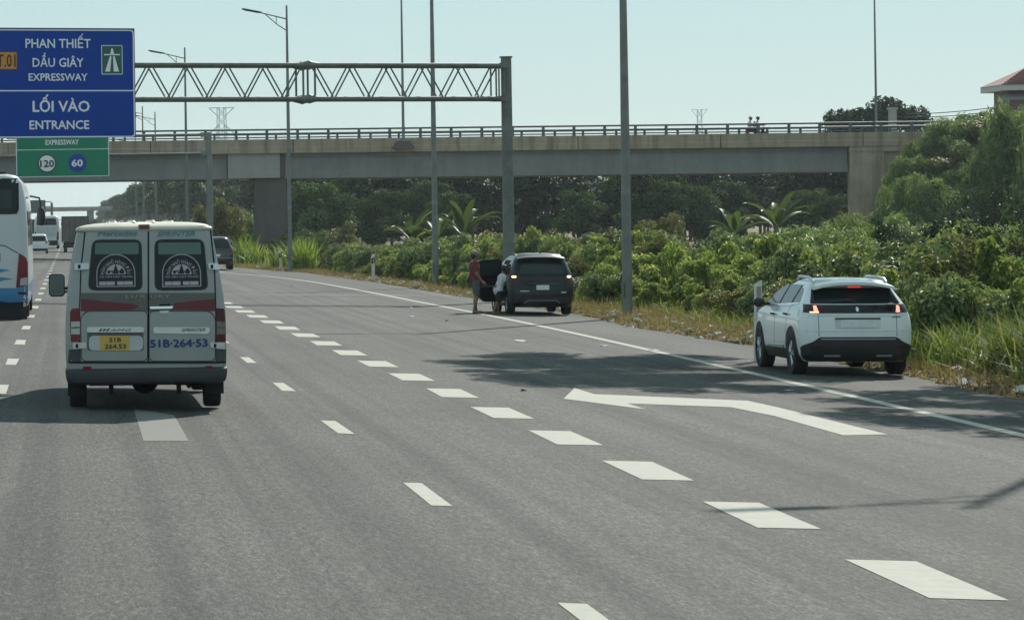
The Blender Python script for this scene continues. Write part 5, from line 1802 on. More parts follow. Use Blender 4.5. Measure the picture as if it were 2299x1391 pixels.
def head_segs(c, fwd, k=1.0):
    c = Vector(c); f = Vector(fwd).normalized(); u = Vector((0, 0, 1)); s_ = f.cross(u).normalized()
    return [(c + u * 0.03 * k - f * 0.012 * k, 0.090 * k, c + u * 0.03 * k + f * 0.012 * k, 0.088 * k), (c - u * 0.03 * k + f * 0.03 * k, 0.066 * k, c - u * 0.075 * k + f * 0.05 * k, 0.04 * k),
            (c + f * 0.085 * k + u * 0.012 * k, 0.014 * k, c + f * 0.112 * k - u * 0.02 * k, 0.016 * k),
            (c + s_ * 0.084 * k - u * 0.01 * k, 0.020 * k, c + s_ * 0.094 * k + u * 0.018 * k - f * 0.006 * k, 0.022 * k), (c - s_ * 0.084 * k - u * 0.01 * k, 0.020 * k, c - s_ * 0.094 * k + u * 0.018 * k - f * 0.006 * k, 0.022 * k),
            (c + f * 0.086 * k + u * 0.035 * k + s_ * 0.03 * k, 0.014 * k, c + f * 0.086 * k + u * 0.035 * k - s_ * 0.03 * k, 0.014 * k),
            (c + f * 0.088 * k - u * 0.05 * k + s_ * 0.018 * k, 0.009 * k, c + f * 0.088 * k - u * 0.05 * k - s_ * 0.018 * k, 0.009 * k)]


def eyes(c, fwd, parent, k=1.0):
    c = Vector(c); f = Vector(fwd).normalized(); u = Vector((0, 0, 1)); s_ = f.cross(u).normalized()
    mb = MB()
    for sg in (-1, 1): mb.ball(c + f * 0.088 * k + u * 0.015 * k + s_ * sg * 0.032 * k, 0.011 * k, 0, 8, 6)
    mb.build('eyes', M('eye_dark', (0.03, 0.025, 0.02), 0.3), parent, 60)


# the man in the red shirt; +y is where he faces, x his right
MX = gnd(1068, 703)
man = thing('person', 'man in dark red shirt, grey shorts and cap standing beside the open car door', 'person', (MX.x, MX.y, MX.z), (0, 0, math.radians(-80)))
H_ = (0.0, 0.03, 1.60)
hd = Vector((0, 0.02, 1.585))
segs = head_segs(hd, (0, 1, -0.05))
segs += [((0, -0.015, 1.40), 0.058, (0, 0.0, 1.52), 0.055)]
hipz = 0.90
for sx in (-1, 1):
    hx = sx * 0.095
    ky = 0.02 if sx > 0 else 0.06
    fy = -0.03 if sx > 0 else 0.10
    segs += [((hx, 0, hipz), 0.095, (sx * 0.10, ky, 0.50), 0.058), ((sx * 0.10, ky, 0.50), 0.056, (sx * 0.105, ky - 0.045, 0.33), 0.052), ((sx * 0.105, ky - 0.045, 0.33), 0.052, (sx * 0.11, fy - 0.05, 0.09), 0.036),
             ((sx * 0.11, fy - 0.065, 0.045), 0.036, (sx * 0.125, fy + 0.12, 0.032), 0.032)]
    sh = Vector((sx * 0.185, -0.02, 1.375))
    el = Vector((sx * 0.235, -0.035, 1.09)) if sx > 0 else Vector((sx * 0.23, 0.02, 1.10))
    wr = Vector((sx * 0.235, 0.13, 0.875)) if sx > 0 else Vector((sx * 0.22, 0.20, 0.95))
    segs += [(sh, 0.056, el, 0.042), (el, 0.041, wr, 0.028)]
    segs += hand(wr, (wr - el).normalized() + Vector((0, 0.1, -0.2)), (-sx * 0.6, 0.6, 0.1), 1.0, 0.7)
segs += [((-0.14, -0.02, 1.36), 0.075, (0.14, -0.02, 1.36), 0.075), ((0, -0.02, 1.30), 0.13, (0, 0.0, 1.05), 0.125), ((0, 0, 1.05), 0.125, (0, 0, 0.93), 0.13)]
blob('body', segs, 0.0085, SKIN, man)
eyes(hd, (0, 1, -0.05), man)
sh_ = [((-0.15, -0.02, 1.375), 0.083, (0.15, -0.02, 1.375), 0.083), ((-0.085, -0.02, 1.28), 0.125, (-0.085, 0.0, 0.98), 0.115), ((0.085, -0.02, 1.28), 0.125, (0.085, 0.0, 0.98), 0.115), ((-0.085, 0.0, 0.98), 0.115, (-0.085, 0.0, 0.88), 0.112),
       ((0.085, 0.0, 0.98), 0.115, (0.085, 0.0, 0.88), 0.112), ((0, -0.02, 1.31), 0.148, (0, 0.0, 0.92), 0.146)]
for sx in (-1, 1):
    sh = Vector((sx * 0.185, -0.02, 1.37)); el = Vector((sx * 0.235, -0.035, 1.09)) if sx > 0 else Vector((sx * 0.23, 0.02, 1.10))
    sh_.append((sh, 0.072, sh.lerp(el, 0.62), 0.064))
blob('shirt', sh_, 0.014, M('dark_red_cloth', (0.15, 0.022, 0.024), 0.85, 0, 0.2, 12), man, 6)
so = []
for sx in (-1, 1):
    ky = 0.02 if sx > 0 else 0.06
    so += [((sx * 0.085, 0, 0.92), 0.115, (sx * 0.10, ky * 0.8, 0.58), 0.088), ((sx * 0.10, ky * 0.8, 0.58), 0.088, (sx * 0.10, ky, 0.53), 0.084)]
so += [((-0.06, 0, 0.90), 0.118, (0.06, 0, 0.90), 0.118)]
blob('shorts', so, 0.014, M('grey_teal_cloth', (0.085, 0.105, 0.11), 0.9, 0, 0.2, 12), man, 6)
blob('hair', [((0, -0.02, 1.62), 0.098, (0, -0.045, 1.58), 0.086)], 0.012, HAIR, man, 4)
cap = MB()
cap.ball((0, 0.005, 1.655), (0.104, 0.118, 0.082), 0, 16, 8)
cap.add(*drape([[(-0.078, 0.08), (0.078, 0.08), (0.085, 0.14), (0.06, 0.195), (0.0, 0.215), (-0.06, 0.195), (-0.085, 0.14)]], lambda u, w_, o: (u, w_, 1.648 + o - 0.12 * (w_ - 0.08) - 0.9 * u * u), 0.03, 0.010, 0.005))
cap.build('cap', M('khaki_cloth', (0.20, 0.185, 0.14), 0.9, 0, 0.15, 20), man, 50)
fw = MB()
for sx in (-1, 1):
    fy = -0.03 if sx > 0 else 0.10
    fw.add(*drape([[(sx * 0.118 - 0.045, fy - 0.115), (sx * 0.118 + 0.045, fy - 0.115), (sx * 0.125 + 0.05, fy + 0.10), (sx * 0.125, fy + 0.165), (sx * 0.125 - 0.05, fy + 0.10)]], lambda u, w_, o: (u, w_, 0.012 + o), None, 0.022, 0.005))
fw.build('sandals', BLKPL, man)

# the boy bending into the car
BX = gnd(1127, 704)
boy = thing('person', 'boy in white shirt and dark shorts leaning into the open car door', 'person', (BX.x - 0.10, BX.y - 0.05, BX.z), (0, 0, math.radians(-60)))
hd = Vector((0.0, 0.24, 1.225)); K = 0.94
segs = head_segs(hd, (0, 1, -0.25), K)
chest = Vector((0, 0.16, 1.00)); hip = Vector((0, -0.02, 0.69))
segs += [(chest + Vector((0, 0.02, 0.02)), 0.05, hd + Vector((0, -0.05, -0.06)), 0.045), (hip, 0.105, chest, 0.10), (Vector((-0.11, 0.16, 1.01)), 0.058, Vector((0.11, 0.16, 1.01)), 0.058), (Vector((-0.05, 0, 0.67)), 0.09, Vector((0.05, 0, 0.67)), 0.09)]
feet = {-1: Vector((-0.12, 0.10, 0)), 1: Vector((0.11, -0.22, 0))}
for sx in (-1, 1):
    ft = feet[sx]; hp_ = Vector((sx * 0.07, 0, 0.67)); an = ft + Vector((0, -0.02, 0.08)); kn = hp_.lerp(an, 0.5) + Vector((0, 0.05, 0))
    segs += [(hp_, 0.082, kn, 0.05), (kn, 0.049, kn.lerp(an, 0.4) + Vector((0, -0.015, 0)), 0.044), (kn.lerp(an, 0.4) + Vector((0, -0.015, 0)), 0.044, an, 0.031), (ft + Vector((0, -0.03, 0.038)), 0.031, ft + Vector((sx * 0.01, 0.13, 0.028)), 0.028)]
    sh = Vector((sx * 0.145, 0.16, 1.01)); el = Vector((sx * 0.21, 0.20, 0.79)); wr = Vector((sx * 0.12, 0.38, 0.80))
    segs += [(sh, 0.045, el, 0.034), (el, 0.033, wr, 0.024)] + hand(wr, (-sx * 0.2, 1, 0.05), (0, 0, -1), 0.85, 0.4)
blob('body', segs, 0.0085, SKIN, boy)
eyes(hd, (0, 1, -0.25), boy, K)
sh_ = [(hip + Vector((0, -0.0, -0.06)), 0.128, chest, 0.122), (Vector((-0.115, 0.155, 1.015)), 0.068, Vector((0.115, 0.155, 1.015)), 0.068), (Vector((-0.06, 0.0, 0.66)), 0.115, Vector((0.06, 0.0, 0.66)), 0.115)]
for sx in (-1, 1): sh_.append((Vector((sx * 0.145, 0.16, 1.005)), 0.062, Vector((sx * 0.19, 0.185, 0.87)), 0.056))
blob('shirt', sh_, 0.013, M('white_cloth', (0.60, 0.61, 0.63), 0.9, 0, 0.22, 14), boy, 6)
so = [(Vector((-0.05, 0, 0.62)), 0.112, Vector((0.05, 0, 0.62)), 0.112)]
for sx in (-1, 1):
    ft = feet[sx]; hp_ = Vector((sx * 0.07, 0, 0.64)); kn = hp_.lerp(ft + Vector((0, -0.02, 0.08)), 0.5) + Vector((0, 0.05, 0))
    so.append((hp_, 0.10, hp_.lerp(kn, 1.0), 0.078))
blob('shorts', so, 0.013, M('dark_cloth', (0.018, 0.02, 0.024), 0.9, 0, 0.2, 12), boy, 6)
blob('hair', [(hd + Vector((0, -0.02, 0.05)), 0.094 * K, hd + Vector((0, -0.05, 0.01)), 0.084 * K)], 0.012, HAIR, boy)
fw = MB()
for sx in (-1, 1):
    ft = feet[sx]
    fw.add(*drape([[(ft.x - 0.04, ft.y - 0.08), (ft.x + 0.04, ft.y - 0.08), (ft.x + 0.045, ft.y + 0.1), (ft.x, ft.y + 0.155), (ft.x - 0.045, ft.y + 0.1)]], lambda u, w_, o: (u, w_, 0.010 + o), None, 0.02, 0.005))
fw.build('sandals', M('pale_sandal', (0.2, 0.17, 0.13), 0.8), boy)


# riders on the bridge
def rider(label, s, d, z, k, shirt, facing=1, helmet=None, child=False):
    p = bworld(s, d, z)
    t = thing('person', label, 'person', p, (0, 0, BR_ANG - math.pi / 2 * facing), 'riders on the motorbike')
    hd = Vector((0, 0.05, 0.72 * k))
    sg = head_segs(hd, (0, 1, 0), k) + [(Vector((0, 0.0, 0.52 * k)), 0.05 * k, hd, 0.05 * k), (Vector((0, -0.04, 0.08 * k)), 0.125 * k, Vector((0, 0.0, 0.42 * k)), 0.12 * k), (Vector((-0.13 * k, 0, 0.46 * k)), 0.065 * k, Vector((0.13 * k, 0, 0.46 * k)), 0.065 * k)]
    for sx in (-1, 1):
        el = Vector((sx * 0.24 * k, 0.16 * k, 0.26 * k)); wr = Vector((sx * 0.2 * k, 0.40 * k, 0.28 * k))
        kn = Vector((sx * 0.16 * k, 0.40 * k, 0.02)); ft = Vector((sx * 0.16 * k, 0.30 * k, -0.40 * k))
        sg += [(Vector((sx * 0.17 * k, 0, 0.45 * k)), 0.05 * k, el, 0.04 * k), (el, 0.04 * k, wr, 0.03 * k), (Vector((sx * 0.09 * k, -0.02, 0.05 * k)), 0.09 * k, kn, 0.06 * k), (kn, 0.058 * k, ft, 0.04 * k), (ft, 0.038 * k, ft + Vector((0, 0.13 * k, -0.02)), 0.032 * k)]
        sg += hand(wr, (-sx * 0.2, 1, 0), (0, 0, -1), k, 0.7)
    blob('body', sg, 0.012, SKIN, t)
    blob('shirt', [(Vector((0, -0.04, 0.08 * k)), 0.14 * k, Vector((0, 0, 0.42 * k)), 0.135 * k), (Vector((-0.15 * k, 0, 0.46 * k)), 0.078 * k, Vector((0.15 * k, 0, 0.46 * k)), 0.078 * k)] +
         [(Vector((sx * 0.17 * k, 0, 0.45 * k)), 0.065 * k, Vector((sx * 0.22 * k, 0.1 * k, 0.32 * k)), 0.058 * k) for sx in (-1, 1)], 0.018, shirt, t)
    blob('trousers', [(Vector((sx * 0.09 * k, -0.02, 0.05 * k)), 0.105 * k, Vector((sx * 0.16 * k, 0.38 * k, 0.02)), 0.075 * k) for sx in (-1, 1)] + [(Vector((sx * 0.16 * k, 0.4 * k, 0.02)), 0.072 * k, Vector((sx * 0.16 * k, 0.31 * k, -0.33 * k)), 0.055 * k) for sx in (-1, 1)], 0.02, MATS['dark_cloth'], t)
    if helmet: blob('helmet', [(hd + Vector((0, -0.02, 0.05 * k)), 0.118 * k, hd + Vector((0, 0.02, 0.06 * k)), 0.115 * k)], 0.02, helmet, t)
    else: blob('hair', [(hd + Vector((0, -0.02, 0.05 * k)), 0.096 * k, hd + Vector((0, -0.04, 0.02)), 0.09 * k)], 0.014, HAIR, t)
    return t


GREYCL = M('grey_shirt_cloth', (0.33, 0.35, 0.36), 0.9, 0, 0.1)
sR = bp(1692, 270)[0]; dz = 7.82 + 0.0
SEAT = ZF + 0.38 + 0.80
s0_ = sR
mk = M('grey_helmet', (0.16, 0.19, 0.19), 0.4)
mk2 = M('dark_helmet', (0.02, 0.03, 0.035), 0.3)
RZ = bp(1692, 281)[1]
SEAT = RZ - 0.25
rider('rider with grey cap and pale shirt at the left end of the motorbike', s0_ + 0.02, 1.3, SEAT, 1.0, GREYCL, 1, mk)
rider('child with dark hair squeezed between the two motorbike riders', s0_ + 0.30, 1.3, SEAT - 0.02, 0.66, GREYCL, 1)
rider('rider with dark round helmet at the right end of the motorbike', s0_ + 0.52, 1.3, SEAT, 1.0, M('white_shirt2', (0.45, 0.46, 0.47), 0.9), 1, mk2)
mo = thing('motorbike', 'motorbike carrying three people along the bridge behind the railing', 'motorbike', bworld(s0_ + 0.45, 1.3, SEAT - 0.78), (0, 0, BR_ANG))
for x in (-0.62, 0.62):
    w_ = MB(); w_.lathe([(0.21, -0.04), (0.28, -0.04), (0.29, 0), (0.28, 0.04), (0.21, 0.04), (0.20, 0)], 20, 'y', (x, 0, 0.29)); ww = w_.build('wheel', RUBBER, mo, 40)
    w2 = MB(); w2.lathe([(0.20, 0.015), (0.19, 0.02), (0.03, 0.03), (0.03, -0.03), (0.19, -0.02), (0.20, -0.015)], 20, 'y', (x, 0, 0.29)); w2.build('rim', ALLOY, ww, 40)
mb = MB()
mb.tube([(-0.62, 0, 0.32), (-0.25, 0, 0.36), (0.1, 0, 0.34), (0.38, 0, 0.55), (0.44, 0, 0.85)], [0.05, 0.12, 0.11, 0.08, 0.06], 8)
mb.tube([(-0.75, 0, 0.62), (-0.3, 0, 0.66), (0.05, 0, 0.62)], [0.05, 0.10, 0.09], 8)
mb.build('frame', M('bike_red', (0.16, 0.06, 0.05), 0.35, coat=0.4), mo, 50)
MB().tube([(-0.72, 0, 0.74), (-0.3, 0, 0.765), (0.05, 0, 0.72)], [0.06, 0.09, 0.07], 8).build('saddle', BLKPL, mo, 50)
mb = MB(); mb.tube([(0.62, 0, 0.30), (0.46, 0, 0.95)], 0.035, 6); mb.tube([(0.46, -0.33, 1.0), (0.44, -0.1, 0.97), (0.44, 0.1, 0.97), (0.46, 0.33, 1.0)], 0.02, 6); mb.build('fork', ALLOY, mo, 50)
MB().ball((0.54, 0, 0.88), (0.07, 0.10, 0.09)).build('headlamp', LENSW, mo, 50)
# ------------------------------------------------------------------ vegetation
LEAF_HEDGE = leafmat('hedge_leaf', (0.121, 0.188, 0.062), (0.233, 0.300, 0.094), (0.462, 0.444, 0.157), 0.46, 0.5, 0.16)
LEAF_MIX = leafmat('mixed_leaf', (0.084, 0.137, 0.060), (0.156, 0.209, 0.086), (0.292, 0.290, 0.150), 0.30, 0.5, 0.22)
LEAF_OLIVE = leafmat('olive_leaf', (0.105, 0.119, 0.042), (0.176, 0.182, 0.066), (0.253, 0.220, 0.099), 0.34, 0.55, 0.18, 0.3)
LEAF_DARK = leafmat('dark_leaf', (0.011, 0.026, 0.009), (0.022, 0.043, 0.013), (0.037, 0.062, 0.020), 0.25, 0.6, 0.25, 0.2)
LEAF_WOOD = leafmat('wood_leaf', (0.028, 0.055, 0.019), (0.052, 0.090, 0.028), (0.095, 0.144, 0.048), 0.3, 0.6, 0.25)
LEAF_FINE = leafmat('fine_leaf', (0.091, 0.153, 0.068), (0.174, 0.244, 0.096), (0.345, 0.377, 0.140), 0.33, 0.55, 0.2)
LEAF_RUBBER = leafmat('plantation_leaf', (0.067, 0.106, 0.054), (0.116, 0.156, 0.078), (0.217, 0.238, 0.135), 0.28, 0.45, 0.15)
LEAF_LIME = leafmat('lime_leaf', (0.143, 0.217, 0.038), (0.239, 0.318, 0.063), (0.335, 0.396, 0.115), 0.4, 0.4, 0.1)
GRASS = leafmat('tall_grass_blade', (0.08, 0.13, 0.032), (0.145, 0.20, 0.05), (0.30, 0.29, 0.13), 0.42, 0.5, 0.2)
DRYG = leafmat('dry_grass_blade', (0.20, 0.145, 0.07), (0.30, 0.225, 0.11), (0.17, 0.17, 0.06), 0.3, 0.8, 0.1)
BANANA = leafmat('banana_leaf', (0.05, 0.08, 0.03), (0.085, 0.12, 0.042), None, 0.35, 0.45, 0.2)
BANANA_L = leafmat('young_banana_leaf', (0.15, 0.20, 0.05), (0.18, 0.23, 0.06), None, 0.45, 0.45, 0.1)
BARK = M('bark', (0.10, 0.085, 0.065), 0.9, 0, 0.25, 6, 0.4, 20)
BARKP = M('pale_bark', (0.27, 0.27, 0.25), 0.85, 0, 0.25, 3, 0.3, 20)
BARKD = M('dark_twig', (0.025, 0.022, 0.018), 0.9, 0, 0.2)
STEMB = M('banana_stem', (0.13, 0.14, 0.06), 0.6, 0, 0.3, 4)


def np_mesh(name, V, F, m):
    me = bpy.data.meshes.new(name)
    n, k = F.shape
    me.vertices.add(len(V))
    me.vertices.foreach_set('co', V.astype(np.float32).ravel())
    me.loops.add(n * k)
    me.loops.foreach_set('vertex_index', F.astype(np.int32).ravel())
    me.polygons.add(n)
    me.polygons.foreach_set('loop_start', np.arange(0, n * k, k, dtype=np.int32))
    me.polygons.foreach_set('loop_total', np.full(n, k, dtype=np.int32))
    me.update(calc_edges=True)
    me.materials.append(m)
    return me


def leaf_cloud(name, blobs, n, L, Wd, m, up=0.6, droop=0.2, shell=0.55, jit=0.4, zmin=0.02):
    """Many small folded leaves through a set of ellipsoid clumps."""
    B = np.array(blobs, float)
    wts = (B[:, 3] * B[:, 4] + B[:, 4] * B[:, 5] + B[:, 3] * B[:, 5])
    idx = NR.choice(len(B), n, p=wts / wts.sum())
    d = NR.normal(size=(n, 3)); d /= np.linalg.norm(d, axis=1)[:, None]
    r = shell + (1 - shell) * NR.random(n) ** 0.7 + NR.normal(size=n) * 0.05
    pos = B[idx, :3] + d * B[idx, 3:6] * r[:, None]
    nor = d * 0.7 + NR.normal(size=(n, 3)) * jit; nor[:, 2] += up
    nor /= np.linalg.norm(nor, axis=1)[:, None]
    t = NR.normal(size=(n, 3)); t[:, 2] -= droop
    t -= nor * (t * nor).sum(1)[:, None]; t /= np.linalg.norm(t, axis=1)[:, None]
    s = np.cross(nor, t)
    l = L * NR.uniform(0.6, 1.25, n)[:, None]; w_ = Wd * NR.uniform(0.7, 1.2, n)[:, None]
    a = pos - t * l * 0.5; c = pos + t * l * 0.5
    fold = nor * w_ * 0.25
    b = pos - t * l * 0.08 - s * w_ * 0.5 + fold; e = pos - t * l * 0.08 + s * w_ * 0.5 + fold
    V = np.stack([a, b, c, e], 1).reshape(-1, 3)
    V[:, 2] = np.maximum(V[:, 2], zmin)
    i = np.arange(n) * 4
    F = np.concatenate([np.stack([i, i + 2, i + 1], 1), np.stack([i, i + 3, i + 2], 1)])
    return np_mesh(name, V, F, m)


def blades(name, P0, H, Wd, lean, m, seg=3):
    """Curved grass blades: base points P0 (n,3), heights H, lean distances."""
    n = len(P0)
    az = NR.uniform(0, 2 * np.pi, n)
    dirv = np.stack([np.cos(az), np.sin(az), np.zeros(n)], 1)
    wv = np.stack([-np.sin(az + NR.normal(size=n) * 0.5), np.cos(az), np.zeros(n)], 1)
    V, F = [], []
    ring = []
    for k in range(seg + 1):
        t = k / seg
        c = P0 + dirv * (lean * t ** 1.8)[:, None] + np.array([0, 0, 1.0]) * (H * (t - 0.28 * (lean / np.maximum(H, 1e-3)) * t * t))[:, None]
        ww = (Wd * (1 - t) ** 0.6 * 0.5 + 0.0006)[:, None]
        ring.append((c - wv * ww, c + wv * ww))
    V = np.stack([p for pr in ring for p in pr], 1).reshape(-1, 3)
    st = 2 * (seg + 1)
    i = np.arange(n) * st
    F = np.concatenate([np.stack([i + 2 * k, i + 2 * k + 1, i + 2 * k + 3, i + 2 * k + 2], 1) for k in range(seg)])
    return np_mesh(name, V, F, m)


def shrub_mesh(kind, seed, n=3600):
    R = random.Random(seed)
    bl = []
    if kind == 'hedge':
        for _ in range(20):
            a = R.uniform(0, 6.28); d = R.uniform(0, 0.9)
            h = R.uniform(0.2, 1.08) * (1.15 - 0.45 * d)
            rr = R.uniform(0.16, 0.42)
            bl.append((d * math.cos(a), d * math.sin(a), h, rr, rr, rr * R.uniform(0.6, 0.9)))
        return leaf_cloud('foliage', bl, n, 0.135, 0.075, LEAF_HEDGE, 0.7, 0.35, 0.55, 0.7)
    if kind in ('mix', 'olive', 'dark'):
        for _ in range(15):
            a = R.uniform(0, 6.28); d = R.uniform(0, 0.8)
            h = R.uniform(0.2, 1.05) * (1.1 - 0.4 * d)
            rr = R.uniform(0.22, 0.46)
            bl.append((d * math.cos(a), d * math.sin(a), h, rr, rr, rr * R.uniform(0.7, 1.1)))
        return leaf_cloud('foliage', bl, n, 0.15, 0.07, {'mix': LEAF_MIX, 'olive': LEAF_OLIVE, 'dark': LEAF_DARK}[kind], 0.6, 0.2, 0.45, 0.6)
    if kind == 'fine':
        for _ in range(22):
            a = R.uniform(0, 6.28); d = R.uniform(0, 0.8)
            h = R.uniform(0.1, 1.1) * (1.1 - 0.45 * d)
            rr = R.uniform(0.16, 0.40)
            bl.append((d * math.cos(a), d * math.sin(a), h, rr, rr, rr * R.uniform(0.9, 1.5)))
        return leaf_cloud('foliage', bl, n, 0.17, 0.032, LEAF_FINE, 0.5, 0.9, 0.35, 0.8)


def stem_mesh(h, R, m, n=4, r=0.03, spread=0.5):
    mb = MB()
    for _ in range(n):
        a = R.uniform(0, 6.28)
        mb.tube([(0.05 * math.cos(a), 0.05 * math.sin(a), -0.2), (spread * 0.4 * math.cos(a), spread * 0.4 * math.sin(a), h * 0.5), (spread * math.cos(a + 0.4), spread * math.sin(a + 0.4), h)], [r, r * 0.7, r * 0.25], 5)
    return mb.mesh('stem', m, 60)


SHRUB = {k: [shrub_mesh(k, 10 * i + len(k), nn) for i in range(c)] for k, c, nn in (('hedge', 6, 5600), ('mix', 4, 4600), ('olive', 3, 4200), ('dark', 2, 3600), ('fine', 4, 6500))}
TOPZ = {}
for ms_ in SHRUB.values():
    for m_ in ms_:
        co = np.empty(len(m_.vertices) * 3, np.float32)
        m_.vertices.foreach_get('co', co)
        TOPZ[m_.name] = float(np.percentile(co[2::3], 99))
STEMS = [stem_mesh(0.9, random.Random(i), BARK) for i in range(2)]


def shrub(kind, x, y, wd, h, label, group, z=None, name='shrub'):
    z0 = terrain(x, y) if z is None else z
    t = thing(name, label, 'shrub', (x, y, z0 - 0.05), (0, 0, RNG.uniform(0, 6.28)), group)
    fm = RNG.choice(SHRUB[kind])
    t.scale = (wd / 2.2 * RNG.uniform(0.9, 1.1), wd / 2.2 * RNG.uniform(0.9, 1.1), h / TOPZ[fm.name])
    link('foliage', fm, t)
    link('stem', RNG.choice(STEMS), t)
    return t


def where(x, y):
    """Findable landmarks along the verge for the shrubs' labels."""
    px = AXIS_X + FOC * x / y
    for lim, txt in ((600, 'left of the third lamp post'), (700, 'around the third lamp post'), (800, 'just right of the third lamp post'), (900, 'midway between second and third lamp posts'), (1000, 'around the second lamp post'), (1120, 'behind the man in red'),
                     (1300, 'behind the black people carrier'), (1440, 'around the big lamp post'), (1560, 'just right of the big lamp post'), (1690, 'just left of the white crossover'), (2050, 'behind the white crossover')):
        if px < lim: return txt
    return 'at the right edge beyond the white crossover'


def wood_where(px):
    for lim, txt in ((760, 'just right of the bridge pier'), (900, 'left of the smaller banana plant'), (1000, 'around the second lamp post'), (1120, 'behind the large banana plant'), (1260, 'behind the gantry post'), (1400, 'left of the big lamp post'),
                     (1560, 'right of the big lamp post'), (1720, 'above the drooping banana plant'), (1850, 'behind the bright banana plant')):
        if px < lim: return txt
    return 'hard against the bridge abutment'


def keep_clear(x, y):
    for (x0, x1, y0, y1) in ((11.3, 14.3, 50, 57.5), (11.7, 14.6, 86, 93), (14.6, 15.3, 85.6, 86.6)):
        if x0 < x < x1 and y0 < y < y1: return True
    return False


# front run of broad-leaved hedge
y = 60.0
while y < 166:
    e = road_r(y)
    fx = e + (3.3 if y < 92 else 2.7 if y < 112 else 2.0 if y < 140 else 1.7) + RNG.uniform(-0.15, 0.3)
    h = RNG.uniform(0.85, 1.3) if y > 72 else RNG.uniform(0.7, 1.0)
    if not keep_clear(fx, y): shrub(RNG.choice(('hedge', 'hedge', 'mix', 'olive')), fx, y, RNG.uniform(1.1, 2.0), h * RNG.uniform(0.7, 1.15), 'low leafy shrub at the thicket front ' + where(fx, y), 'leafy shrubs along the verge')
    y += RNG.uniform(1.1, 1.8)
y = 56.0
while y < 172:
    e = road_r(y)
    fx = e + (4.7 if y < 100 else 3.7 if y < 140 else 2.6) + RNG.uniform(-0.3, 0.4)
    h = RNG.uniform(1.5, 2.0) if 78 < y < 145 else RNG.uniform(1.1, 1.5)
    k = RNG.choice(('hedge', 'hedge', 'hedge', 'mix', 'mix', 'olive', 'fine'))
    shrub(k, fx, y, RNG.uniform(1.7, 2.6), h * RNG.uniform(0.8, 1.1), 'chest high leafy shrub in the thicket ' + where(fx, y), 'leafy shrubs along the verge')
    y += RNG.uniform(1.6, 2.4)
y = 60.0
while y < 180:
    e = road_r(y)
    fx = e + 6.2 + RNG.uniform(-0.6, 0.9)
    h = RNG.uniform(1.7, 2.2) if 78 < y < 150 else RNG.uniform(1.2, 1.65)
    k = RNG.choice(('hedge', 'mix', 'olive', 'hedge'))
    shrub(k, fx, y, RNG.uniform(2.4, 3.1), h, 'tall leafy shrub at the thicket back ' + where(fx, y), 'leafy shrubs along the verge')
    y += RNG.uniform(3.2, 4.6)
for i in range(40):                                 # scrub behind
    y = RNG.uniform(95, 200)
    x = min(road_r(y), 14) + RNG.uniform(8.5, 30)
    shrub(RNG.choice(('mix', 'olive', 'mix', 'fine', 'dark')), x, y, RNG.uniform(2.6, 4.2), RNG.uniform(1.1, 1.9) + 0.01 * (x - 14), 'scrubby bush behind the hedge ' + where(x, y), 'scrub before the bridge')
for (px, Y, wd, h, k, lab) in ((452, 239.6, 4.2, 3.6, 'olive', 'brownish olive bush left of the second sign post'), (500, 238.5, 5.0, 4.1, 'olive', 'tall olive bush filling the gap left of the bridge pier'), (548, 246.1, 4.2, 3.5, 'mix', 'green bush hard against the left of the bridge pier'),
                            (585, 218.1, 3.4, 1.9, 'mix', 'low green bush at the foot of the bridge pier'), (640, 214.0, 3.0, 1.8, 'olive', 'low olive bush right of the foot of the bridge pier'), (1490, 178.5, 3.4, 2.7, 'olive', 'rounded olive brown bush before the dark trees right of the big lamp post'),
                            (700, 198.1, 3.6, 2.2, 'mix', 'green bush right of the bridge pier behind the lime leaves'), (780, 194.5, 3.6, 2.5, 'olive', 'reddish olive bush left of the banana plants')):
    p = at(px, 500, Y)
    shrub(k, p.x, Y, wd, h, lab, None)

# right of the white crossover: second band, up to the embankment
for i in range(36):
    px = RNG.uniform(1440, 2340); Y = RNG.uniform(64, 108)
    p = at(px, 500, Y)
    if p.x < road_r(Y) + 4.6: continue
    ztop = at(px, RNG.uniform(548, 592) if px < 2080 else RNG.uniform(520, 580), Y).z
    shrub(RNG.choice(('mix', 'olive', 'fine', 'hedge')), p.x, Y, RNG.uniform(2.2, 3.0), max(0.9, (ztop + 0.42) * 1.0), 'tangled bush in the scrub right of the white crossover' if px > 2000 else 'tangled bush in the scrub above the roof of the white crossover', 'bushes below the embankment')
for i in range(30):
    px = RNG.uniform(1450, 2340); Y = RNG.uniform(112, 165)
    p = at(px, 500, Y)
    ztop = at(px, RNG.uniform(518, 548) if px < 1840 else RNG.uniform(484, 525), Y).z
    shrub(RNG.choice(('fine', 'mix', 'fine', 'dark')), p.x, Y, RNG.uniform(3.2, 4.6), max(0.9, (ztop + 0.42)), 'feathery bush below the embankment, ' + where(p.x, Y), 'bushes below the embankment')

# ---- embankment at the right end of the bridge, with its bushes
def emb_h(s, d):
    top = ZF + 0.6
    a = min(1.0, max(0.0, (d + 17.0) / 15.0))
    b = min(1.0, max(0.0, (s - (sab - 1.5)) / 7.0))
    if d > -2: b = min(1.0, max(0.0, (s - (sab + 2.0)) / 5.0))
    c = 1.0 if d < DW + 2 else max(0.0, 1 - (d - DW - 2) / 12.0)
    return (top + 0.8) * min(a, b) * c


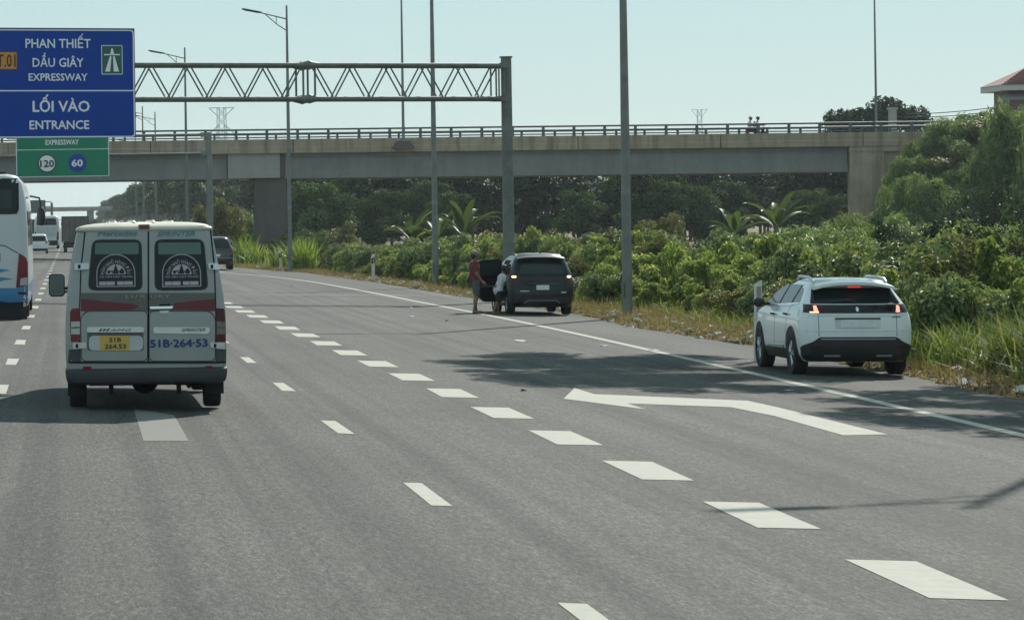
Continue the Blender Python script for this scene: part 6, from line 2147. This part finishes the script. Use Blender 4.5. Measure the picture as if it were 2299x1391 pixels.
mb = MB()
ss = list(np.arange(sab - 2, 140, 2.0)); dd = list(np.arange(-18, 22, 1.0))
for d in dd:
    for s in ss:
        h = emb_h(s, d)
        if 0.0 < d < DW: h = min(h, ZF - 0.2)
        p = bworld(s, d, 0)
        mb.v.append((p.x, p.y, -0.9 + h + 0.12 * hnoise(s, d, 0.9)))
n = len(ss)
mb.f = [(j * n + i, j * n + i + 1, (j + 1) * n + i + 1, (j + 1) * n + i) for j in range(len(dd) - 1) for i in range(n - 1)]
me = bpy.data.meshes.new('embankment')
me.from_pydata(mb.v, [], mb.f)
me.materials.append(SOIL)
me.shade_smooth()
tag(link('embankment', me), kind='structure')
def emb_ground(x, y):
    q = BMI @ Vector((x, y, 0))
    return -0.9 + emb_h(q.x, q.y)


i = 0
while i < 84:
    s = RNG.uniform(sab - 1.0, 72); d = RNG.uniform(-17.5, -0.8)
    h = emb_h(s, d)
    if s < sab + 4.0 and d > -9: continue
    if d > -2.6 and s < sab + 7: continue
    p = bworld(s, d, 0)
    wd = RNG.uniform(3.2, 5.4)
    shrub(RNG.choice(('fine', 'fine', 'mix', 'olive')), p.x, p.y, wd, wd * RNG.uniform(0.26, 0.42), 'green bush on the bridge embankment ' + ('near the abutment' if s < sab + 9 else 'under the overhead cables' if s < sab + 14 else 'below the house at the right edge'), 'bushes on the bridge embankment', -0.9 + h - 0.3)
    i += 1
for (px, ptop, Y, wd, k, lab) in ((2140, 266, 213, 4.6, 'fine', 'tallest bush crowning the embankment below the overhead cables'), (2095, 298, 212, 3.8, 'fine', 'bright bush drooping over the end of the parapet'), (2262, 246, 205, 5.6, 'fine', 'big tall bush at the right edge below the house'),
                                   (2320, 246, 200, 6.0, 'fine', 'tall bush cut off by the right edge below the house roof'), (2215, 330, 205, 4.4, 'fine', 'shaded bush in the dip right of the crowning bush'), (2055, 352, 209, 4.0, 'fine', 'bush spilling down beside the bridge abutment'),
                                   (2010, 428, 205, 3.2, 'fine', 'small bush at the foot of the bridge abutment'), (2090, 400, 203, 4.6, 'fine', 'wide bush half way down the embankment'), (2048, 322, 211, 3.2, 'fine', 'bush hanging against the upper corner of the bridge abutment'),
                                   (2022, 372, 209, 3.0, 'fine', 'middle bush against the face of the bridge abutment'), (1980, 455, 204, 2.8, 'fine', 'lowest bush hiding the base of the bridge abutment'), (2035, 400, 206, 3.6, 'fine', 'rounded bush below the abutment bushes')):
    p = at(px, 500, Y); zt = at(px, ptop, Y).z
    base = min(emb_ground(p.x, Y) - 0.4, zt - 2.0)
    shrub(k, p.x, Y, wd, zt - base, lab, None, base)


# ---- trees
def tree_mesh(seed, H, crown_w, crown_z0, n, m, L, Wd, lean=0.0, nbl=18, flat=0.6):
    R = random.Random(seed)
    tr = MB()
    tr.tube([(0, 0, -0.4), (lean * 0.2, 0.05, H * 0.3), (lean * 0.6, -0.05, H * 0.55), (lean, 0, H * 0.85)], [H * 0.018, H * 0.015, H * 0.011, H * 0.004], 7)
    bl = []
    for k in range(nbl):
        a = R.uniform(0, 6.28); d = math.sqrt(R.random()) * crown_w * 0.40
        z = crown_z0 + (H - crown_z0) * R.uniform(0.10, 0.92) * (1 - 0.35 * (d / (crown_w * 0.45)) ** 2)
        rr = crown_w * R.uniform(0.12, 0.23)
        bl.append((lean * z / H + d * math.cos(a), d * math.sin(a), z, rr, rr, rr * flat))
        if k % 2 == 0:
            z0 = crown_z0 * R.uniform(0.75, 1.1)
            tr.tube([(lean * z0 / H, 0, z0), (lean * 0.6 + d * 0.5 * math.cos(a), d * 0.5 * math.sin(a), (z0 + z) / 2 + 0.2), (lean * z / H + d * math.cos(a), d * math.sin(a), z)], [H * 0.008, H * 0.005, H * 0.002], 5)
    return tr, leaf_cloud('crown', bl, n, L, Wd, m, 0.6, 0.3, 0.4, 0.55)


TREES = {}
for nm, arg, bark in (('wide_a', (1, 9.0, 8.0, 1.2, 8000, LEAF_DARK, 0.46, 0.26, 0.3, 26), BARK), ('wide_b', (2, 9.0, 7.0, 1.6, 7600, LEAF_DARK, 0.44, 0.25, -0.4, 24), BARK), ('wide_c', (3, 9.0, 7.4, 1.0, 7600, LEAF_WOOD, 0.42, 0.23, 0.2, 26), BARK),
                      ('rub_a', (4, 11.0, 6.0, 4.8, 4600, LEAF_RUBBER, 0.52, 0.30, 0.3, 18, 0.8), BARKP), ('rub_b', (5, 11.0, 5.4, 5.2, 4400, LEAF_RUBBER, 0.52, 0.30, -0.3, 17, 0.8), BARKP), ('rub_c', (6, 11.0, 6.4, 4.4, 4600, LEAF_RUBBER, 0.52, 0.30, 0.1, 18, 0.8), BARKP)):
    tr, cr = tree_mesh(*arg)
    TREES[nm] = (tr.mesh('trunk', bark, 60), cr, arg[1])


def tree(kind, x, y, H, label, group=None, wide=1.0, z=0.0, name='tree'):
    tm, cm, H0 = TREES[kind]
    t = thing(name, label, 'tree', (x, y, z), (0, 0, RNG.uniform(0, 6.28)), group)
    k = H / H0
    t.scale = (k * wide, k * wide, k)
    link('trunk', tm, t)
    link('crown', cm, t)
    return t


# dark wood behind the bridge
for i in range(90):
    px = RNG.uniform(640, 1970)
    c = RNG.uniform(93, 128) if i < 60 else RNG.uniform(128, 158)
    Y = 3 * c
    p = at(px, 480, Y)
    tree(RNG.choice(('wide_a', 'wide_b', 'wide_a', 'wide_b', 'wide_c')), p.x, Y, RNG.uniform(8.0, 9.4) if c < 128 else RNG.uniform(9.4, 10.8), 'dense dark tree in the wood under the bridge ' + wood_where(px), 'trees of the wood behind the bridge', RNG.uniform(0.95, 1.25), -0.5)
for px, c, H in ((735, 92, 6.6), (860, 90, 6.0), (960, 92, 6.8), (1010, 88, 5.6), (1560, 92, 6.0), (1640, 94, 6.4), (1820, 90, 5.4), (1870, 88, 4.8), (1500, 92, 6.4), (1300, 90, 5.6), (690, 96, 7.0)):
    Y = 3 * c; p = at(px, 480, Y)
    tree('wide_c', p.x, Y, H, 'lighter green tree at the wood edge ' + wood_where(px), 'lighter trees at the edge of the wood', 0.9, -0.5)
Y = 330
for px, ptop, k in ((1962, 238, 1.0), (1915, 262, 0.8), (2020, 256, 0.8)):
    p = at(px, ptop, Y + (px - 1962) * 0.01)
    tree('wide_b', p.x, p.y, (p.z + 0.5) * 1.12, {1962: 'dark round treetop rising above the bridge railing', 1915: 'left lower shoulder of dark treetops above the bridge railing', 2020: 'right lower treetop above the railing by the square pillar'}[px], None, 0.78 * k, -0.5)

# rubber plantation on the left
for row in range(5):
    Y = 400.0
    while Y < 1300:
        x = 13.5 + row * 7 + RNG.uniform(-0.7, 0.7) + max(0, (560 - Y)) * 0.018
        tree(RNG.choice(('rub_a', 'rub_b', 'rub_c')), x, Y, RNG.uniform(9.2, 12.0) * (0.82 + 0.18 * min(1, Y / 730)), 'tall plantation tree with pale trunk in the hazy forest left of the pier', 'plantation trees beyond the bridge', 1.1, -0.3)
        Y += RNG.uniform(14, 22) * (1 + Y / 900)
bl = []
for i in range(150):
    Y = RNG.uniform(340, 1000)
    x = RNG.uniform(11.5, 19 + Y * 0.018)
    rr = RNG.uniform(1.6, 3.2)
    bl.append((x, Y, RNG.uniform(0.4, 1.6), rr, rr, rr * 0.7))
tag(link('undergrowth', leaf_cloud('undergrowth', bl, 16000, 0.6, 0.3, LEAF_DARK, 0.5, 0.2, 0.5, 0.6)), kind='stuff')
for px, Y, H in ((200, 900, 5.0), (209, 820, 4.6), (190, 1050, 5.0), (217, 760, 4.4)):
    p = at(px, 490, Y)
    tree('wide_c', p.x, Y, H, 'pale green roadside tree under the far low bridge', 'pale trees by the far bridge', 1.2, -0.3)

# off-frame tree that throws the dappled shade on the asphalt and the white car
def big_tree(base, cx, cy, rx, ry, z0, n, seed, label, nl):
    t = thing('tree', label, 'tree', base)
    tr = MB()
    tr.tube([(0, 0, -0.3), (-0.1, 0.05, 3), (cx * 0.10, cy * 0.1, 6.0), (cx * 0.4, cy * 0.4, z0 - 1.4), (cx * 0.8, cy * 0.8, z0)], [0.30, 0.25, 0.2, 0.14, 0.06], 8)
    R = random.Random(seed)
    bl = []
    while len(bl) < n:
        u = R.uniform(-1, 1); v = R.uniform(-1, 1)
        if u * u + v * v > 1: continue
        x, y_ = cx + rx * u, cy + ry * v
        z = z0 + R.uniform(-0.9, 1.2)
        rr = R.uniform(0.6, 1.1)
        bl.append((x, y_, z, rr, rr, rr * 0.6))
        if len(bl) % 2 == 0: tr.tube([(cx * 0.4 + 0.2 * u, cy * 0.4, z0 - 1.4), ((x + cx * 0.4) / 2, (y_ + cy * 0.4) / 2, z - 0.7), (x, y_, z)], [0.07, 0.045, 0.015], 5)
    tr.build('trunk', BARK, t, 60)
    link('crown', leaf_cloud('crown', bl, nl, 0.26, 0.13, LEAF_MIX, 0.6, 0.3, 0.3, 0.6), t)
big_tree(Vector((21.6, 65.0, -0.4)), -7.1, -1.2, 2.6, 6.8, 9.0, 58, 5, 'tall tree beyond the right edge whose shade falls on the white crossover', 22000)
big_tree(Vector((20.0, 47.0, -0.4)), -2.4, 5.5, 2.4, 6.0, 8.8, 34, 9, 'tree beyond the right edge shading the shoulder in front of the white crossover', 13000)

# bare dark twigs reaching in from the right
def twigs(px, py, Y, seed, ln, label):
    R = random.Random(seed)
    p = at(px, py, Y)
    t = thing('bare_shrub', label, 'shrub', (p.x + 1.2, Y, terrain(p.x, Y)), (0, 0, 0), 'dark bare shrubs at the right edge')
    mb = MB(); ends = []
    H = p.z - terrain(p.x, Y)
    for k in range(9):
        a = Vector((0.1 * R.uniform(-1, 1), 0.1 * R.uniform(-1, 1), -0.1))
        tip = Vector((-1.2 + R.uniform(-1.0, 1.6), R.uniform(-0.6, 0.6), H * R.uniform(0.7, 1.1)))
        mid = a.lerp(tip, 0.55) + Vector((0.25, 0, 0.2)) * R.uniform(0.2, 1)
        mb.tube([a, mid, tip], [0.026, 0.016, 0.005], 5)
        for q in range(5):
            b = mid.lerp(tip, R.uniform(0, 0.9))
            e = b + Vector((R.uniform(-0.6, 0.3), R.uniform(-0.3, 0.3), R.uniform(-0.1, 0.45)))
            mb.tube([b, b.lerp(e, 0.5) + Vector((0, 0, 0.04)), e], [0.010, 0.007, 0.003], 4)
            ends.append(e)
    mb.build('stem', BARKD, t, 60)
    bl = [(e.x, e.y, e.z, 0.22, 0.22, 0.16) for e in ends]
    link('foliage', leaf_cloud('foliage', bl, 350, 0.12, 0.055, LEAF_DARK, 0.4, 0.5, 0.1, 0.6), t)
twigs(2195, 440, 75, 3, 2, 'bare dark twiggy shrub reaching up at the right edge, above the grass')
twigs(2250, 500, 68, 4, 2, 'dark twiggy shrub with sparse leaves hard at the right edge')
twigs(2270, 395, 95, 8, 2, 'taller dark twiggy shrub behind, below the house')

# ---- banana plants
def banana(px, py_base, Y, H, label, seed, nl=9, bright=1):
    R = random.Random(seed)
    p = at(px, py_base, Y)
    t = thing('banana_plant', label, 'banana plant', (p.x, Y, -0.6), (0, 0, R.uniform(0, 6)), 'banana plants before the wood')
    MB().tube([(0, 0, 0), (0.03, 0, H * 0.3), (0, 0.02, H * 0.55)], [0.16, 0.13, 0.09], 8).build('stem', STEMB, t, 60)
    for k in range(nl):
        az = 2 * math.pi * k / nl + R.uniform(-0.4, 0.4)
        ln = H * R.uniform(0.5, 0.68); el = R.uniform(0.55, 1.35); wd = ln * R.uniform(0.17, 0.24)
        d = Vector((math.cos(az), math.sin(az), 0)); u = Vector((0, 0, 1)); sd = d.cross(u)
        mb = MB(); nseg = 9
        pos = Vector((0, 0, H * 0.5)); ang = el
        rows = []
        for j in range(nseg + 1):
            tt = j / nseg
            wv = wd * max(0.02, math.sin(math.pi * min(1, 0.06 + tt * 0.95)) ** 0.6) if tt > 0.12 else wd * 0.06
            fold = Vector((0, 0, 1)) * wv * 0.25
            lw = wv * R.uniform(0.8, 1.05); rw = wv * R.uniform(0.8, 1.05)
            rows.append((pos - sd * lw * 0.5 + fold, pos, pos + sd * rw * 0.5 + fold))
            ang -= (2.0 if el > 1.0 else 2.6) / nseg * tt * R.uniform(0.6, 1.1)
            pos = pos + (d * math.cos(ang) + u * math.sin(ang)) * ln / nseg
        for a in rows: mb.v += [tuple(q) for q in a]
        for j in range(nseg):
            b = 3 * j
            mb.f += [(b, b + 1, b + 4, b + 3), (b + 1, b + 2, b + 5, b + 4)]
        mb.m = [0] * len(mb.f)
        mb.build('leaf', BANANA_L if (k < bright) else BANANA, t, 60)


banana(1040, 510, 171.3, 3.9, 'large banana plant with one bright leaf between the lamp post and the gantry post', 1, 11, 1)
banana(925, 520, 174.3, 3.5, 'smaller banana plant left of the second lamp post', 2, 9, 2)
banana(985, 515, 172.9, 3.6, 'small banana plant hard against the second lamp post', 12, 8, 0)
banana(1745, 490, 180.0, 4.1, 'banana plant with two upright bright leaves before the bridge abutment', 3, 10, 2)
banana(1650, 500, 176.8, 3.5, 'banana plant with drooping torn leaves left of the bright one', 4, 9, 0)

# ---- lime-leaved clumps by the verge
def lime(px, Y, H, label, seed, m=LEAF_LIME, n=90, wd=0.06):
    p = at(px, 600, Y)
    z = terrain(p.x, Y)
    t = thing('broad_grass_clump', label, 'plant', (p.x, Y, z), (0, 0, 0))
    n_ = n
    P0 = np.stack([NR.normal(size=n_) * 0.28, NR.normal(size=n_) * 0.28, np.zeros(n_) - 0.05], 1)
    link('leaves', blades('leaves', P0, NR.uniform(0.6, 1.0, n_) * H, np.full(n_, wd), NR.uniform(0.1, 0.6, n_) * H, m, 4), t)
lime(545, 193.3, 2.3, 'bright lime green leafy clump beside the dark off-road car', 1, n=130, wd=0.085)
lime(572, 191.2, 1.7, 'lower lime green clump to the right of the first bright clump', 5, n=90, wd=0.08)
lime(672, 173.3, 2.3, 'bright lime green clump of upright blades right of the third lamp post', 2, n=120, wd=0.085)
lime(690, 172.3, 2.2, 'second upright lime green clump beside the third lamp post', 6, n=90, wd=0.085)
lime(632, 178.1, 1.7, 'darker green clump of long leaves left of the third lamp post', 3, GRASS, 100, 0.07)

# ---- tall grass at the right
GR = []
for i in range(4):
    n_ = 420
    P0 = np.stack([NR.normal(size=n_) * 0.38, NR.normal(size=n_) * 0.38, np.zeros(n_) - 0.04], 1)
    GR.append(blades('blades', P0, NR.uniform(0.35, 1.0, n_) * 1.15, NR.uniform(0.016, 0.05, n_), NR.uniform(0.2, 1.0, n_) * 0.95, GRASS, 5))
for i in range(84):
    y = RNG.uniform(43, 60.0)
    x = road_r(y) + RNG.uniform(1.7, 4.8)
    if keep_clear(x, y): continue
    t = thing('grass_clump', ('clump of tall grass beside the right rear wheel of the white crossover' if y < 54 and x < 16 else 'clump of tall grass at the right edge of the photo' if y < 54 else 'clump of tall grass hidden behind the white crossover'), 'grass clump', (x, y, terrain(x, y) - 0.03), (0, 0, RNG.uniform(0, 6.28)), 'tall grass clumps beside the white crossover')
    k = RNG.uniform(0.7, 1.15)
    t.scale = (k, k, k * RNG.uniform(0.85, 1.2))
    link('blades', RNG.choice(GR), t)
for i in range(34):
    y = RNG.uniform(44, 62)
    x = road_r(y) + RNG.uniform(2.4, 6.0)
    shrub(RNG.choice(('hedge', 'mix')), x, y, RNG.uniform(1.4, 2.2), RNG.uniform(0.9, 1.6), 'leafy shrub among the tall grass right of the white crossover', 'shrubs among the tall grass')

# ---- verge ground cover
def verge_points(n, y0, y1, d0, d1):
    y = NR.uniform(y0, y1, n)
    e = np.array([road_r(v) for v in y])
    x = e + d0 + (d1 - d0) * NR.random(n) ** 1.1
    z = np.array([terrain(a, b) for a, b in zip(x, y)])
    return np.stack([x, y, z], 1)


P0 = verge_points(42000, 42, 190, 0.05, 3.2)
P0[:, 2] -= 0.02
nn = len(P0)
tag(link('verge_grass', blades('verge_grass', P0, NR.uniform(0.06, 0.34, nn), NR.uniform(0.008, 0.024, nn), NR.uniform(0.05, 0.36, nn), DRYG, 2)), kind='stuff')
P0 = verge_points(9000, 44, 190, 1.8, 4.4)
nn = len(P0)
tag(link('green_weeds', blades('green_weeds', P0, NR.uniform(0.12, 0.5, nn), NR.uniform(0.012, 0.03, nn), NR.uniform(0.05, 0.4, nn), GRASS, 3)), kind='stuff')
P0 = verge_points(24000, 42, 185, -0.1, 2.8)
nn = len(P0)
P0[:, 2] += NR.uniform(0.0, 0.05, nn)
bl = P0
a = NR.normal(size=(nn, 3)) * np.array([1, 1, 0.35]); a /= np.linalg.norm(a, axis=1)[:, None]
b = np.cross(a, NR.normal(size=(nn, 3)) * np.array([0.4, 0.4, 1])); b /= np.linalg.norm(b, axis=1)[:, None]
l = NR.uniform(0.03, 0.075, nn)[:, None]
V = np.stack([bl - a * l, bl - b * l * 0.45, bl + a * l, bl + b * l * 0.45], 1).reshape(-1, 3)
i = np.arange(nn) * 4
LITT = leafmat('fallen_leaf', (0.15, 0.095, 0.045), (0.25, 0.17, 0.09), (0.36, 0.28, 0.16), 0.1, 0.85, 0.05)
tag(link('fallen_leaves', np_mesh('fallen_leaves', V, np.stack([i, i + 1, i + 2, i + 3], 1), LITT)), kind='stuff')
# rough field grass further off
n_ = 26000
Yv = NR.uniform(60, 225, n_); Xv = np.array([road_r(v) for v in Yv]) + 3 + NR.random(n_) ** 0.8 * 50
Zv = np.array([terrain(a, b) for a, b in zip(Xv, Yv)]) - 0.03
tag(link('field_grass', blades('field_grass', np.stack([Xv, Yv, Zv], 1), NR.uniform(0.4, 1.3, n_), NR.uniform(0.02, 0.05, n_), NR.uniform(0.1, 0.7, n_), GRASS, 3)), kind='stuff')

# ------------------------------------------------------------------ marker posts and litter
POSTW = M('post_white', (0.66, 0.66, 0.61), 0.6, 0, 0.12, 4)
def marker(x, y, label, h=1.08):
    t = thing('marker_post', label, 'marker post', (x, y, terrain(x, y) - 0.02), (0, 0, 0.15), 'white marker posts along the verge')
    mb = MB()
    w_, d_ = 0.062, 0.05
    v = [(-w_, -d_, -0.2), (w_, -d_, -0.2), (w_, d_, -0.2), (-w_, d_, -0.2), (-w_, -d_, h - 0.09), (w_, -d_, h), (w_, d_, h), (-w_, d_, h - 0.09)]
    mb.add(v, [(0, 1, 5, 4), (1, 2, 6, 5), (2, 3, 7, 6), (3, 0, 4, 7), (4, 5, 6, 7), (3, 2, 1, 0)]).build('post', POSTW, t)
    mb = MB()
    mb.add([(-w_ - 0.003, -d_ - 0.003, h - 0.44), (w_ + 0.003, -d_ - 0.003, h - 0.38), (w_ + 0.003, d_ + 0.003, h - 0.38), (-w_ - 0.003, d_ + 0.003, h - 0.44),
            (-w_ - 0.003, -d_ - 0.003, h - 0.20), (w_ + 0.003, -d_ - 0.003, h - 0.14), (w_ + 0.003, d_ + 0.003, h - 0.14), (-w_ - 0.003, d_ + 0.003, h - 0.20)],
           [(0, 1, 5, 4), (1, 2, 6, 5), (2, 3, 7, 6), (3, 0, 4, 7), (4, 5, 6, 7), (3, 2, 1, 0)]).build('band', BLACK, t)
    MB().bbox((-0.022, -d_ - 0.010, h - 0.37), (0.022, -d_ - 0.004, h - 0.22)).build('reflector', M('post_reflector', (0.42, 0.42, 0.38), 0.3), t)
for (px, py, lab, h) in ((558, 591, 'small white marker post farthest away by the lime green clump', 1.25), (720, 609, 'white marker post between the third and second lamp posts', 1.15), (928, 633, 'white marker post with black band left of the second lamp post', 1.22)):
    p = gnd(px, py)
    marker(min(p.x, road_r(p.y) + 0.3), p.y, lab, h)
m_ = thing('marker_post', 'pale marker post standing at the front left corner of the white crossover', 'marker post', (at(1700, 760, 57.6).x, 57.6, gz(12) - 0.02), (0, 0.02, -0.3), 'white marker posts along the verge')
MB().add([(-0.065, -0.03, -0.2), (0.065, -0.03, -0.2), (0.065, 0.03, -0.2), (-0.065, 0.03, -0.2), (-0.065, -0.03, 1.40), (0.065, -0.03, 1.48), (0.065, 0.03, 1.48), (-0.065, 0.03, 1.40)], [(0, 1, 5, 4), (1, 2, 6, 5), (2, 3, 7, 6), (3, 0, 4, 7), (4, 5, 6, 7), (3, 2, 1, 0)]).build('post', POSTW, m_)
MB().bbox((-0.02, -0.04, 0.85), (0.058, -0.031, 1.36)).build('faded_band', M('faded_pink', (0.30, 0.24, 0.23), 0.6), m_)

LW = M('litter_white', (0.66, 0.65, 0.60), 0.8, 0, 0.1, 20)
LP = M('litter_pale', (0.42, 0.38, 0.30), 0.85, 0, 0.15, 20)


def litter_mesh(seed, m, flat=False):
    R = random.Random(seed)
    mb = MB()
    mb.ball((0, 0, 0), (0.12, 0.08, 0.05), 0, 8, 5)
    v = []
    for p in mb.v:
        k = 1 + 0.45 * R.uniform(-1, 1)
        v.append((p[0] * k, p[1] * k, max(-0.03, p[2] * k * (0.25 if flat else 1))))
    mb.v = v
    return mb.mesh('litter', m)


LM = [litter_mesh(i, LW if i % 3 else LP) for i in range(6)]
LF = [litter_mesh(20 + i, LW, True) for i in range(3)]
n_ = 0
while n_ < 150:
    y = RNG.choice((RNG.uniform(44, 90), RNG.uniform(85, 180), RNG.uniform(105, 150)))
    x = road_r(y) + abs(RNG.gauss(0.5, 0.7)) - 0.05
    if keep_clear(x, y): continue
    o = link('litter_scrap', RNG.choice(LM), None, (x, y, terrain(x, y) + 0.06))
    k = RNG.uniform(0.4, 1.25)
    o.scale = (k, k, k); o.rotation_euler = (RNG.uniform(-.4, .4), RNG.uniform(-.4, .4), RNG.uniform(0, 6))
    tag(o, 'crumpled pale litter scrap lying in the dry grass of the verge', 'litter', 'litter along the verge'); n_ += 1
for (px, py, k, lab) in ((1170, 766, 1.5, 'flat white scrap lying on the asphalt left of the tree shadow'), (1355, 777, 0.8, 'small white scrap touching the edge line above the tree shadow'), (1467, 787, 0.9, 'flat pale scrap just right of the edge line, above the tree shadow'),
                       (1773, 877, 0.6, 'tiny white scrap below the edge line near the rear wheel of the white crossover'), (925, 711, 0.9, 'round white scrap on the lane left of the man in red'), (924, 691, 0.6, 'tiny pale speck on the lane farther up than the round scrap')):
    x, y = gnd(px, py)[:2]
    o = link('litter_scrap', RNG.choice(LF), None, (x, y, gz(x) + 0.012)); o.scale = (k, k, k); o.rotation_euler = (0, 0.03, RNG.uniform(-.3, .3))
    tag(o, lab, 'litter')
STM = litter_mesh(40, M('dark_stone', (0.03, 0.03, 0.03), 0.9))
for (px, py) in ((1003, 721), (1175, 878), (655, 643)):
    p = gnd(px, py)
    o = link('dark_lump', STM, None, (p.x, p.y, p.z + 0.015)); o.scale = (0.3, 0.4, 0.3)
    tag(o, 'small dark lump lying on the open asphalt lanes', 'debris', 'dark lumps on the asphalt')

# ------------------------------------------------------------------ the hazy air
mb = MB()
mb.bbox((-2900, -260, -9), (3200, 6200, 68))
hz = mb.build('haze', haze_mat(0.00012))
tag(hz, kind='stuff')
